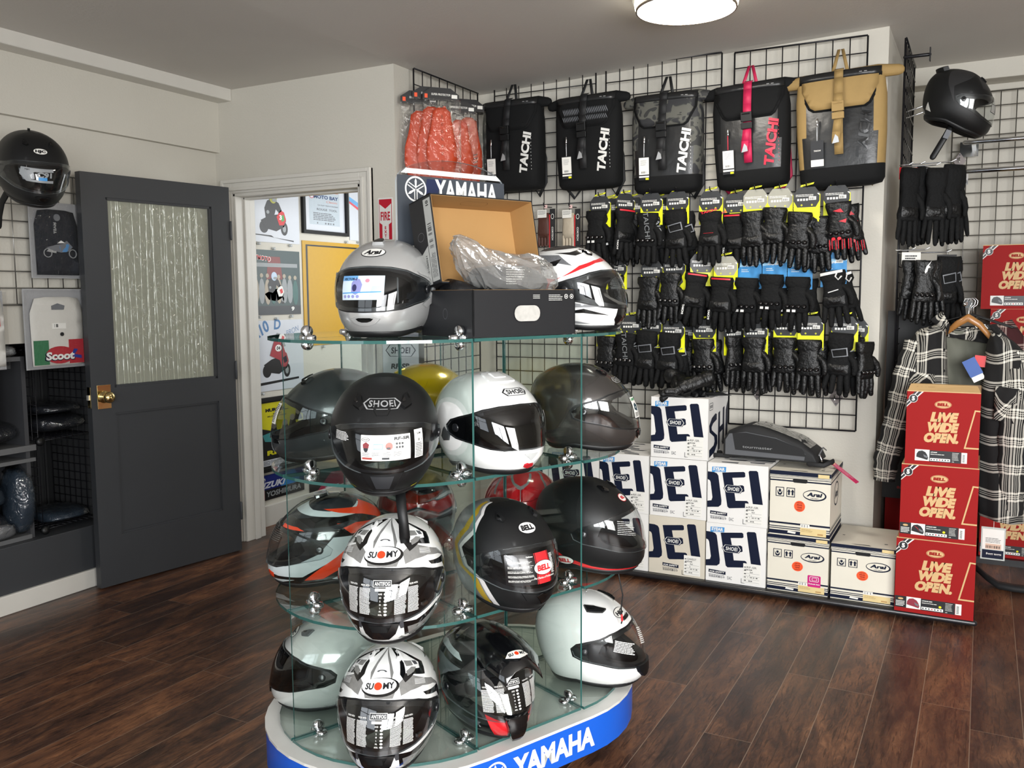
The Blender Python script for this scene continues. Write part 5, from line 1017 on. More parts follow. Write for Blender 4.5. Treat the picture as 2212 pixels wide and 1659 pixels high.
# ------------------------------------------------------------------ gloves
GL = M('glove_leather', '#0f1011', .40, var=.2, scale=60, bump=.6, bscale=70, spec=.4); GT = M('glove_textile', '#0d0e0f', .8, var=.2, scale=90, bump=.5, bscale=80, spec=.25); GHARD = M('glove_hard_shell', '#0b0b0d', .15, coat=.6)
GRD = M('glove_red', '#c41e2e', .5); GWT = M('glove_reflective_white', '#dededb', .4)
def glove_mesh(name, style, seed, side=1):
    """hanging glove, back of the hand toward -y, fingers down, thumb on +x * side"""
    r = random.Random(seed); b = MB(); mat = GL if style in ('leather', 'racing', 'knuckle') else GT
    long_ = .045 if style in ('winter', 'gauntlet') else .02
    rings = []
    for z, wx, dy, cx in ((long_, .047, .019, 0), (long_*.4, .049, .021, 0), (-.015, .048, .022, 0), (-.030, .042, .019, 0), (-.045, .038, .017, 0), (-.060, .041, .021, .001), (-.078, .043, .019, .002), (-.098, .047, .022, .003), (-.112, .048, .020, .003), (-.130, .051, .021, .003), (-.148, .049, .018, .002), (-.156, .044, .012, .002)):
        rings.append([(side*cx+wx*(1+r.uniform(-.05, .05))*math.copysign(abs(cos(a))**.8, cos(a)), dy*(1+r.uniform(-.10, .14))*math.copysign(abs(sin(a))**.85, sin(a)), z) for a in [2*pi*i/18 for i in range(18)]])
    b.loft(rings, mat)
    for i, (x, L, rr, sp) in enumerate(((-.036, .070, .0105, -.10), (-.013, .090, .0118, -.03), (.012, .095, .0120, .03), (.035, .082, .0115, .09))):
        x *= side; sp = sp*side+r.uniform(-.04, .04); cu = r.uniform(-.012, .010)
        b.tube([(x, 0, -.135), (x+sp*L*.4, -.004, -.148-L*.4), (x+sp*L*.75, cu*.5, -.148-L*.75), (x+sp*L*.95, cu, -.148-L)], [rr*1.05, rr*1.08, rr, rr*.85], mat, 9)
    b.tube([(side*.038, -.002, -.060), (side*.058, -.008, -.085), (side*.066, -.012, -.115), (side*.064, -.014, -.140)], [.015, .0145, .013, .010], mat, 9)
    # panels and accents on the back of the hand
    fy = lambda x, z: -.0215*(1-min(1, abs(x)/.055)**2.2)**.5
    def mp(u, v, l): return Vector((u, fy(u, v)-.0015-l, v))
    if style == 'racing':
        for i in range(4):
            x = side*(-.034+.0235*i); b.tube([(x-.004, -.016, -.155), (x-.004, -.015, -.200)], .0022, GRD, 5); b.tube([(x+.005, -.016, -.155), (x+.005, -.015, -.195)], .0022, GRD, 5)
        b.dec(fill([(-.02, -.02), (.01, -.012), (.02, -.03), (0, -.028)], .012), mp, GRD, .001); b.dec(fill([(0, -.07), (.03, -.06), (.026, -.08)], .012), mp, GRD, .001)
        for x in (-.022, .0): b.dec(fill(ellp(x, -.150, .008, .008, 8)), mp, GRD, .003)
    if style == 'reflect':
        for x in (-.034, -.012): b.dec(fill(rectp(x, -.150, x+.014, -.138), .01), mp, GWT, .003)
    if style == 'white':
        b.dec(fill([(-.045, .012), (.04, .020), (.04, .008), (-.045, -.002)], .012), mp, GWT, .002); b.tube([(.02, -.024, .01), (.012, -.026, -.01), (.022, -.026, -.026), (.034, -.020, -.012)], .0035, GWT, 6)
        b.dec(fill([(-.02, -.08), (.02, -.07), (.02, -.074), (-.02, -.084)], .01), mp, GWT, .002)
    if style in ('knuckle', 'racing', 'leather'):
        pass
    if style == 'redtext': b.dec(text('TAICHI', 0, .018, .011, .07, .1, .04, .25), mp, GRD, .002); b.tube([(-.02, -.022, -.09), (.02, -.022, -.088)], .001, GRD, 5)
    if style == 'bigtext': b.dec(text('TAICHI', .006, -.045, .022, .14, 0, .01, -pi/2+.12), lambda u, v, l: mp(max(-.045, min(.045, u)), v, l+.002), M('grey_lettering', '#6f7274', .4), .001)
    if style == 'winter': b.dec(fill([(-.03, -.035), (.03, -.02), (.036, -.06), (-.02, -.072)], .015, holes=[[(-.026, -.039), (.026, -.026), (.031, -.057), (-.018, -.068)]]), mp, GREY, .001)
    if style == 'side': b.dec(text('TAICHI', -.040, -.17, .008, .05, 0, .03, -pi/2), lambda u, v, l: Vector((u, -.016-l, v)), GWT, .001); b.dec(fill(rectp(-.04, .006, .04, .014), .01), mp, GRD if seed % 2 else GREY, .001)
    me = b.build(name); m = me.data; bpy.data.objects.remove(me); return m
def knuckle_mesh(style):
    b = MB()
    if style in ('knuckle', 'racing', 'reflect', 'bigtext'):
        for i in range(4): x = -.033+.022*i; b.lathe([(0, 0), (.011, 0), (.0105, .005), (.007, .010), (0, .0115)], GHARD, 12, Matrix.Translation((x, -.017-.004*(1-abs(i-1.5)/2), -.122)) @ Matrix.Rotation(pi/2, 4, 'X'))
    else:
        b.add([], [], GL); rings = [[(sx*.040*q, -.018-.010*(1-abs(q)**2)*k, -.122+dz) for q in [i/6-1 for i in range(13)] for sx in (1,)] for dz, k in ((-.020, .1), (-.012, .9), (0, 1.15), (.012, .9), (.020, .1))]; b.loft(rings, GL, close=False, caps=False)
    o = b.build('k'); m = o.data; bpy.data.objects.remove(o); return m
CARDK = M('card_charcoal', '#2c2e30', .45, var=.03); CARDY = M('card_yellow', '#e6ea1c', .45, var=.02); CARDG = M('card_grey', '#9b9a8e', .45, var=.03); CARDB = M('card_sky_blue', '#3f8fcb', .4, var=.25, scale=30)
def card_mesh(kind):
    b = MB(); w, h = .057, .165
    base = {'k': CARDK, 'g': CARDG, 'b': CARDB}[kind]
    P = [(-w, -.165), (w, -.165), (w, -.035), (w*.62, -.006), (-w*.62, -.006), (-w, -.035)]
    b.prism(P, 0, .0012, base); b.v = [(x, -z, y) for x, y, z in b.v]
    fm = lambda u, v, l: (u, -.0012-l, v)
    if kind != 'b':
        b.dec(fill([(-w, -.165), (w, -.165), (w, -.070), (w*.72, -.098), (-w*.72, -.098), (-w, -.070)], 1), fm, CARDY, .0004)
        b.dec(fill([(-.03, -.005), (.028, .006), (.032, .014), (-.026, .004)]), fm, CARDY, .0004); b.dec(fill([(-.018, .000), (.018, .007), (.018, .010), (-.018, .003)]), fm, CARDK, .0008)
        b.dec(fill(rectp(w-.001, -.165, w+.003, -.04)), fm, CARDY, -.0006)
        b.dec(lines(-w*.86, -.050, w*.6, -.038, 2, 3, .4), fm, PAPER, .0006)
        for i in range(4): b.dec(fill(rectp(-.042+.013*i, -.068, -.033+.013*i, -.058)), fm, PAPER, .0006)
        b.dec(fill(rectp(.010, -.066, .042, -.050)), fm, PAPER, .0008); b.dec(bars(.013, -.064, .039, -.054, 14, 3), fm, INK, .0012); b.dec(fill([(w*.8, -.036), (w*.98, -.036), (w*.98, -.046)]), fm, PAPER, .0008)
        for x in (-.022, .024): b.dec(fill(ellp(x, -.088, .004, .004, 10), 1, holes=[ellp(x, -.088, .002, .002, 8)]), fm, CARDY, .0006)
    else:
        b.dec(fill([(-w, -.06), (w, -.045), (w, -.03), (-w, -.04)], 1), fm, M('card_pale_blue', '#9fd0ee', .4), .0004); b.dec(text('RAIN', -.012, -.052, .010, .04, .2, .03), fm, WHT, .0008)
        b.dec(fill(rectp(.008, -.055, .040, -.022)), fm, PAPER, .0008); b.dec(lines(.011, -.038, .037, -.025, 3, 2, .4), fm, INK, .0012); b.dec(bars(.011, -.052, .037, -.043, 12, 3), fm, INK, .0012)
        b.dec(lines(-.04, -.085, -.005, -.068, 2, 5, .3), fm, WHT, .0008)
    o = b.build('c'); m = o.data; bpy.data.objects.remove(o); return m
CM = {k: card_mesh(k) for k in 'kgb'}; GM = {}; KM = {}
b = MB(); b.tube([(0, .075, .004), (0, .0, .0), (0, -.02, .004), (0, -.028, .018)], .0028, WIRE, 6); _h = b.build('h'); HOOKM = _h.data; bpy.data.objects.remove(_h)
def put(name, mesh, par, loc=(0, 0, 0), rot=(0, 0, 0), s=(1, 1, 1)):
    o = bpy.data.objects.new(name, mesh); COL.objects.link(o); o.parent = par; o.location = loc; o.rotation_euler = rot; o.scale = s; return o
def gloves(label, zx, zy, kind, style, gx=0, gz=-.105, rot=0, yaw=0, y=4.37, side=1, second=True, group='glove pairs hanging on the wire grid', L=.97, WX=1.16, pos=None, par_grid=None):
    p = pos or atY(1120+zx/2.836, 380+zy/2.836, y); gz -= .015; t = thing('glove_pair', label, 'gloves', (p.x, p.y, p.z-.006), (0, 0, radians(yaw)), group)
    k = (style, side)
    if k not in GM: GM[k] = glove_mesh('g', style, len(GM)+1, side)
    if style not in KM: KM[style] = knuckle_mesh(style)
    if kind: put('header_card', CM[kind], t)
    g = put('glove', GM[k], t, (gx, -.028, gz), (0, radians(rot), 0), (WX, 1.15, L)); put('knuckle_guard', KM[style], g)
    k2 = (style, -side)
    if second:
        if k2 not in GM: GM[k2] = glove_mesh('g', style, len(GM)+1, -side)
        put('glove', GM[k2], t, (gx+.030*side, .014, gz-.012), (0, radians(rot-7*side), radians(20*side)), (WX, 1.1, L))
    hk = put('display_hook', HOOKM, par_grid or g2, (p.x-(par_grid or g2).location.x, p.y-GP+.0, p.z-.012))
    return t
R1, R2, R3 = 'upper row', 'middle row', 'lower row'
gloves('gloves with hard knuckles and white dashes, first yellow card of the upper row', 500, 112, 'k', 'reflect', -.010, -.085)
gloves('black and red gloves turned sideways, card edge-on, upper row', 655, 96, 'k', 'side', -.02, -.09, 4, 55, y=4.39)
gloves('long gloves with grey letters down the back, upper row', 815, 92, 'k', 'bigtext', -.010, -.110, 2)
gloves('gloves under a plain charcoal card with white label strip, upper row', 975, 82, 'k', 'winter', .0, -.125, -2)
gloves('gloves with red brand word across the cuff, upper row', 1180, 78, 'k', 'redtext', .004, -.110, 0, y=4.36)
gloves('gloves on a dark card at the panel edge, white side lettering, upper row', 1335, 92, 'k', 'side', .0, -.110, 0, y=4.40, par_grid=g3)
gloves('padded gloves on a grey card beside another grey card, upper row', 1453, 68, 'g', 'leather', -.008, -.115, -3, par_grid=g3)
gloves('padded gloves on the largest grey card, upper row', 1605, 62, 'g', 'leather', -.018, -.100, 4, par_grid=g3)
gloves('gloves half covered by a big yellow flap card, upper row', 1768, 52, 'k', 'knuckle', -.024, -.125, 5, y=4.33, par_grid=g3)
gloves('gloves with red finger lines and hard knuckles, last in the upper row', 1952, 42, 'k', 'racing', .014, -.090, -4, par_grid=g3)
gloves('perforated leather gloves lower down between two pairs, upper row', 1835, 205, None, 'knuckle', .0, -.035, -4, y=4.38, second=False, par_grid=g3)
gloves('smooth leather gloves on the first card of the middle row', 818, 508, 'k', 'leather', -.008, -.090, 2, y=4.38)
gloves('gloves with a hard shell knuckle, second card of the middle row', 955, 488, 'k', 'knuckle', -.010, -.085, 3)
gloves('gloves with a red cuff edge hanging askew in the middle row', 1125, 462, 'k', 'side', -.030, -.105, 8, 25)
gloves('gloves with white side lettering under a wide yellow-edged card, middle row', 1270, 478, 'g', 'side', -.010, -.110, 4, y=4.35)
gloves('softshell gloves on the first blue card of the middle row', 1420, 475, 'b', 'reflect', -.008, -.115, 3, y=4.38, par_grid=g3)
gloves('softshell gloves with two grey dashes on the second blue card', 1572, 465, 'b', 'reflect', -.008, -.105, 3, par_grid=g3)
gloves('softshell gloves on the third blue card', 1728, 472, 'b', 'reflect', -.004, -.110, 2, par_grid=g3)
gloves('gloves with a white cuff buckle on the fourth blue card', 1935, 452, 'b', 'white', .0, -.095, -6, par_grid=g3)
gloves('dark gloves in the lower row, right behind the white helmet', 590, 850, 'k', 'knuckle', -.035, -.110, 3, y=4.40)
gloves('gloves with grey lettering and white dashes, second in the lower row', 690, 842, 'k', 'bigtext', -.018, -.100, 4)
gloves('winter gloves with a red outlined patch, lower row', 812, 848, 'k', 'winter', -.014, -.105, 5)
gloves('winter gloves with a grey outlined patch, lower row', 950, 872, 'k', 'winter', -.012, -.095, 4, y=4.36)
gloves('plain dark gloves in the lower row beside the panel gap', 1140, 865, 'k', 'knuckle', .0, -.105, -2)
gloves('gloves seen side-on at the left edge of the last panel, lower row', 1320, 885, 'k', 'knuckle', -.010, -.075, 0, 50, y=4.39, par_grid=g3)
gloves('gloves on a narrow card, second of the last panel, lower row', 1455, 878, 'k', 'leather', -.002, -.085, 0, par_grid=g3)
gloves('gloves with matching hard knuckles, third of the last panel, lower row', 1640, 845, 'k', 'knuckle', .0, -.110, 0, par_grid=g3)
gloves('gloves under the widest yellow card in the lower row', 1792, 842, 'k', 'knuckle', .0, -.120, 0, y=4.34, par_grid=g3)
gloves('leather gloves with an outlined patch, near the end of the lower row', 2000, 845, 'k', 'winter', -.012, -.110, 4, y=4.35, par_grid=g3)
gloves('glove pair turned side-on at the far right of the lower row', 2095, 960, None, 'knuckle', .0, -.04, 0, 60, second=False, par_grid=g3)
for i, (zx, zy) in enumerate(((560, 125), (575, 135), (600, 495), (700, 118), (860, 120), (1040, 480), (1205, 470), (1380, 880), (1490, 890), (1030, 890), (2065, 860), (540, 850), (745, 850), (1345, 480))):
    p = atY(1120+zx/2.836, 380+zy/2.836, 4.43+.003*i); t = thing('glove_pair', ['gloves at the back of the first hook, only card edge and fingertips showing', 'gloves second from the back on the first hook', 'gloves behind the white and red helmet, beside the bare grid', 'gloves hidden behind the sideways pair of the upper row', 'gloves behind the long lettered pair of the upper row', 'gloves behind the hard-shell pair of the middle row', 'gloves behind the askew pair of the middle row', 'gloves behind the side-on pair of the lower row', 'gloves behind the narrow card of the lower row', 'gloves behind the grey-patch winter pair of the lower row', 'gloves behind the last winter pair of the lower row', 'gloves at the back of the lower row, nearest the glass stand', 'gloves behind the grey-lettered pair of the lower row', 'gloves behind the wide-card pair of the middle row'][i], 'gloves', (p.x, p.y, p.z-.006), (0, 0, 0), 'glove pairs hanging on the wire grid')
    put('header_card', CM['k'], t); put('glove', GM[('knuckle', 1)], t, (-.004, -.0, -.11), (0, .03, 0))
# packaged leather gloves
for i, (px, lab, c1) in enumerate(((1178, 'brown leather gloves in a clear bag with a black side strip', '#4a2418'), (1232, 'cream leather gloves in a clear bag with a black side strip', '#b9ad99'))):
    p = atY(px, 452, 4.36); t = thing('packaged_gloves', lab, 'gloves', (p.x, p.y, p.z), (0, 0, 0), 'gloves in clear bags'); put('display_hook', HOOKM, g1, (p.x-g1.location.x, p.y-GP+.004, p.z+.012))
    GC = M('leather_%d' % i, c1, .55, var=.12, scale=40, bump=.2, bscale=90)
    b = MB(); b.box(.028, .058, -.004, .0, -.205, 0, INK); b.box(.024, .030, -.0045, .0, -.205, -.03, RED); b.dec(text('CORTECH', .044, -.13, .010, .07, .1, .02, -pi/2), lambda u, v, l: (u, -.004-l, v), PAPER, .0006); b.dec(fill(ellp(.044, -.04, .009, .014, 14), 1, holes=[ellp(.044, -.04, .007, .011, 14)]), lambda u, v, l: (u, -.004-l, v), PAPER, .0006)
    b.dec(fill(rectp(-.042, -.045, .012, -.004)), lambda u, v, l: (u, -.010-l, v), PAPER, .0006); b.dec(lines(-.038, -.030, .008, -.008, 4, 3, .3), lambda u, v, l: (u, -.0106-l, v), INK, .0006); b.build('insert_card', t)
    b = MB(); b.loft([[(wx*cos(a)-.012, .010*sin(a)+.006, z) for a in [2*pi*q/12 for q in range(12)]] for z, wx in ((-.02, .036), (-.07, .034), (-.12, .038), (-.15, .036))], GC)
    for q in range(4): x = -.040+.018*q; b.tube([(x, .006, -.14), (x+.001, .004, -.19)], .0085, GC, 8)
    b.build('glove', t)
    b = MB(); b.box(-.06, .062, -.012, .018, -.215, .004, thin('poly_bag', (.95, .95, .95), .06, base=.025, bump=.25, bscale=30)); b.box(-.005, .012, -.003, .0, .004, .022, M('pale_pink_tab', '#d9b8b4', .5)); b.build('bag', t)
# orange back protectors in bags on the return wall
OP = M('orange_foam', '#c23a00', .5, var=.05, scale=30)
for i, (px, py, ht, ry, lab) in enumerate(((905, 205, .40, 0, 'orange back protector in a clear bag, leftmost of the group'), (930, 196, .42, 0, 'orange back protector in a clear bag, second from the left'), (952, 198, .44, 0, 'large orange back protector in a clear bag, in front of the others'), (990, 226, .40, 0, 'orange back protector in a clear bag, behind the black printed one'), (1010, 222, .40, 0, 'orange back protector with black stripes, nearest the black backpack'))):
    X = XC+.10+.045*(2-abs(i-2)) ; p = atX(px, py, X); t = thing('back_protector', lab, 'body armour', (p.x, p.y, p.z), (0, 0, radians(50)), 'orange back protectors in clear bags')
    w_ = .085; b = MB(); O = [(-.02, -.08), (.02, -.08), (.045, -.10), (.055, -.17), (.078, -.26), (.080, -.33), (.06, -.42), (.045, -.46), (-.045, -.46), (-.06, -.42), (-.080, -.33), (-.078, -.26), (-.055, -.17), (-.045, -.10)]
    vs, fs = fill(O, .025); f = lambda u, v: -.012*(1-(abs(u)/.09)**2)
    b.add([(u, f(u, v), v) for u, v in vs], fs, OP, True)
    for q in range(9): b.dec(fill(rectp(-.004, -.42+q*.036, .004, -.405+q*.036)), lambda u, v, l: (u, f(u, v)-l, v), M('dark_orange_print', '#a83a10', .6), .004);  # row of darker orange dashes down the middle of the pad
    if i == 4:
        for q in range(4): b.dec(fill([(-.05, -.30-q*.02), (.05, -.27-q*.02), (.05, -.275-q*.02), (-.05, -.305-q*.02)]), lambda u, v, l: (u, f(u, v)-l, v), INK, .005)
    b.build('foam_pad', t, solid=.006)
    b = MB(); b.prism([(-.095, -.045), (.095, -.045), (.095, -.012), (.05, .018), (-.05, .018), (-.095, -.012)], 0, .003, INK); b.v = [(x, -z, y) for x, y, z in b.v]; b.dec(text('SUPER PROTECTOR', 0, -.015, .010, .10, .1, .02), lambda u, v, l: (u, -.0035-l, v), PAPER, .0006); b.dec(fill(rectp(.055, -.03, .085, -.012)), lambda u, v, l: (u, -.0035-l, v), PAPER, .0006); b.dec(fill(rectp(-.085, -.035, -.07, -.015)), lambda u, v, l: (u, -.0035-l, v), ORG, .0006); b.build('header_card', t)
    b = MB(); b.box(-.098, .098, -.020, .012, -.50, -.040, thin('poly_bag', (.95, .95, .95), .06, base=.025, bump=.25, bscale=30)); b.build('bag', t)
# loose gloves on top of the carton
GLP = [('black glove lying palm down on the top carton, knuckles toward the camera', (-1.22, 4.16, r3+.358), (radians(70), radians(10), radians(112)), 'leather'), ('black glove folded under the other loose glove on the carton', (-1.30, 4.27, r3+.352), (radians(68), radians(-14), radians(-115)), 'knuckle')]
for lab, p, rt, st_ in GLP:
    t = thing('glove', lab, 'glove', p, rt); put('shell', GM[(st_, 1)], t, (0, 0, .08), (0, 0, 0), (1.15, 1.7, 1)); put('knuckle_guard', KM[st_], t, (0, 0, .08), (0, 0, 0), (1.15, 1.7, 1))
t = thing('header_card', 'black card with a yellow edge under the loose gloves', 'card', (-1.17, 4.33, r3+.2975), (0, 0, radians(35))); b = MB(); b.box(-.06, .06, -.10, .10, 0, .0015, CARDK); b.box(-.06, .06, .085, .10, .0016, .002, CARDY); b.build('card', t)
# ================================================================== LEFT WALL: niche, shelves, door, posters
for o in [x for x in bpy.data.objects if x.name.startswith('wall_left') or x.name.startswith('baseboard_left')]: bpy.data.objects.remove(o)
XW = XL-.035
b = MB(); b.box(XL-.12, XL, -1.9, 6.4, 2.205, 2.7, WALL); b.box(XW-.1, XW, 2.93, 6.4, 0, 2.205, WALL); b.box(XW-.1, XW, -1.9, 2.93, 1.20, 2.205, WALL); b.box(XW-.1, XW, -1.9, .6, 0, 1.20, WALL)
struct(b.build('wall_left'))
NB = XW-.42
b = MB(); b.box(NB-.05, NB, .55, 3.0, 0, 1.25, M('niche_paint', '#2a2b2d', .7, var=.1, scale=5)); b.box(NB, XW-.1, .6, 2.95, 1.20, 1.24, MATS['niche_paint']); b.box(NB, XW-.1, 2.90, 2.95, 0, 1.2, MATS['niche_paint']); b.box(NB, XW-.1, .6, .65, 0, 1.2, MATS['niche_paint']); struct(b.build('wall_niche'))
b = MB(); b.box(NB, XL+.006, .6, 2.93, .0, .300, CHAR); struct(b.build('trim_4', bevel=.003))
b = MB(); b.box(XL-.03, XL+.022, -1.8, 2.98, 0, .088, TRIMM); b.box(XL-.034, XL+.016, 2.98, DW, 0, .088, TRIMM); struct(b.build('baseboard_left', bevel=.004))
# chrome grid on left wall
g6 = grid('grey wire grid panel on the left wall, behind the bagged shirts', .92, 1.375, 1.965, 12, I4(XW+.045, 1.95, pi/2), mat=STEEL)
# grey open shelf unit in the niche
GSH = M('grey_shelf_board', '#5e5f60', .55, var=.05); DSH = M('dark_shelf_board', '#3a3b3e', .55, var=.05)
t = thing('shelf_unit', 'grey open shelf unit at the left edge, holding bagged clothes', 'shelf', (XW-.20, 2.02, .301))
for n_, a in (('side_panel', (-.19, .19, .50, .52, 0, .84)), ('side_panel', (-.19, .19, -.62, -.60, 0, .84)), ('back_panel', (-.19, -.18, -.6, .5, 0, .84)), ('shelf_board', (-.19, .20, -.6, .545, .405, .432)), ('shelf_board', (-.19, .20, -.6, .54, .355, .372)), ('shelf_board', (-.19, .20, -.6, .50, .0, .02)), ('shelf_board', (-.19, .19, -.6, .5, .82, .84)), ('divider', (-.17, .19, .36, .378, .433, .82))):
    b = MB(); b.box(*a, DSH if 'side' in n_ or 'back' in n_ else GSH); b.build(n_, t)
# black wire cubes with round connectors
t = thing('wire_cube_shelf', 'black wire cube shelving beside the grey shelf unit', 'shelf', (XW-.19, 2.72, .301))
for k in range(3):
    for nm, z in (('wire_tray', .02+.42*k),):
        b = MB()
        for i in range(11): y = -.13+.030*i; b.tube([(-.17, y, z), (.17, y, z)], .0018, WIRE, 5, cap=False)
        for i in range(9): x = -.17+.0425*i; b.tube([(x, -.13, z), (x, .17, z)], .0018, WIRE, 5, cap=False)
        b.build(nm, t)
for y in (-.13, .17):
    b = MB()
    for i in range(9): x = -.17+.0425*i; b.tube([(x, y, .02), (x, y, .86)], .0018, WIRE, 5, cap=False)
    for i in range(21): z = .02+.042*i; b.tube([(-.17, y, z), (.17, y, z)], .0018, WIRE, 5, cap=False)
    b.build('wire_side', t)
b = MB()
for i in range(8): y = -.13+.0428*i; b.tube([(-.17, y, .02), (-.17, y, .86)], .0018, WIRE, 5, cap=False)
b.build('wire_back', t)
for z in (.02, .44, .86):
    b = MB(); b.lathe([(0, -.012), (.018, -.012), (.021, -.004), (.021, .004), (.016, .010), (0, .012)], BLK, 20, Matrix.Translation((.185, -.13, z)) @ Matrix.Rotation(pi/2, 4, 'Y')); b.build('connector', t)
# bagged clothes
PB = thin('bag_film', (.80, .81, .82), .05, base=.07, bump=.9, bscale=22); DCL = M('dark_cloth', '#1b1e25', .85, var=.25, scale=20, bump=.3, bscale=60); SCL = M('slate_cloth', '#2c3a48', .8, var=.25, scale=18, bump=.3, bscale=60)
def bundle(name, label, p, sz, mat, seed, cat='clothes', group='bagged clothes on the left shelves', rot=0, film=PB):
    r = random.Random(seed); t = thing(name, label, cat, p, (0, 0, rot), group)
    for nm, s, m in (('folded_cloth', 1, mat), ('bag_film', 1.07, film)):
        b = MB(); rings = []
        for j in range(9):
            v = -1+2*j/8; hz_ = max(.08, (1-abs(v)**3.2))
            rings.append([(sz[0]/2*s*v, sz[1]/2*s*(abs(cos(a))**.6*math.copysign(1, cos(a)))*hz_**.5*(1+.08*sin(3*a+j+seed)), sz[2]/2*(1 if s == 1 else 1.04)+sz[2]/2*(s-.01)*(abs(sin(a))**.7*math.copysign(1, sin(a)))*hz_*(1+.10*sin(5*a+2*j+seed)*(sin(a) > 0))) for a in [2*pi*q/20 for q in range(20)]])
        b.loft(rings, m); b.build(nm, t)
    return t
X0 = XW-.16
bundle('bagged_garment', 'black garment in shiny film on the upper grey shelf', (X0, 2.33, .739), (.30, .42, .10), DCL, 1)
bundle('bagged_garment', 'second black garment in film, further left on the upper grey shelf', (X0, 1.95, .739), (.30, .30, .12), DCL, 2)
bundle('bagged_garment', 'slate garment in clear film, lowest on the grey shelf unit', (X0, 2.26, .324), (.30, .44, .11), DCL, 3)
bundle('bagged_garment', 'slate blue garment in crinkled film on the lower grey shelf', (X0, 2.24, .446), (.32, .46, .13), SCL, 4)
bundle('bagged_garment', 'pale grey rolled cloth at the bottom of the grey shelf unit', (XW-.02, 2.28, .324), (.10, .34, .07), M('pale_grey_cloth', '#7d7e80', .85, var=.1), 5)
bundle('bagged_garment', 'dark garment standing upright in film at the shelf end', (XW-.06, 2.50, .324), (.18, .10, .30), SCL, 6)
bundle('bagged_garment', 'black garment in the middle wire cube', (X0, 2.75, .7630), (.28, .24, .08), DCL, 7)
bundle('bagged_garment', 'flat black garments in film in the middle wire cube', (X0, 2.74, .8500), (.28, .22, .05), DCL, 8)
bundle('bagged_garment', 'teal-grey packs in film in the lowest wire cube', (X0, 2.75, .3240), (.30, .24, .06), SCL, 9)
bundle('bagged_garment', 'white crumpled bag on top of the grey shelf unit', (XW-.05, 2.44, 1.1420), (.14, .14, .05), M('white_cloth', '#b9bbbb', .8), 10)
# bagged shirts on the grid
def P(px, py, X): q = atX(px, py, X); return (q.y, q.z)
def shirt(label, px0, py0, px1, py1, X, mat, deco):
    a = P(px0, py0, X); c = P(px1, py1, X); w_, h_ = c[0]-a[0], a[1]-c[1]
    t = thing('bagged_shirt', label, 'shirt', (X, (a[0]+c[0])/2, c[1]), (0, 0, 0), 'bagged shirts on the left grid')
    sh_ = lambda u, v, l: (.010+l-.006*(abs(u)/(w_/2))**3, u, v)
    b = MB(); vs, fs = fill([(-w_*.43, .015), (w_*.43, .015), (w_*.44, h_*.7), (w_*.36, h_*.88), (w_*.18, h_*.90), (-w_*.18, h_*.90), (-w_*.36, h_*.88), (-w_*.44, h_*.7)], .04)
    b.add([sh_(u, v, 0) for u, v in vs], fs, mat, True); deco(b, sh_, w_, h_); b.build('folded_shirt', t, solid=.004)
    b = MB(); b.box(-.012, -.008, -w_/2, w_/2, 0, h_, M('backing_sheet', '#aaabad', .4)); b.build('backing_board', t)
    b = MB(); b.box(-.006, .022, -w_/2*.985, w_/2*.985, .004, h_*.985, thin('poly_bag', (.95, .95, .95), .06, base=.025, bump=.25, bscale=30)); b.build('bag', t)
def dA(b, m, w_, h_):
    b.dec(fill(ellp(0, h_*.80, .016, .016, 12)), m, GREY, .004)
    B_ = lambda pts, c: b.dec(fill([(x*w_, y*h_) for x, y in pts], 1), m, c, .005)
    for cx in (-.22, .30): b.dec(fill(ellp(cx*w_, .33*h_, .085*w_, .085*w_, 16), 1, holes=[ellp(cx*w_, .33*h_, .072*w_, .072*w_, 16)]), m, SILV, .005)
    B_([(-.25, .40), (-.05, .44), (.10, .46), (.18, .50), (.24, .46), (.30, .42), (.22, .36), (.05, .34), (-.10, .36)], GREY); B_([(.02, .42), (.20, .46), (.26, .42), (.16, .35), (.04, .35)], M('print_sky_blue', '#4f86b8', .5)); B_([(-.02, .46), (.14, .47), (.06, .50)], WHT)
    B_([(-.25, .35), (-.05, .33), (-.05, .36), (-.2, .38)], SILV); b.dec(text('TEAM', -.05*w_, .66*h_, .012, .05, 0, .02, pi/2), m, SILV, .004)
def dB(b, m, w_, h_):
    b.dec(fill(rectp(-w_*.41, .02, -w_*.18, h_*.36)), m, M('flag_green', '#2e6b46', .6), .004); b.dec(fill(rectp(w_*.16, .02, w_*.41, h_*.36)), m, M('flag_red', '#a9232f', .6), .004)
    b.dec(fill(ellp(-.0, h_*.17, w_*.24, h_*.11, 20)), m, MATS['flag_red'], .005); b.dec(text('Scoot', .0, h_*.155, h_*.10, w_*.50, .1, .07), m, NAVY, .0055); b.dec(text('Scoot', .0, h_*.16, h_*.095, w_*.47, .1, .04), m, WHT, .0065)
    b.dec(fill([(.18*w_, .17*h_), (.24*w_, .24*h_), (.30*w_, .23*h_), (.24*w_, .17*h_), (.36*w_, .15*h_), (.36*w_, .11*h_), (.24*w_, .13*h_)], 1), m, M('print_royal_blue', '#20348e', .5), .006)
    b.dec(fill(rectp(-w_*.10, h_*.50, w_*.12, h_*.57)), m, PAPER, .004); b.dec(bars(-w_*.09, h_*.52, -w_*.0, h_*.56, 10, 2), m, INK, .005); b.dec(fill(ellp(.05*w_, h_*.43, .009, .009, 12)), m, INK, .005); b.dec(fill([(-.03, h_*.74), (.03, h_*.74), (.035, h_*.79), (0, h_*.82), (-.03, h_*.79)]), m, GREY, .004)
def dC(b, m, w_, h_): b.dec(fill(rectp(-w_*.1, h_*.55, w_*.3, h_*.8)), m, RED, .004)
WCL = M('white_cotton', '#cfcdc6', .8, var=.05, scale=20, bump=.2, bscale=40)
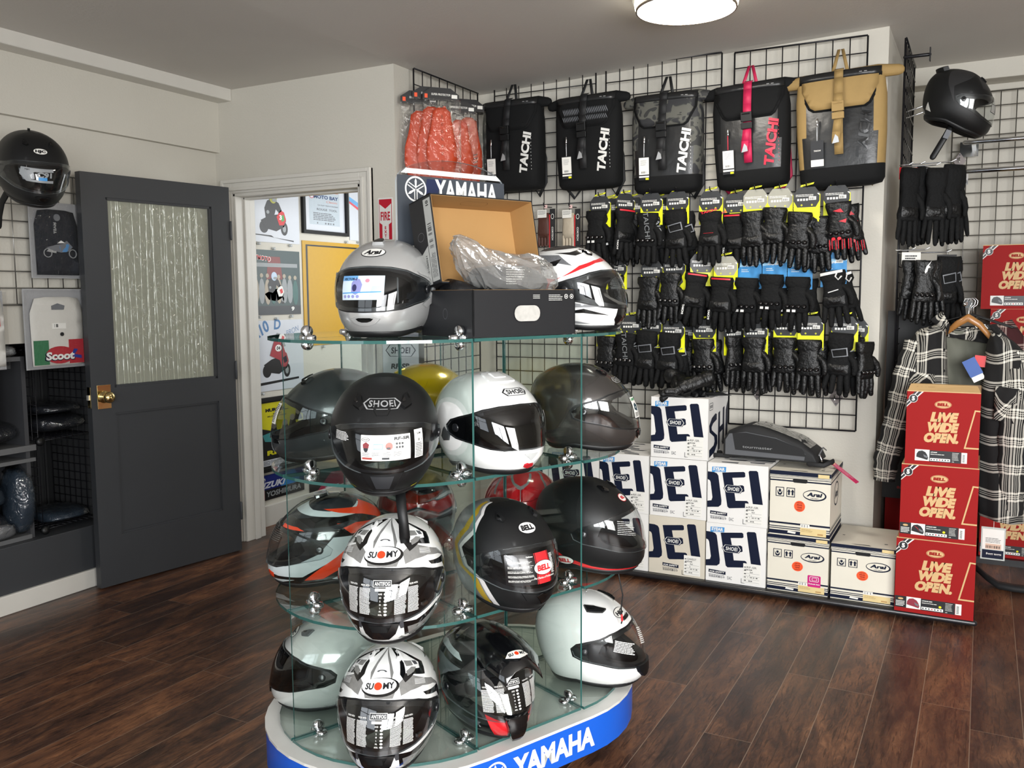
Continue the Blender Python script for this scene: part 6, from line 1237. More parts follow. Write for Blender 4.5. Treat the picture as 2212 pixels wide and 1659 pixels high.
shirt('black shirt printed with a blue racing motorcycle, in clear bag', 62, 432, 176, 602, XW+.075, DCL, dA)
shirt('white shirt with green and red bands in a clear bag', 50, 624, 190, 790, XW+.075, WCL, dB)
shirt('white shirt in a bag cut by the left picture edge', -70, 628, 17, 798, XW+.075, WCL, dC)
# ------------------------------------------------------------------ door
FE, HG = Vector((-3.709, 2.765, .008)), Vector((-3.590, 3.572, .008)); dv = HG-FE; DWD = .812; ang = atan2(dv.y, dv.x)
door = bpy.data.objects.new('door_1', None); COL.objects.link(door); door.location = FE; door.rotation_euler = (0, 0, ang); struct(door)
DH = 1.978; T_ = .042; gx0, gx1, gz0, gz1 = .118, .700, .965, 1.868; px0, px1, pz0, pz1 = .118, .705, .245, .842
b = MB()
for a in ((0, gx0, 0, DH), (gx1, DWD, 0, DH), (gx0, gx1, gz1, DH), (gx0, gx1, pz1, gz0), (gx0, gx1, 0, pz0)): b.box(a[0], a[1], 0, T_, a[2], a[3], CHAR)
b.box(gx0, gx1, .012, T_-.012, pz0, pz1, CHAR)
b.build('leaf', door)
b = MB()     # beads round panel and glass
def bead(x0, x1, z0, z1, w_=.010):
    for a in ((x0, x1, z0, z0+w_), (x0, x1, z1-w_, z1), (x0, x0+w_, z0, z1), (x1-w_, x1, z0, z1)): b.box(a[0], a[1], .004, T_-.004, a[2], a[3], CHAR)
bead(gx0, gx1, gz0, gz1, .012); bead(px0, px1, pz0, pz1, .009); b.build('moulding', door)
GLS = thin('patterned_door_glass', (.62, .64, .55), .08, base=.06, bump=.5, bscale=26, diff=.42, dcol=(.62, .63, .53))
b = MB(); b.box(gx0+.008, gx1-.008, .019, .023, gz0+.008, gz1-.008, GLS); pane_ = b.build('glass_pane', door)
GB = thin('glass_relief', (.82, .85, .74), .10, base=.16, diff=.38, dcol=(.86, .88, .74))
b = MB(); r = random.Random(3)
for i in range(23):
    x = gx0+.03+(gx1-gx0-.06)*(i+.5*r.random())/23; z0 = gz0+.01; z1 = gz1-.012 if r.random() < .75 else gz0+r.uniform(.35, .8); rr = r.uniform(.0016, .0042); ln = r.uniform(-.03, .03); z = z0
    while z < z1-.03:
        s_ = min(r.uniform(.06, .13), z1-z); xx = lambda q: max(gx0+.014, min(gx1-.014, x+ln*(q-z0)))
        b.tube([(xx(z), .0185, z), (xx(z+s_*.5), .0185, z+s_*.5), (xx(z+s_*.97), .0185, z+s_*.97)], [rr*1.15, rr*.85, rr*1.2], GB, 6, squash=.6)
        if r.random() < .22:
            d_ = r.choice((-1, 1)); L_ = r.uniform(.03, .055); x1 = xx(z+s_)
            for k in range(3):
                a = radians(-20-35*k); b.tube([(x1, .018, z+s_), (min(gx1-.014, max(gx0+.014, x1+d_*L_*.5*cos(a))), .018, z+s_+L_*.5*sin(a)+.006), (min(gx1-.014, max(gx0+.014, x1+d_*L_*cos(a))), .018, z+s_+L_*sin(a))], [.001, .0026, .0006], GB, 5, squash=.5)
        z += s_
b.build('glass_relief', pane_)
kx, kz = .062, .925
for y0, s_ in ((0, -1), (T_, 1)):
    b = MB(); b.box(kx-.034, kx+.034, min(y0, y0+s_*.003), max(y0, y0+s_*.003), kz-.057, kz+.057, BRASS); b.build('escutcheon', door, bevel=.001)
    b = MB(); b.lathe([(0, 0), (.030, 0), (.028, .006), (.012, .010), (.010, .022), (.020, .028), (.027, .038), (.027, .050), (.020, .060), (.008, .064), (0, .064)], BRASS, 24, Matrix.Translation((kx, y0+s_*.003, kz)) @ Matrix.Rotation(radians(90*s_*-1), 4, 'X')); b.build('door_knob', door)
b = MB(); b.box(-.0015, 0, .008, .034, kz-.05, kz+.05, BRASS); b.box(-.010, 0, .014, .028, kz-.012, kz+.012, M('latch_nickel', '#c9c9c4', .3, .6)); b.build('latch_plate', door)
for z in (.22, 1.0, 1.75):
    b = MB(); b.tube([(DWD+.004, -.002, z-.045), (DWD+.004, -.002, z+.045)], .006, CHAR, 8); b.build('hinge', door)
# doorstop wedge / fire sign
FRD = M('sign_red', '#b5122c', .35); fx = -2.728
t = thing('fire_sign', 'red and white fire extinguisher arrow sign beside the doorway', 'sign', (fx+.042, DW-.003, 1.51))
b = MB(); b.box(-.045, .045, 0, .002, 0, .385, M('sign_white', '#dcdcd8', .35)); fm = lambda u, v, l: (u, -l, v)
b.dec(fill(rectp(-.039, .006, .039, .378)), fm, FRD, .0006)
b.dec(fill([(-.036, .355), (0, .330), (.036, .355), (.036, .262), (.020, .252), (.020, .004), (-.020, .004), (-.020, .252), (-.036, .262)], 1), fm, MATS['sign_white'], .0012); b.dec(text('FIRE', 0, .294, .042, .058, 0, .03), fm, FRD, .0018)
for i, c in enumerate('EXTINGUISHER'): b.dec(text(c, 0, .236-i*.0205, .0145, None, 0, .04), fm, FRD, .0018)
b.build('plate', t)
# ------------------------------------------------------------------ posters in the back room (flat prints on the wall)
XQ = XW+.004
def poster(label, a, c, base, deco, frame=None, name='poster', thick=.004, mat=None, group='posters in the back room'):
    """a = (y, z) top left, c = bottom right, on the wall x = XW"""
    w_, h_ = c[0]-a[0], a[1]-c[1]; t = thing(name, label, 'poster', (XW+.0015, a[0], c[1]), (0, 0, 0), group)
    o = .022 if frame else 0
    b = MB(); b.box(0, thick, 0, w_, 0, h_, base); m = lambda u, v, l: (thick+l, u*w_, v*h_); deco(b, m, w_, h_); b.build('print', t)
    if frame:
        b = MB()
        for q in ((-o, 0, -o, h_+o), (w_, w_+o, -o, h_+o), (0, w_, -o, 0), (0, w_, h_, h_+o)): b.box(0, .022, q[0], q[1], q[2], q[3], frame)
        b.build('frame', t)
    for y_, z_ in (((w_*.2, -.012), (w_*.8, -.012), (w_*.5, h_+.010)) if not frame and name == 'poster' else ()):
        b = MB(); b.lathe([(0, 0), (.008, 0), (.009, .004), (.006, .014), (.009, .018), (0, .020)], M('clear_pin', '#cfd4d6', .1), 10, Matrix.Translation((0, y_, z_)) @ Matrix.Rotation(pi/2, 4, 'Y')); b.build('push_pin', t)
    return t
F1 = lambda P_: fill(P_, 1)
PWH = M('poster_white', '#c9cdd4', .4, var=.02); PGR = M('poster_dark_green', '#1f3a3a', .3); PGY = M('poster_grey', '#8f9496', .4); PYL = M('poster_yellow', '#bd921c', .4, var=.04); PBK = M('poster_black', '#16171a', .35); PBL = M('poster_blue', '#3d6fa0', .4); PFL = M('poster_figure', '#a59a88', .4)
def bike(b, m, cx, cy, s, c1, c2, c3, rider=True):
    B_ = lambda pts, c, l: b.dec(F1([(cx+x*s, cy+y*s) for x, y in pts]), m, c, l)
    b.dec(F1(ellp(cx-.38*s, cy-.30*s, .17*s, .20*s, 18)), m, PBK, .0006); b.dec(F1(ellp(cx+.42*s, cy-.32*s, .14*s, .22*s, 18)), m, PBK, .0006); b.dec(F1(ellp(cx+.42*s, cy-.32*s, .07*s, .12*s, 12)), m, PGY, .0010)
    B_([(-.5, -.10), (-.2, .05), (.1, .12), (.35, .15), (.5, -.05), (.42, -.25), (.1, -.42), (-.3, -.35)], PBK, .0010)
    B_([(.12, .05), (.28, .28), (.42, .22), (.50, -.02), (.40, -.20), (.22, -.22)], c1, .0014); B_([(.26, .08), (.40, .14), (.44, -.04), (.32, -.10)], c2, .0018)
    if rider:
        B_([(-.30, .0), (-.34, .30), (-.22, .55), (.0, .62), (.22, .50), (.34, .26), (.22, .18), (.10, .30), (.02, .05), (-.10, -.05)], PBK, .0014); b.dec(F1(ellp(cx+.0*s, cy+.66*s, .15*s, .19*s, 18)), m, c3, .0020); b.dec(F1(ellp(cx+.05*s, cy+.58*s, .10*s, .06*s, 12)), m, PGY, .0024)
        b.dec(F1(ellp(cx-.22*s, cy+.18*s, .06*s, .06*s, 10)), m, PGY, .0020)
def q1(b, m, w_, h_):
    bike(b, m, .50, .38, .48, RED, M('print_green', '#3f9a4a', .4), M('print_lime', '#a9a83a', .4)); b.dec(text('3', .63, .40, .07, .05, 0, .05), m, WHT, .003); b.dec(F1([(.12, .12), (.45, .11), (.50, .08), (.88, .05), (.88, .03), (.40, .09), (.12, .105)]), m, PBK, .0006)
    b.dec(F1(ellp(.14, .80, .04, .02, 12)), m, PBL, .0006)
A = lambda px, py: P(px, py, XQ)
def corners(x0, y0, x1, y1): return A(x0, y0), (A(x1, y1)[0], A((x0+x1)/2, y1)[1])
a_ = A(528, 392); c_ = A(647, 528); poster('white poster of a rider in a lime helmet on a black racing motorcycle', (a_[0], 2.12), (c_[0], c_[1]), PWH, q1)
def q2(b, m, w_, h_):
    b.dec(F1(rectp(0, 0, 1, 1)), m, PGR, .0004); b.dec(F1(rectp(.0, .74, .95, .80)), m, PGY, .0010); b.dec(F1(rectp(0, 0, 1, .14)), m, M('poster_charcoal', '#2a2e33', .35), .0008)
    r = random.Random(5)
    for i in range(9): x = .06+.105*i; c = r.choice((PFL, PGY, M('poster_maroon', '#5e2a2e', .4), M('poster_teal', '#3f6763', .4))); b.dec(F1(ellp(x, .34+.04*r.random(), .055, .20, 12)), m, c, .0010); b.dec(F1(ellp(x, .58+.03*r.random(), .030, .035, 10)), m, PFL, .0012)
    b.dec(F1([(.36, .55), (.66, .55), (.62, .90), (.40, .90)]), m, M('poster_brick', '#7d3b3b', .4), .0007)
    bike(b, m, .50, .36, .36, WHT, RED, M('print_ice_blue', '#b8cbe0', .4), True)
    b.dec(text('OXYMOTO', .24, .88, .07, .42, 0, .05, -.12), m, WHT, .0016); b.dec(text('OXYMOTO', .24, .88, .062, .40, 0, .02, -.12), m, RED, .0022); b.dec(text('9', .84, .09, .06, .06, .1, .05), m, WHT, .0016)
a_ = A(529, 545); c_ = A(650, 683); poster('dark green poster of a motorcycle before a crowd', (a_[0], A(529, 537)[1]), (c_[0], A(590, 680)[1]), PWH, q2)
def q3(b, m, w_, h_):
    b.dec(text('A10', .20, .86, .16, .34, .1, .03, .5), m, PBL, .0006); b.dec(text('D', .52, .94, .14, .12, .1, .03), m, PBL, .0006); b.dec(text('BRON', .80, .84, .08, .24, .2, -.015, .3), m, PBL, .0006)
    bike(b, m, .48, .42, .46, M('print_rust_red', '#9b2e38', .4), NAVY, PGY, False); b.dec(F1([(.42, .58), (.50, .82), (.58, .80), (.66, .62)]), m, PGY, .0020); b.dec(F1([(.36, .50), (.46, .74), (.60, .66), (.66, .50), (.55, .42)]), m, MATS['print_rust_red'], .0024)
    b.dec(F1(ellp(.52, .60, .06, .05, 14)), m, WHT, .0028); b.dec(text('04', .52, .60, .05, .07, .1, .03), m, INK, .0032); b.dec(F1([(.1, .12), (.9, .16), (.9, .13), (.1, .08)]), m, PBK, .0006)
a_ = A(535, 690); c_ = A(657, 840); poster('pale poster of a red racing motorcycle numbered 04', (a_[0], A(535, 694)[1]), (c_[0], A(600, 842)[1]), PWH, q3)
def q4(b, m, w_, h_):
    b.dec(F1(rectp(.03, .12, .97, .97)), m, M('poster_acid_yellow', '#c9c21c', .4), .0004); b.dec(F1([(.03, .60), (.45, .50), (.97, .45), (.97, .12), (.03, .12)]), m, PBK, .0008)
    b.dec(text('MURDER...', .38, .86, .045, .5, 0, .06), m, INK, .0012); b.dec(text('AT 100', .38, .80, .022, .2), m, INK, .0012); b.dec(text('MILES PER HOUR!', .38, .765, .020, .42), m, INK, .0012)
    for x, y in ((.30, .62), (.55, .64), (.72, .70), (.85, .78)): b.dec(F1(ellp(x, y, .06, .05, 10)), m, PFL, .0014); b.dec(F1([(x-.09, y-.13), (x+.10, y-.13), (x+.05, y-.02), (x-.05, y-.02)]), m, PBK, .0012)
    b.dec(F1([(.05, .50), (.40, .55), (.66, .46), (.40, .36), (.10, .40)]), m, M('poster_teal2', '#3d8688', .4), .0016); b.dec(F1(ellp(.33, .38, .10, .16, 16)), m, PGY, .0020); b.dec(F1(ellp(.33, .38, .06, .10, 12)), m, PBK, .0024)
    b.dec(text('DRAG', .50, .29, .035, .3, 0, .03), m, RED, .0014); b.dec(text('RIOT', .42, .22, .065, .56, 0, .05), m, MATS['poster_acid_yellow'], .0014); b.dec(F1(rectp(.03, .03, .97, .12)), m, PWH, .0008); b.dec(lines(.06, .04, .94, .11, 4, 3, .4), m, INK, .0012)
a_ = A(556, 870); poster('black framed yellow film poster above the blue banner', (a_[0]+.01, A(556, 866)[1]-.01), (A(660, 1000)[0], A(600, 1006)[1]), PBK, q4, frame=BLKM, name='framed_poster')
def q5(b, m, w_, h_):
    b.dec(F1(rectp(0, .42, 1, 1)), m, M('banner_blue', '#14246e', .35), .0004); b.dec(F1([(.52, .42), (.64, 1), (.80, 1), (.90, .62), (.90, .42)]), m, M('banner_sky', '#2f78b8', .35), .0007); b.dec(F1(rectp(0, 0, 1, .42)), m, PBK, .0004)
    b.dec(text('Team', .12, .86, .15, .20, 0, .02), m, WHT, .0012); b.dec(text('SUZUKI', .31, .60, .23, .58, .2, .04), m, PWH, .0012); b.dec(F1(rectp(.01, .03, .20, .40)), m, RED, .0008); b.dec(text('ヨシムラ', .105, .21, .22, .16, 0, .03), m, WHT, .0014); b.dec(text('YOSHIMURA', .58, .22, .20, .70, .05, .03), m, PGY, .0012)
    b.dec(F1(rectp(0, .92, .1, 1)), m, RED, .0009)
a_ = A(547, 1037); poster('blue and black motorcycle racing team banner near the floor', (a_[0], A(547, 1034)[1]), (A(657, 1050)[0], A(600, 1074)[1]), PBK, q5, name='banner')
def q6(b, m, w_, h_):
    b.dec(F1(rectp(.13, .12, .87, .98)), m, M('poster_pale_grey', '#b3bec6', .4), .0004); b.dec(F1([(.16, .82), (.40, .90), (.60, .80), (.84, .92), (.84, .76), (.5, .74), (.2, .78)]), m, M('poster_coral', '#c9775e', .4), .0008)
    b.dec(F1([(.2, .90), (.5, .76), (.6, .76), (.3, .94)]), m, PBL, .0010)
    b.dec(text('MOTO BAY', .54, .66, .065, .60, 0, .04), m, M('poster_navy', '#2b4470', .4), .0010); b.dec(F1(ellp(.19, .66, .05, .045, 16)), m, RED, .0010); b.dec(F1(ellp(.19, .66, .04, .035, 16)), m, PWH, .0014); b.dec(text('Classic', .68, .58, .04, .28, .3, 0), m, MATS['poster_coral'], .0010)
    b.dec(text('CA FLAT TRACK RACING', .58, .50, .022, .5), m, GREY, .001); b.dec(text('ROUGE  TOOL', .56, .42, .04, .5, 0, .02), m, GREY, .001); b.dec(lines(.22, .20, .80, .36, 5, 2, .5), m, GREY, .001); b.dec(bars(.18, .14, .82, .17, 10, 2), m, GREY, .001)
a_ = A(654, 402); poster('black framed white event poster with navy lettering', (a_[0], 2.16), (A(745, 505)[0], A(700, 500)[1]), PWH, q6, frame=BLKM, name='framed_poster')
def q7(b, m, w_, h_): b.dec(F1([(.0, .78), (.9, .42), (.9, .34), (.0, .70)]), m, M('print_pale_blue', '#6fa8d6', .4), .0005); b.dec(F1([(0, .70), (.9, .32), (.9, .24), (0, .66)]), m, M('print_rose', '#d25a66', .4), .0007); b.dec(F1([(.2, .42), (.9, .16), (.9, .12), (.4, .34)]), m, NAVY, .0007)
a_ = A(753, 402); poster('white poster with blue and rose slanting stripes, beside the doorway edge', (a_[0], 2.16), (a_[0]+.42, A(760, 519)[1]), PWH, q7)
def q8(b, m, w_, h_):
    b.dec(F1(rectp(.0, .0, 1, 1)), m, PYL, .0004); b.dec(fill(rectp(.035, .02, .965, .965), 1, holes=[rectp(.055, .03, .945, .95)]), m, PBK, .0008)
    b.dec(F1([(.50, .03), (.44, .20), (.40, .34), (.45, .44), (.42, .52), (.50, .58), (.56, .80), (.80, .84), (.94, .60), (.94, .03)]), m, PBK, .0010)
a_ = A(652, 520); poster('large yellow poster with a black border and black shape', (a_[0], A(652, 519)[1]), (a_[0]+.88, A(652, 738)[1]-.03), PYL, q8)
def q9(b, m, w_, h_): b.dec(F1([(.05, .55), (.30, .98), (.45, .98), (.50, .55)]), m, M('poster_magenta', '#a3284c', .4), .0006); b.dec(text('Fall 2025', .60, .50, .11, .34, 0, .02), m, PWH, .0012); b.dec(text('of Motorcycling', .62, .70, .08, .34, 0, .0), m, PWH, .0012); b.dec(text('X', .28, .55, .2, .2, 0, .05), m, PWH, .0012)
a_ = A(668, 1030); poster('dark poster with a magenta shape and pale lettering, low on the wall', (a_[0], A(668, 1025)[1]), (a_[0]+.80, A(668, 1025)[1]-.33), PBK, q9)
# grey tall carton with white printed face behind the glass stand
p0 = atZ(825, 1000, .0); q0 = atY(866, 775, 3.02); t = thing('display_carton', 'tall dark carton with a white lettered face, standing behind the glass stand', 'box', (q0.x, 3.02, 0), (0, 0, radians(28)))
b = MB(); b.box(-.075, .075, 0, .22, 0, 1.45, M('dark_carton', '#1f2226', .5)); fm = lambda u, v, l: (u, -l, v); b.dec(F1(rectp(-.074, .9, .074, 1.44)), fm, PWH, .0006)
hexbox(b, fm, 0, 1.180, .125, NAVY); b.dec(text('RF-SR', .0, 1.115, .020, .08, .15, .05), fm, INK, .0012); sd = lambda u, v, l: (-.075-l, .11-u, v); hexbox(b, sd, 0, 1.185, .12, PGY); b.build('carton', t)
dq = atZ(598, 1140, 0); b = MB(); b.add([(0, -.02, 0), (.10, -.02, 0), (0, -.02, .03), (0, .02, 0), (.10, .02, 0), (0, .02, .03)], [(0, 1, 2), (5, 4, 3), (0, 3, 4, 1), (1, 4, 5, 2), (2, 5, 3, 0)], BLK); o = b.build('door_wedge', loc=(dq.x, dq.y, 0.0005), rot=(0, 0, .6)); tag(o, 'small black door wedge on the floor just inside the back room', 'door wedge')
# ================================================================== OPEN CARTON WITH LID ON THE TOP SHELF
CRB = M('matte_black_board', '#1a1b1e', .5, var=.03); KRF = M('kraft_inside', '#a9824f', .75, var=.05, scale=12)
ca, sa_ = cos(TH), sin(TH)
def SW(u, v, z): q = OC+U*u+V_*v; return Vector((q.x, q.y, z))
BX0, BX1, BV0, BV1, BH = -.178, .172, -.345, -.105, .122
ct = thing('open_carton', 'open black carton with kraft-brown inside of its lid, on the top shelf', 'box', SW(0, 0, ZT+.0006), (0, 0, TH))
def tray(b, x0, x1, y0, y1, h, out, inn, t_=.004, hole=None):
    for a in ((x0, x1, y0, y1, 0, t_),): b.box(*a, out)
    b.box(x0+t_, x1-t_, y0+t_, y1-t_, t_, t_+.0008, inn)
    for (ax0, ax1, ay0, ay1, s_) in ((x0, x1, y0, y0+t_, 'f'), (x0, x1, y1-t_, y1, 'b'), (x0, x0+t_, y0, y1, 'l'), (x1-t_, x1, y0, y1, 'r')):
        b.box(ax0, ax1, ay0, ay1, t_, h, out)
        e = .0008
        if s_ == 'f': b.box(ax0+t_, ax1-t_, ay1, ay1+e, t_, h+.0006, inn)
        if s_ == 'b': b.box(ax0+t_, ax1-t_, ay0-e, ay0, t_, h+.0006, inn)
        if s_ == 'l': b.box(ax1, ax1+e, ay0+t_, ay1-t_, t_, h+.0006, inn)
        if s_ == 'r': b.box(ax0-e, ax0, ay0+t_, ay1-t_, t_, h+.0006, inn)
b = MB(); tray(b, BX0, BX1, BV0, BV1, BH, CRB, KRF)
fm = lambda u, v, l: (u, BV0-l, v)
b.dec(fill(rrect(-.045, .038, .045, .082, .021), 1), fm, M('tissue_paper', '#b6b4ae', .8, var=.25, scale=60), .0008); b.dec(fill(rrect(-.0465, .0365, .0465, .0835, .0225), 1, holes=[rrect(-.044, .039, .044, .081, .020)]), fm, INK, .0014)
b.dec(lines(.02, .098, .045, .110, 3, 3, .3), fm, PAPER, .0008); b.dec(lines(.075, .092, .125, .110, 4, 5, .3), fm, PAPER, .0008)
for cx in (.138, .158): b.dec(fill(ellp(cx, .104, .0065, .0065, 16), 1, holes=[ellp(cx, .104, .005, .005, 14)]), fm, PAPER, .0008); b.dec(fill(ellp(cx, .104, .0025, .0025, 6)), fm, PAPER, .0008)
lf = lambda u, v, l: (BX0-l, u, v); b.dec(fill(ellp(-.22, .06, .010, .014, 18), 1, holes=[ellp(-.22, .06, .0095, .0133, 18)]), lf, GREY, .0008)
b.build('tray', ct)
# lid: hinged along the back top edge, leaning back
b = MB(); LW = .245; LD = .105; tray(b, BX0-.003, BX1+.003, 0, LW, LD, CRB, KRF)
bd = lambda u, v, l: (u, v, .0049+l); b.dec(text('3092024', .0, .012, .008, .05, 0, 0), bd, M('kraft_print', '#8b6a3f', .8), .0003)
tf = lambda u, v, l: (u, LW-.0049-l, v); b.dec(fill(rrect(-.045, .040, .045, .075, .017), 1, holes=[rrect(-.044, .041, .044, .074, .0165)]), tf, M('kraft_cut', '#7d5d34', .8), .0004)
ls = lambda u, v, l: (BX0-.003-l, u, v)
b.dec(fill(rectp(.01, .070, .235, .1045)), ls, M('label_grey', '#a9aaa6', .5), .0006); b.dec(bars(.10, .078, .17, .096, 26, 4), ls, INK, .0012); b.dec(text('10', .222, .088, .012, .014, 0, .03, 0), ls, INK, .0012); b.dec(lines(.02, .075, .09, .10, 4, 3, .3), ls, INK, .0012)
b.dec(fill([(.005, .005), (.075, .005), (.110, .068), (.005, .068)]), ls, M('label_grey', '#a9aaa6', .5), .0006); b.dec(bars(.02, .01, .07, .045, 12, 4), ls, INK, .0012); b.dec(text('5031090051', .055, .056, .008, .06, 0, .01), ls, INK, .0012); b.dec(fill(ellp(.14, .04, .012, .016, 16), 1, holes=[ellp(.14, .04, .0112, .0152, 16)]), ls, GREY, .0008)
lid = b.build('lid', ct); lid.location = (0, BV1+.002, BH-.002); lid.rotation_euler = (radians(78), 0, 0)
# plastic-wrapped contents
def blob(b, rings_c, mat, seed, amp=.1, n=22):
    r = random.Random(seed); ph = [r.uniform(0, 6) for _ in range(6)]; R_ = []
    for j, (c, rx, rz) in enumerate(rings_c):
        R_.append([(c[0], c[1]+rx*cos(a)*(1+amp*sin(3*a+ph[0]+j*1.3)+amp*.6*sin(7*a+ph[1]-j*2.1)), c[2]+rz*sin(a)*(1+amp*sin(4*a+ph[2]+j)+amp*.7*sin(9*a+ph[3]+j*1.7))) for a in [2*pi*q/n for q in range(n)]])
    b.loft(R_, mat)
def crumple(b, rings_c, mat, seed, n=26):
    r = random.Random(seed); R_ = []
    for c, rx, rz in rings_c: R_.append([(c[0]+r.uniform(-.008, .008), c[1]+rx*cos(a)*(1+r.uniform(-.12, .14)), c[2]+rz*sin(a)*(1+r.uniform(-.14, .16))) for a in [2*pi*q/n for q in range(n)]])
    b.loft(R_, mat, smooth=False)
t = thing('wrapped_helmet_parts', 'black parts in a cloudy crumpled plastic bag lying in the open carton', 'bagged item', SW(0, 0, ZT+.006), (0, 0, TH))
b = MB(); blob(b, [((-.085, -.22, .135), .02, .012), ((-.06, -.22, .142), .075, .035), ((0, -.225, .135), .085, .052), ((.06, -.225, .130), .085, .055), ((.11, -.23, .125), .07, .045), ((.135, -.23, .12), .02, .012)], M('black_liner', '#1d1f22', .6, var=.2, scale=40), 3, .08)
b.dec(lines(-.045, -.02, .02, .03, 8, 5, .35), lambda u, v, l: (u, -.312, .15+v), PAPER, .0); b.build('black_parts', t)
b = MB(); FILM = thin('cloudy_film', (.80, .80, .79), .14, base=.10, bump=.5, bscale=24, diff=.26, dcol=(.60, .60, .58))
crumple(b, [((-.172, -.26, .248), .012, .010), ((-.160, -.255, .232), .030, .028), ((-.140, -.25, .214), .050, .044), ((-.115, -.245, .196), .064, .052), ((-.09, -.24, .178), .075, .055), ((-.06, -.24, .165), .082, .056), ((-.03, -.24, .158), .088, .058), ((.0, -.24, .152), .090, .060), ((.035, -.24, .150), .092, .062), ((.07, -.24, .152), .092, .066), ((.10, -.24, .150), .086, .066), ((.13, -.24, .146), .074, .058), ((.155, -.24, .138), .050, .040), ((.165, -.24, .134), .02, .02)], FILM, 9); b.build('plastic_film', t)
t = thing('boot', 'black boot upper lying in the open carton under the plastic bag', 'boot', SW(0, 0, ZT+.006), (0, 0, TH))
b = MB(); blob(b, [((-.160, -.20, .110), .03, .02), ((-.150, -.20, .112), .055, .036), ((-.10, -.20, .100), .065, .038), ((-.04, -.20, .085), .06, .034), ((.02, -.20, .07), .05, .03)], M('boot_leather', '#101012', .35, var=.1, bump=.15, bscale=90), 5, .03); b.build('upper', t)
b = MB(); 
for i in range(8): b.tube([(-.075+.013*i, -.262, .108-.003*i), (-.070+.013*i, -.25, .132-.003*i), (-.066+.013*i, -.215, .145-.004*i)], .0035, BLK, 6)
b.build('ribbed_panel', t)
# ================================================================== HELMETS ON THE SIDE GRIDS
def post(par, pts, r=.004, mat=None, name='support_arm'):
    b = MB(); b.tube(pts, r, mat or CHR, 8); o = b.build(name); o.parent = par; o.matrix_parent_inverse = par.matrix_world.inverted(); return o
bpy.context.view_layer.update()
def dkH(b, sh): oval_logo(b, sh, 0, 67, 'HJC', .030, .015, PAPER, INK, INK, .042, .011, .1, 0, .06)
def stH(b, sh):
    mp = sh.mp(-8, 41); g_ = lambda u, v, l: mp(u, v, .0062+l); LGR = M('sticker_grey', '#8e9294', .35)
    b.dec(fill([(-.06, .024), (.055, .024), (.055, .012), (-.01, .010), (-.03, -.004), (-.022, -.020), (.052, -.020), (.052, -.030), (-.04, -.028), (-.066, -.004)], .012), g_, LGR, 0); b.dec(text('C91', .022, .0, .018, .050, .1, .05), g_, LGR, .0004); b.dec(fill(rectp(.002, -.021, .030, -.009), .01), g_, BLU, .0008); b.dec(text('HJC', -.036, .017, .005, .018, .1, .04), g_, INK, .0006)
def vnH(t, sh):
    top_vent(t, sh, 30, 76, BLK, 16, 8); mpart('top_knob', t, lambda b: pad(b, sh, [(-150, 94), (-170, 92), (-170, 96), (-150, 97)], .008, BLK)); chin_vent(t, sh, BLK, 14, 8, 16)
    b = MB(); b.tube([(-.02, -.085, .0), (-.04, -.095, -.04), (-.05, -.10, -.10), (-.052, -.10, -.145)], .016, BLK, 8, squash=.25); b.build('chin_strap', t)
hp = atX(66, 425, -3.52); helmet('matte black helmet with an oval badge, mounted on the left wall grid', (hp.x, hp.y, hp.z), -20, MBK, Shape(1.0, 1.02, 1.04, chin=.010), tilt=22, deco=dkH, sticker=stH, vents=vnH)
post(g6, [(XW+.045, hp.y+.0, hp.z+.08), (hp.x-.02, hp.y, hp.z+.09), (hp.x-.01, hp.y, hp.z+.15)])
LR = []
MGR = M('matte_charcoal', '#2a2a2b', .5, var=.05)
for m_ in (lambda p: p, mir): LR += [(m_([(60, 90), (100, 96), (130, 80), (110, 50), (90, 30), (100, 50), (80, 70)]), MGR), (m_([(20, 62), (50, 60), (60, 80), (30, 90)]), MGR), (m_([(130, 10), (140, 22), (150, 12)]), PAPER), (m_([(156, 6), (162, 14), (170, 6)]), PAPER)]
def vnR(t, sh):
    top_vent(t, sh, 24, 78, BLK, 16, 8); back_spoiler(t, sh, MBK, 74, 40, .016)
    b = MB(); b.tube([(.03, -.05, .01), (.03, -.06, -.03), (.025, -.06, -.09), (.02, -.06, -.15)], .014, BLK, 8, squash=.3); b.build('chin_strap', t)
    b = MB(); b.box(.022, .046, -.078, -.074, -.055, -.015, GREY); b.build('strap_tag', t)
hp = atY(2040, 275, 4.86); helmet('matte charcoal helmet mounted high on the right side grid', (hp.x, hp.y, hp.z), 0, MBK, Shape(1.02, 1.04, 1.04, chin=.02), tilt=24, layers=LR, vents=vnR, sticker=lambda b, sh: (card(b, sh, -18, 40, .05, .040, INK), vlines(b, sh, -18, 40, .044, .034, 7, PAPER, 3)))
for dz in (.0, .03): post(g5, [(XP+.06, 4.84, hp.z+.055+dz), (hp.x-.10, 4.84, hp.z+.075+dz), (hp.x-.03, 4.86, hp.z+.10+dz)], .0035)
# face-out arm with end plate at the top of the side grid
aq = atY(1953, 124, 4.66); post(g5, [(XP+.06, 4.66, aq.z), (XP+.165, 4.66, aq.z)], .008, WIRE, 'display_arm')
b = MB(); b.box(XP+.165, XP+.170, 4.645, 4.675, aq.z-.030, aq.z+.030, WIRE); o = b.build('end_plate'); o.parent = g5; o.matrix_parent_inverse = g5.matrix_world.inverted()
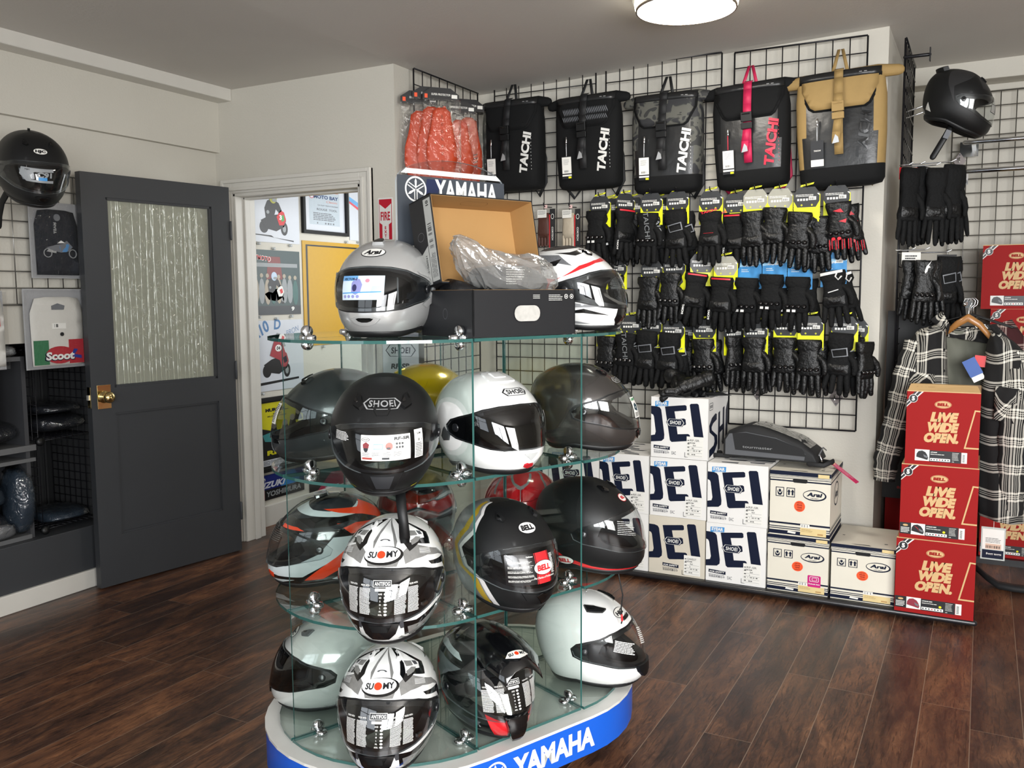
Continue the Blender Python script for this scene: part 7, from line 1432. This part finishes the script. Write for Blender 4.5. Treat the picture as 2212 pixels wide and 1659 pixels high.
# gloves on the side grid
def sglove(label, px, py, Y, style, yaw, L=1.0, card=None, grp='gloves hanging on the side grid'):
    p = atY(px, py, Y); t = thing('glove_pair', label, 'gloves', (p.x, p.y, p.z), (0, 0, radians(yaw)), grp)
    for side, dx, dy, rt in ((1, 0, -.02, 3), (-1, .035, .02, -5)):
        k = (style, side)
        if k not in GM: GM[k] = glove_mesh('g', style, len(GM)+1, side)
        g_ = put('glove', GM[k], t, (dx, dy, -.06), (0, radians(rt), 0), (1, 1, L))
        if side == 1:
            if style not in KM: KM[style] = knuckle_mesh(style)
            put('knuckle_guard', KM[style], g_)
    if card: b = MB(); b.box(-.045, .045, -.004, -.002, -.055, .0, card); b.dec(lines(-.03, -.045, .03, -.012, 3, 4, .5), lambda u, v, l: (u, -.0045-l, v), PAPER if card is INK else INK, .0006); b.build('header_card', t)
    hk = post(g5, [(XP+.06, Y+.0, p.z+.012), (p.x, Y, p.z+.012), (p.x+.02, Y, p.z+.022)], .0028, CHR, 'display_hook')
    return t
sglove('long cuff race gloves nearest the grid, upper pair on the side grid', 1962, 362, 4.60, 'gauntlet', 35, 1.22, RED)
sglove('long cuff gloves second from the grid, upper level', 1988, 360, 4.68, 'gauntlet', 60, 1.2)
sglove('long cuff gloves with yellow stitching, third along the upper level', 2022, 362, 4.66, 'gauntlet', 20, 1.2, INK)
sglove('long cuff gloves furthest out on the upper level of the side grid', 2055, 355, 4.70, 'gauntlet', 30, 1.22)
sglove('plain leather gloves with a white bar-code card, lower level of the side grid', 1968, 545, 4.60, 'leather', 30, 1.05, PAPER)
t = sglove('leather gloves with a white star mark, lower level of the side grid', 1998, 545, 4.55, 'knuckle', 20, 1.1)
b = MB(); b.dec(fill([(-.012, -.07), (-.004, -.045), (.018, -.02), (.006, -.042), (.014, -.05), (.004, -.054), (.0, -.07), (-.008, -.078)], 1), lambda u, v, l: (u, -.044-l, v-.02), GWT, .001); b.build('star_mark', t)
sglove('textile gloves with a thin grey curve, lower right on the side grid', 2045, 550, 4.70, 'winter', 25, 1.1, INK)
# chrome grid, rails on the far wall
xg = atY(2046, 560, YF-.05).x; g7 = grid('grey wire grid panel on the far wall at the right', 1.22, .72, 2.478, 16, I4(xg, YF-.05), mat=STEEL)
for pa, pb in (((2085, 308), (2212, 300)), ((2062, 372), (2212, 364))):
    z = atY(*pa, 5.30).z; x = atY(*pa, 5.30).x
    t = thing('hang_rail', 'chrome rail in front of the far grid, %s one' % ('upper' if pa[1] < 340 else 'lower'), 'rail', (x, 5.30, z), (0, 0, 0), 'chrome hanging rails')
    b = MB(); b.tube([(0, 0, 0), (1.05, 0, 0)], .0125, CHR, 14); b.build('tube', t); b = MB(); b.box(.03, .05, .01, .26, -.01, .01, CHR); b.box(-.03, .06, .255, .262, -.04, .04, CHR); b.build('bracket', t)
diamond_p = atY(2073, 348, YF-.075); o = diamond(Matrix.Identity(4), None); o.parent = g7; o.location = (diamond_p.x-xg, -.03, diamond_p.z)
# far red cartons in front of the far wall
fx0 = atY(2121, 600, 5.16).x; fx1 = atY(2137, 740, 5.16).x
zt = atY(2121, 560, 5.16).z; 
zz = [zt-.322*(i+1) for i in range(5)]
names = ['red carton highest in the far corner stack', 'red carton second from the top in the far corner stack', 'red carton third from the top in the far corner stack, behind the plaid shirt', 'red carton fourth from the top in the far corner stack, behind the plaid shirt', 'red carton on the floor of the far corner stack']
for i, z in enumerate(zz):
    if i == 4: z = .035
    elif zz[4] < .05: z = .035+.3205*(4-i)
    else: z = .036+(zz[0]-.036)*(4-i)/4
    bell_box(names[i], (fx0 if i == 0 else fx1)+(0 if i != 4 else -.005), z, .30, .3195, y=5.16, kind=(0 if i == 0 else 1), group='far red cartons')
b = MB(); b.box(fx1-.06, fx1+1.0, 5.13, 5.52, 0, .034, MATS['platform_black']); tag(b.build('low_platform'), 'low black plinth under the far red cartons', 'platform')
t = thing('helmet_box', 'red carton half hidden between the wall end and the plaid sleeve', 'box', (XP+.02, 4.92, 0), (0, 0, 0)); b = MB(); b.box(0, .30, 0, .30, 0, .36, BR); b.build('carton', t)
bq = atY(1886, 1128, 4.83); b = MB(); b.box(0, .33, 0, .03, 0, .95, M('board_black', '#0e0e10', .45)); b.dec(text('alpinestars', .15, .06, .018, .16, .1, .02), lambda u, v, l: (u, -l, v), RED, .001); o = b.build('display_board', loc=(XP+.008, 4.85, .362)); tag(o, 'tall black board with small red lettering behind the plaid sleeve', 'board')
# strap on the floor
b = MB(); pth = [(-.06, .14, .05), (.0, .02, .030), (.05, -.03, .012), (.12, -.04, .010), (.22, -.03, .010), (.30, -.02, .010)]; sp = atZ(2120, 1255, .01)
b.loft([[(x, y-.060, z-.004), (x, y+.045, z-.004), (x, y+.045, z+.004), (x, y-.055, z+.020)] for x, y, z in pth], FAB); o = b.build('floor_strap', loc=(sp.x+.02, sp.y+.0, .0)); tag(o, 'flat black strap lying on the floor beside the red cartons', 'strap')
# ================================================================== PLAID SHIRT ON A WOODEN HANGER
def plaid(name, dark, light, s=9.0, mid=None):
    m = bpy.data.materials.new(name); m.use_nodes = True; g = NG(m); p = g.n['Principled BSDF']; uv = g.n.new('ShaderNodeUVMap'); x, y, _z = g.sep(uv.outputs[0])
    def band(c, s_):
        f = g.math('FRACT', g.math('MULTIPLY', c, s_)); out = None
        for a, wd in ((.08, .060), (.19, .022), (.26, .022), (.36, .060)):
            q = g.math('LESS_THAN', g.math('ABSOLUTE', g.math('SUBTRACT', f, a)), wd/2*1.3); out = q if out is None else g.math('MAXIMUM', out, q)
        return out
    bx, by = band(x, s), band(y, s*.92); n = g.noise(uv.outputs[0], 900, 2)
    col = g.mix(g.math('MULTIPLY', g.math('ADD', bx, by), .50), dark, light); col = g.mix(g.math('MULTIPLY', g.math('MULTIPLY', bx, by), .9), col, light)
    col = g.mix(.25, col, g.mix(n, '#000000', '#ffffff'), 'OVERLAY'); g.L.new(col, p.inputs['Base Color']); p.inputs['Roughness'].default_value = .9; return m
PLD = plaid('black_white_plaid', '#0f0f10', '#e2ded2'); RPL = plaid('red_plaid', '#3a1014', '#b9a49c'); LNG = M('olive_lining', '#6a6b60', .8, var=.06, scale=10)
def uvmesh(name, rows, mat, par, uvs, solid=0, closed=False):
    """grid of points with explicit uv"""
    b = MB(); n = len(rows[0]); vs = [p for r in rows for p in r]; uvl = [p for r in uvs for p in r]
    fs = [(i*n+k, i*n+k+1, (i+1)*n+k+1, (i+1)*n+k) for i in range(len(rows)-1) for k in range(n-1)]
    b.add(vs, fs, mat, True); o = b.build(name, par, solid=solid); me = o.data; ul = me.uv_layers.new(name='UVMap')
    for l in me.loops: ul.data[l.index].uv = uvl[l.vertex_index]
    return o
JY = 4.50
def W(px, py, Y=JY): p = atY(px, py, Y); return (p.x, p.z)
jt0 = W(2093, 690); JO = Vector((jt0[0], JY, jt0[1])); jt = thing('plaid_shirt', 'black and white plaid shirt jacket with olive lining, on a wooden hanger', 'shirt', JO)
def sheet(name, L, R, mat, depth, par=jt, nu=12, rot=0, seed=0, off=0):
    """surface between left and right edge polylines given in pixels; bulges toward the viewer"""
    rows, uvs = [], []; rr = random.Random(seed)
    nv = 26
    def at(poly, t):
        t *= len(poly)-1; i = min(int(t), len(poly)-2); f = t-i; a, c = W(*poly[i]), W(*poly[i+1]); return (a[0]+(c[0]-a[0])*f, a[1]+(c[1]-a[1])*f)
    for j in range(nv+1):
        t_ = j/nv; a, c = at(L, t_), at(R, t_); row, ur = [], []
        for k in range(nu+1):
            s_ = k/nu; x = a[0]+(c[0]-a[0])*s_-JO.x; z = a[1]+(c[1]-a[1])*s_-JO.z
            y = off-depth*sin(pi*s_)**.6*min(1, t_*6+.25)+.012*sin(7*s_+5*t_+seed)*sin(pi*s_)+.006*sin(19*s_-9*t_)
            row.append((x, y, z)); q = .10*sin(3*t_+seed)*s_*.12; ca_, sa2 = cos(rot), sin(rot); ur.append((x*ca_-z*sa2+q+1+y*.3, x*sa2+z*ca_+2+.01*sin(6*s_)))
        rows.append(row); uvs.append(ur)
    return uvmesh(name, rows, mat, par, uvs, .004)
sheet('left_front', [(2030, 700), (1985, 712), (1962, 740), (1958, 800), (1958, 900), (1960, 1000), (1960, 1100)], [(2044, 694), (2044, 730), (2046, 780), (2048, 840), (2050, 900), (2056, 1000), (2058, 1105)], PLD, .07, seed=1)
sheet('right_front', [(2142, 716), (2132, 745), (2124, 790), (2118, 840), (2112, 900), (2108, 1000), (2110, 1108)], [(2150, 716), (2190, 738), (2222, 770), (2232, 840), (2228, 930), (2222, 1020), (2215, 1130)], PLD, .09, seed=2)
sheet('back_lining', [(2036, 712), (2040, 780), (2044, 860), (2048, 1000), (2052, 1090)], [(2150, 724), (2148, 780), (2146, 860), (2146, 1000), (2150, 1090)], LNG, -.06, off=.05, seed=3)
sheet('yoke', [(2040, 706), (2046, 728)], [(2146, 712), (2140, 745)], PLD, -.03, off=.035, seed=4, nu=14)
def sleeve(pts, rad, seed):
    rows, uvs = [], []; n = 18; P_ = [Vector((W(*p)[0]-JO.x, d-.01, W(*p)[1]-JO.z)) for p, d in pts]; L_ = 0
    P2 = []; R2 = []
    for i in range(len(P_)-1):
        for k in range(6): f = k/6; P2.append(P_[i].lerp(P_[i+1], f)); R2.append(rad[i]+(rad[i+1]-rad[i])*f)
    P2.append(P_[-1]); R2.append(rad[-1])
    for i, p in enumerate(P2):
        d = (P2[min(i+1, len(P2)-1)]-P2[max(i-1, 0)]).normalized(); a = Vector((0, -1, 0)); a = (a-d*a.dot(d)).normalized(); c = d.cross(a); L_ += (p-P2[i-1]).length if i else 0
        r_ = R2[i]*(1+.06*sin(i*1.9+seed)); row = [tuple(p+(c*sin(2*pi*k/n)+a*cos(2*pi*k/n)*.75)*r_) for k in range(n+1)]; rows.append(row); uvs.append([(k/n*2*pi*R2[0]+3+seed, L_+.02*sin(4*k)/9) for k in range(n+1)])
    uvmesh('sleeve', rows, PLD, jt, uvs)
sleeve([((1985, 738), .0), ((1966, 800), -.01), ((1946, 880), -.02), ((1930, 940), -.03), ((1916, 990), -.03), ((1912, 1034), -.03)], [.058, .066, .062, .056, .056, .046], 1)
sleeve([((2196, 762), .0), ((2198, 840), -.04), ((2190, 930), -.06), ((2184, 1020), -.06), ((2182, 1104), -.05)], [.060, .068, .064, .056, .048], 2)
for L_, R_ in (([(2010, 690), (2036, 672), (2044, 700)], [(2040, 716), (2052, 700), (2048, 726)]), ([(2138, 700), (2144, 716), (2136, 748)], [(2160, 716), (2176, 742), (2160, 772)])): sheet('collar', L_, R_, PLD, .02, off=-.03, nu=6, seed=5, rot=.6)
sheet('chest_pocket', [(1968, 800), (1966, 860)], [(2020, 806), (2022, 868)], PLD, .01, off=-.075, nu=6, rot=.78); sheet('chest_pocket', [(2150, 830), (2146, 900)], [(2204, 836), (2204, 912)], PLD, .01, off=-.098, nu=6, rot=.78)
for py in (755, 800, 838):
    q = W(2040, py); b = MB(); b.lathe([(0, 0), (.006, 0), (.005, .003), (0, .003)], BLK, 10, Matrix.Translation((q[0]-JO.x, -.028, q[1]-JO.z)) @ Matrix.Rotation(pi/2, 4, 'X')); b.build('snap', jt)
tq = W(2108, 800); b = MB()
for (x0, z0, w_, h_, c, y_, rt) in ((-.030, -.045, .05, .085, PAPER, -.032, .5), (-.032, -.020, .055, .080, M('tag_blue', '#23509c', .4), -.036, .5), (-.012, .02, .060, .05, RED, -.030, -.1)):
    cr_, sr = cos(rt), sin(rt); b.add([(tq[0]-JO.x+x*cr_-z*sr, y_, tq[1]-JO.z+x*sr+z*cr_) for x, z in ((x0, z0), (x0+w_, z0), (x0+w_, z0+h_), (x0, z0+h_))], [(0, 1, 2, 3)], c)
b.build('hang_tag', jt, solid=.001)
tq = W(2145, 1175, 4.42); t = thing('price_tag', 'large grey-white swing tag hanging below the plaid shirt', 'tag', (tq[0], 4.42, tq[1]))
b = MB(); b.box(-.048, .048, 0, .0015, -.072, .075, M('tag_pale', '#b9bfbb', .5)); fm = lambda u, v, l: (u, -l, v); b.dec(F1(rectp(-.042, -.066, .042, -.028)), fm, NAVY, .0006); b.dec(text('frogg toggs', .004, -.045, .009, .06, .1, .02), fm, PAPER, .0012); b.dec(F1(rectp(-.042, -.026, .042, .066)), fm, PAPER, .0005); b.dec(bars(-.028, -.020, .028, -.008, 24, 3), fm, INK, .001); b.dec(F1(rectp(-.03, -.024, .032, .0)), fm, M('peach_patch', '#d8b9a4', .5), .0008); b.dec(lines(-.03, .004, .03, .028, 4, 5, .35), fm, INK, .001); b.build('card', t)
b = MB(); b.tube([(0, .0, .07), (.0, .01, .11), (.01, .03, .16)], .001, PAPER, 5); b.build('string', t)
ht = thing('coat_hanger', 'wooden hanger with a chrome hook holding the plaid shirt', 'hanger', (JO.x, JY+.02, JO.z))
WOOD = M('hanger_wood', '#9c6b38', .35, coat=.3, var=.12, scale=25)
hL, hR, hC = W(2040, 722), W(2147, 738), W(2092, 684); b = MB()
ctr = [(hL[0]-JO.x, -.02, hL[1]-JO.z), ((hL[0]*.45+hC[0]*.55)-JO.x, -.03, hC[1]-JO.z-.032), (hC[0]-JO.x, -.045, hC[1]-JO.z-.004), ((hR[0]*.45+hC[0]*.55)-JO.x, -.03, hC[1]-JO.z-.036), (hR[0]-JO.x, -.02, hR[1]-JO.z)]
b.tube(ctr, [.010, .015, .019, .015, .010], WOOD, 12, squash=.6); b.build('body', ht)
kq = W(2090, 655); b = MB(); hx_, hz_ = kq[0]-JO.x, kq[1]-JO.z
b.tube([(hC[0]-JO.x, -.045, hC[1]-JO.z+.01), (hC[0]-JO.x+.002, -.04, hz_-.02), (hx_+.016, -.035, hz_-.008), (hx_+.019, -.03, hz_+.010), (hx_+.008, -.03, hz_+.022), (hx_-.010, -.03, hz_+.018), (hx_-.016, -.03, hz_+.004)], .0022, CHR, 8); b.build('hook', ht)
for i, (lab, dx) in enumerate((('wire hanger hook close behind the wooden hanger', .012), ('wire hanger hook furthest behind the wooden hanger', .022))):
    b = MB(); b.tube([(.0, 0, -.05), (.002, 0, -.02), (.016, 0, -.008), (.019, 0, .010), (.008, 0, .022), (-.010, 0, .018), (-.016, 0, .004)], .0022, CHR, 8); b.tube([(-.16, .0, -.10), (.0, 0, -.05), (.17, 0, -.11)], .004, BLK, 8); o = b.build('wire_hanger', loc=(kq[0]+dx, JY+.05+.035*i, kq[1])); tag(o, lab, 'hanger', 'hangers on the steel arm')
# steel arm the hangers rest on
b = MB(); z1 = kq[1]-.004; b.box(XP+.06, kq[0]+.02, 4.76, 4.766, z1-.022, z1+.014, M('brushed_steel_arm', '#54585a', .5, .2)); b.tube([(kq[0]-.01, JY-.04, z1+.0), (kq[0]-.01, 4.766, z1+.0)], .010, CHR, 14); o = b.build('face_out_arm'); o.parent = g5; o.matrix_parent_inverse = g5.matrix_world.inverted()
# garments behind on the same arm
def gar(name, label, pts, mat, Y, over=None):
    t = thing(name, label, 'shirt', (JO.x, Y, JO.z)); rows, uvs = [], []
    for j, (l, r_) in enumerate(pts):
        a, c = W(*l, Y), W(*r_, Y); rows.append([(a[0]+(c[0]-a[0])*k/12-JO.x, -.05*sin(pi*k/12)+.008*sin(k*1.7+j), a[1]+(c[1]-a[1])*k/12-JO.z) for k in range(13)]); uvs.append([(q[0]+5, q[2]+5) for q in rows[-1]])
    uvmesh('front', rows, mat, t, uvs, .004)
    if over: uvmesh('plastic_cover', [[(x, y-.02, z+.004) for x, y, z in r_] for r_ in rows], over, t, uvs)
gar('red_plaid_shirt', 'red plaid shirt behind the black and white one', [((2140, 702), (2185, 690)), ((2110, 730), (2214, 730)), ((2090, 790), (2240, 800)), ((2090, 900), (2240, 900)), ((2090, 1060), (2240, 1060))], RPL, 4.80)
gar('covered_jacket', 'dark jacket in clear plastic between the two plaid shirts', [((2060, 706), (2150, 700)), ((2010, 730), (2190, 742)), ((1990, 800), (2216, 830)), ((1990, 960), (2216, 960)), ((1995, 1090), (2205, 1080))], DCL, 4.72, thin('garment_cover', (.85, .85, .86), .08, base=.05, bump=.3, bscale=14))
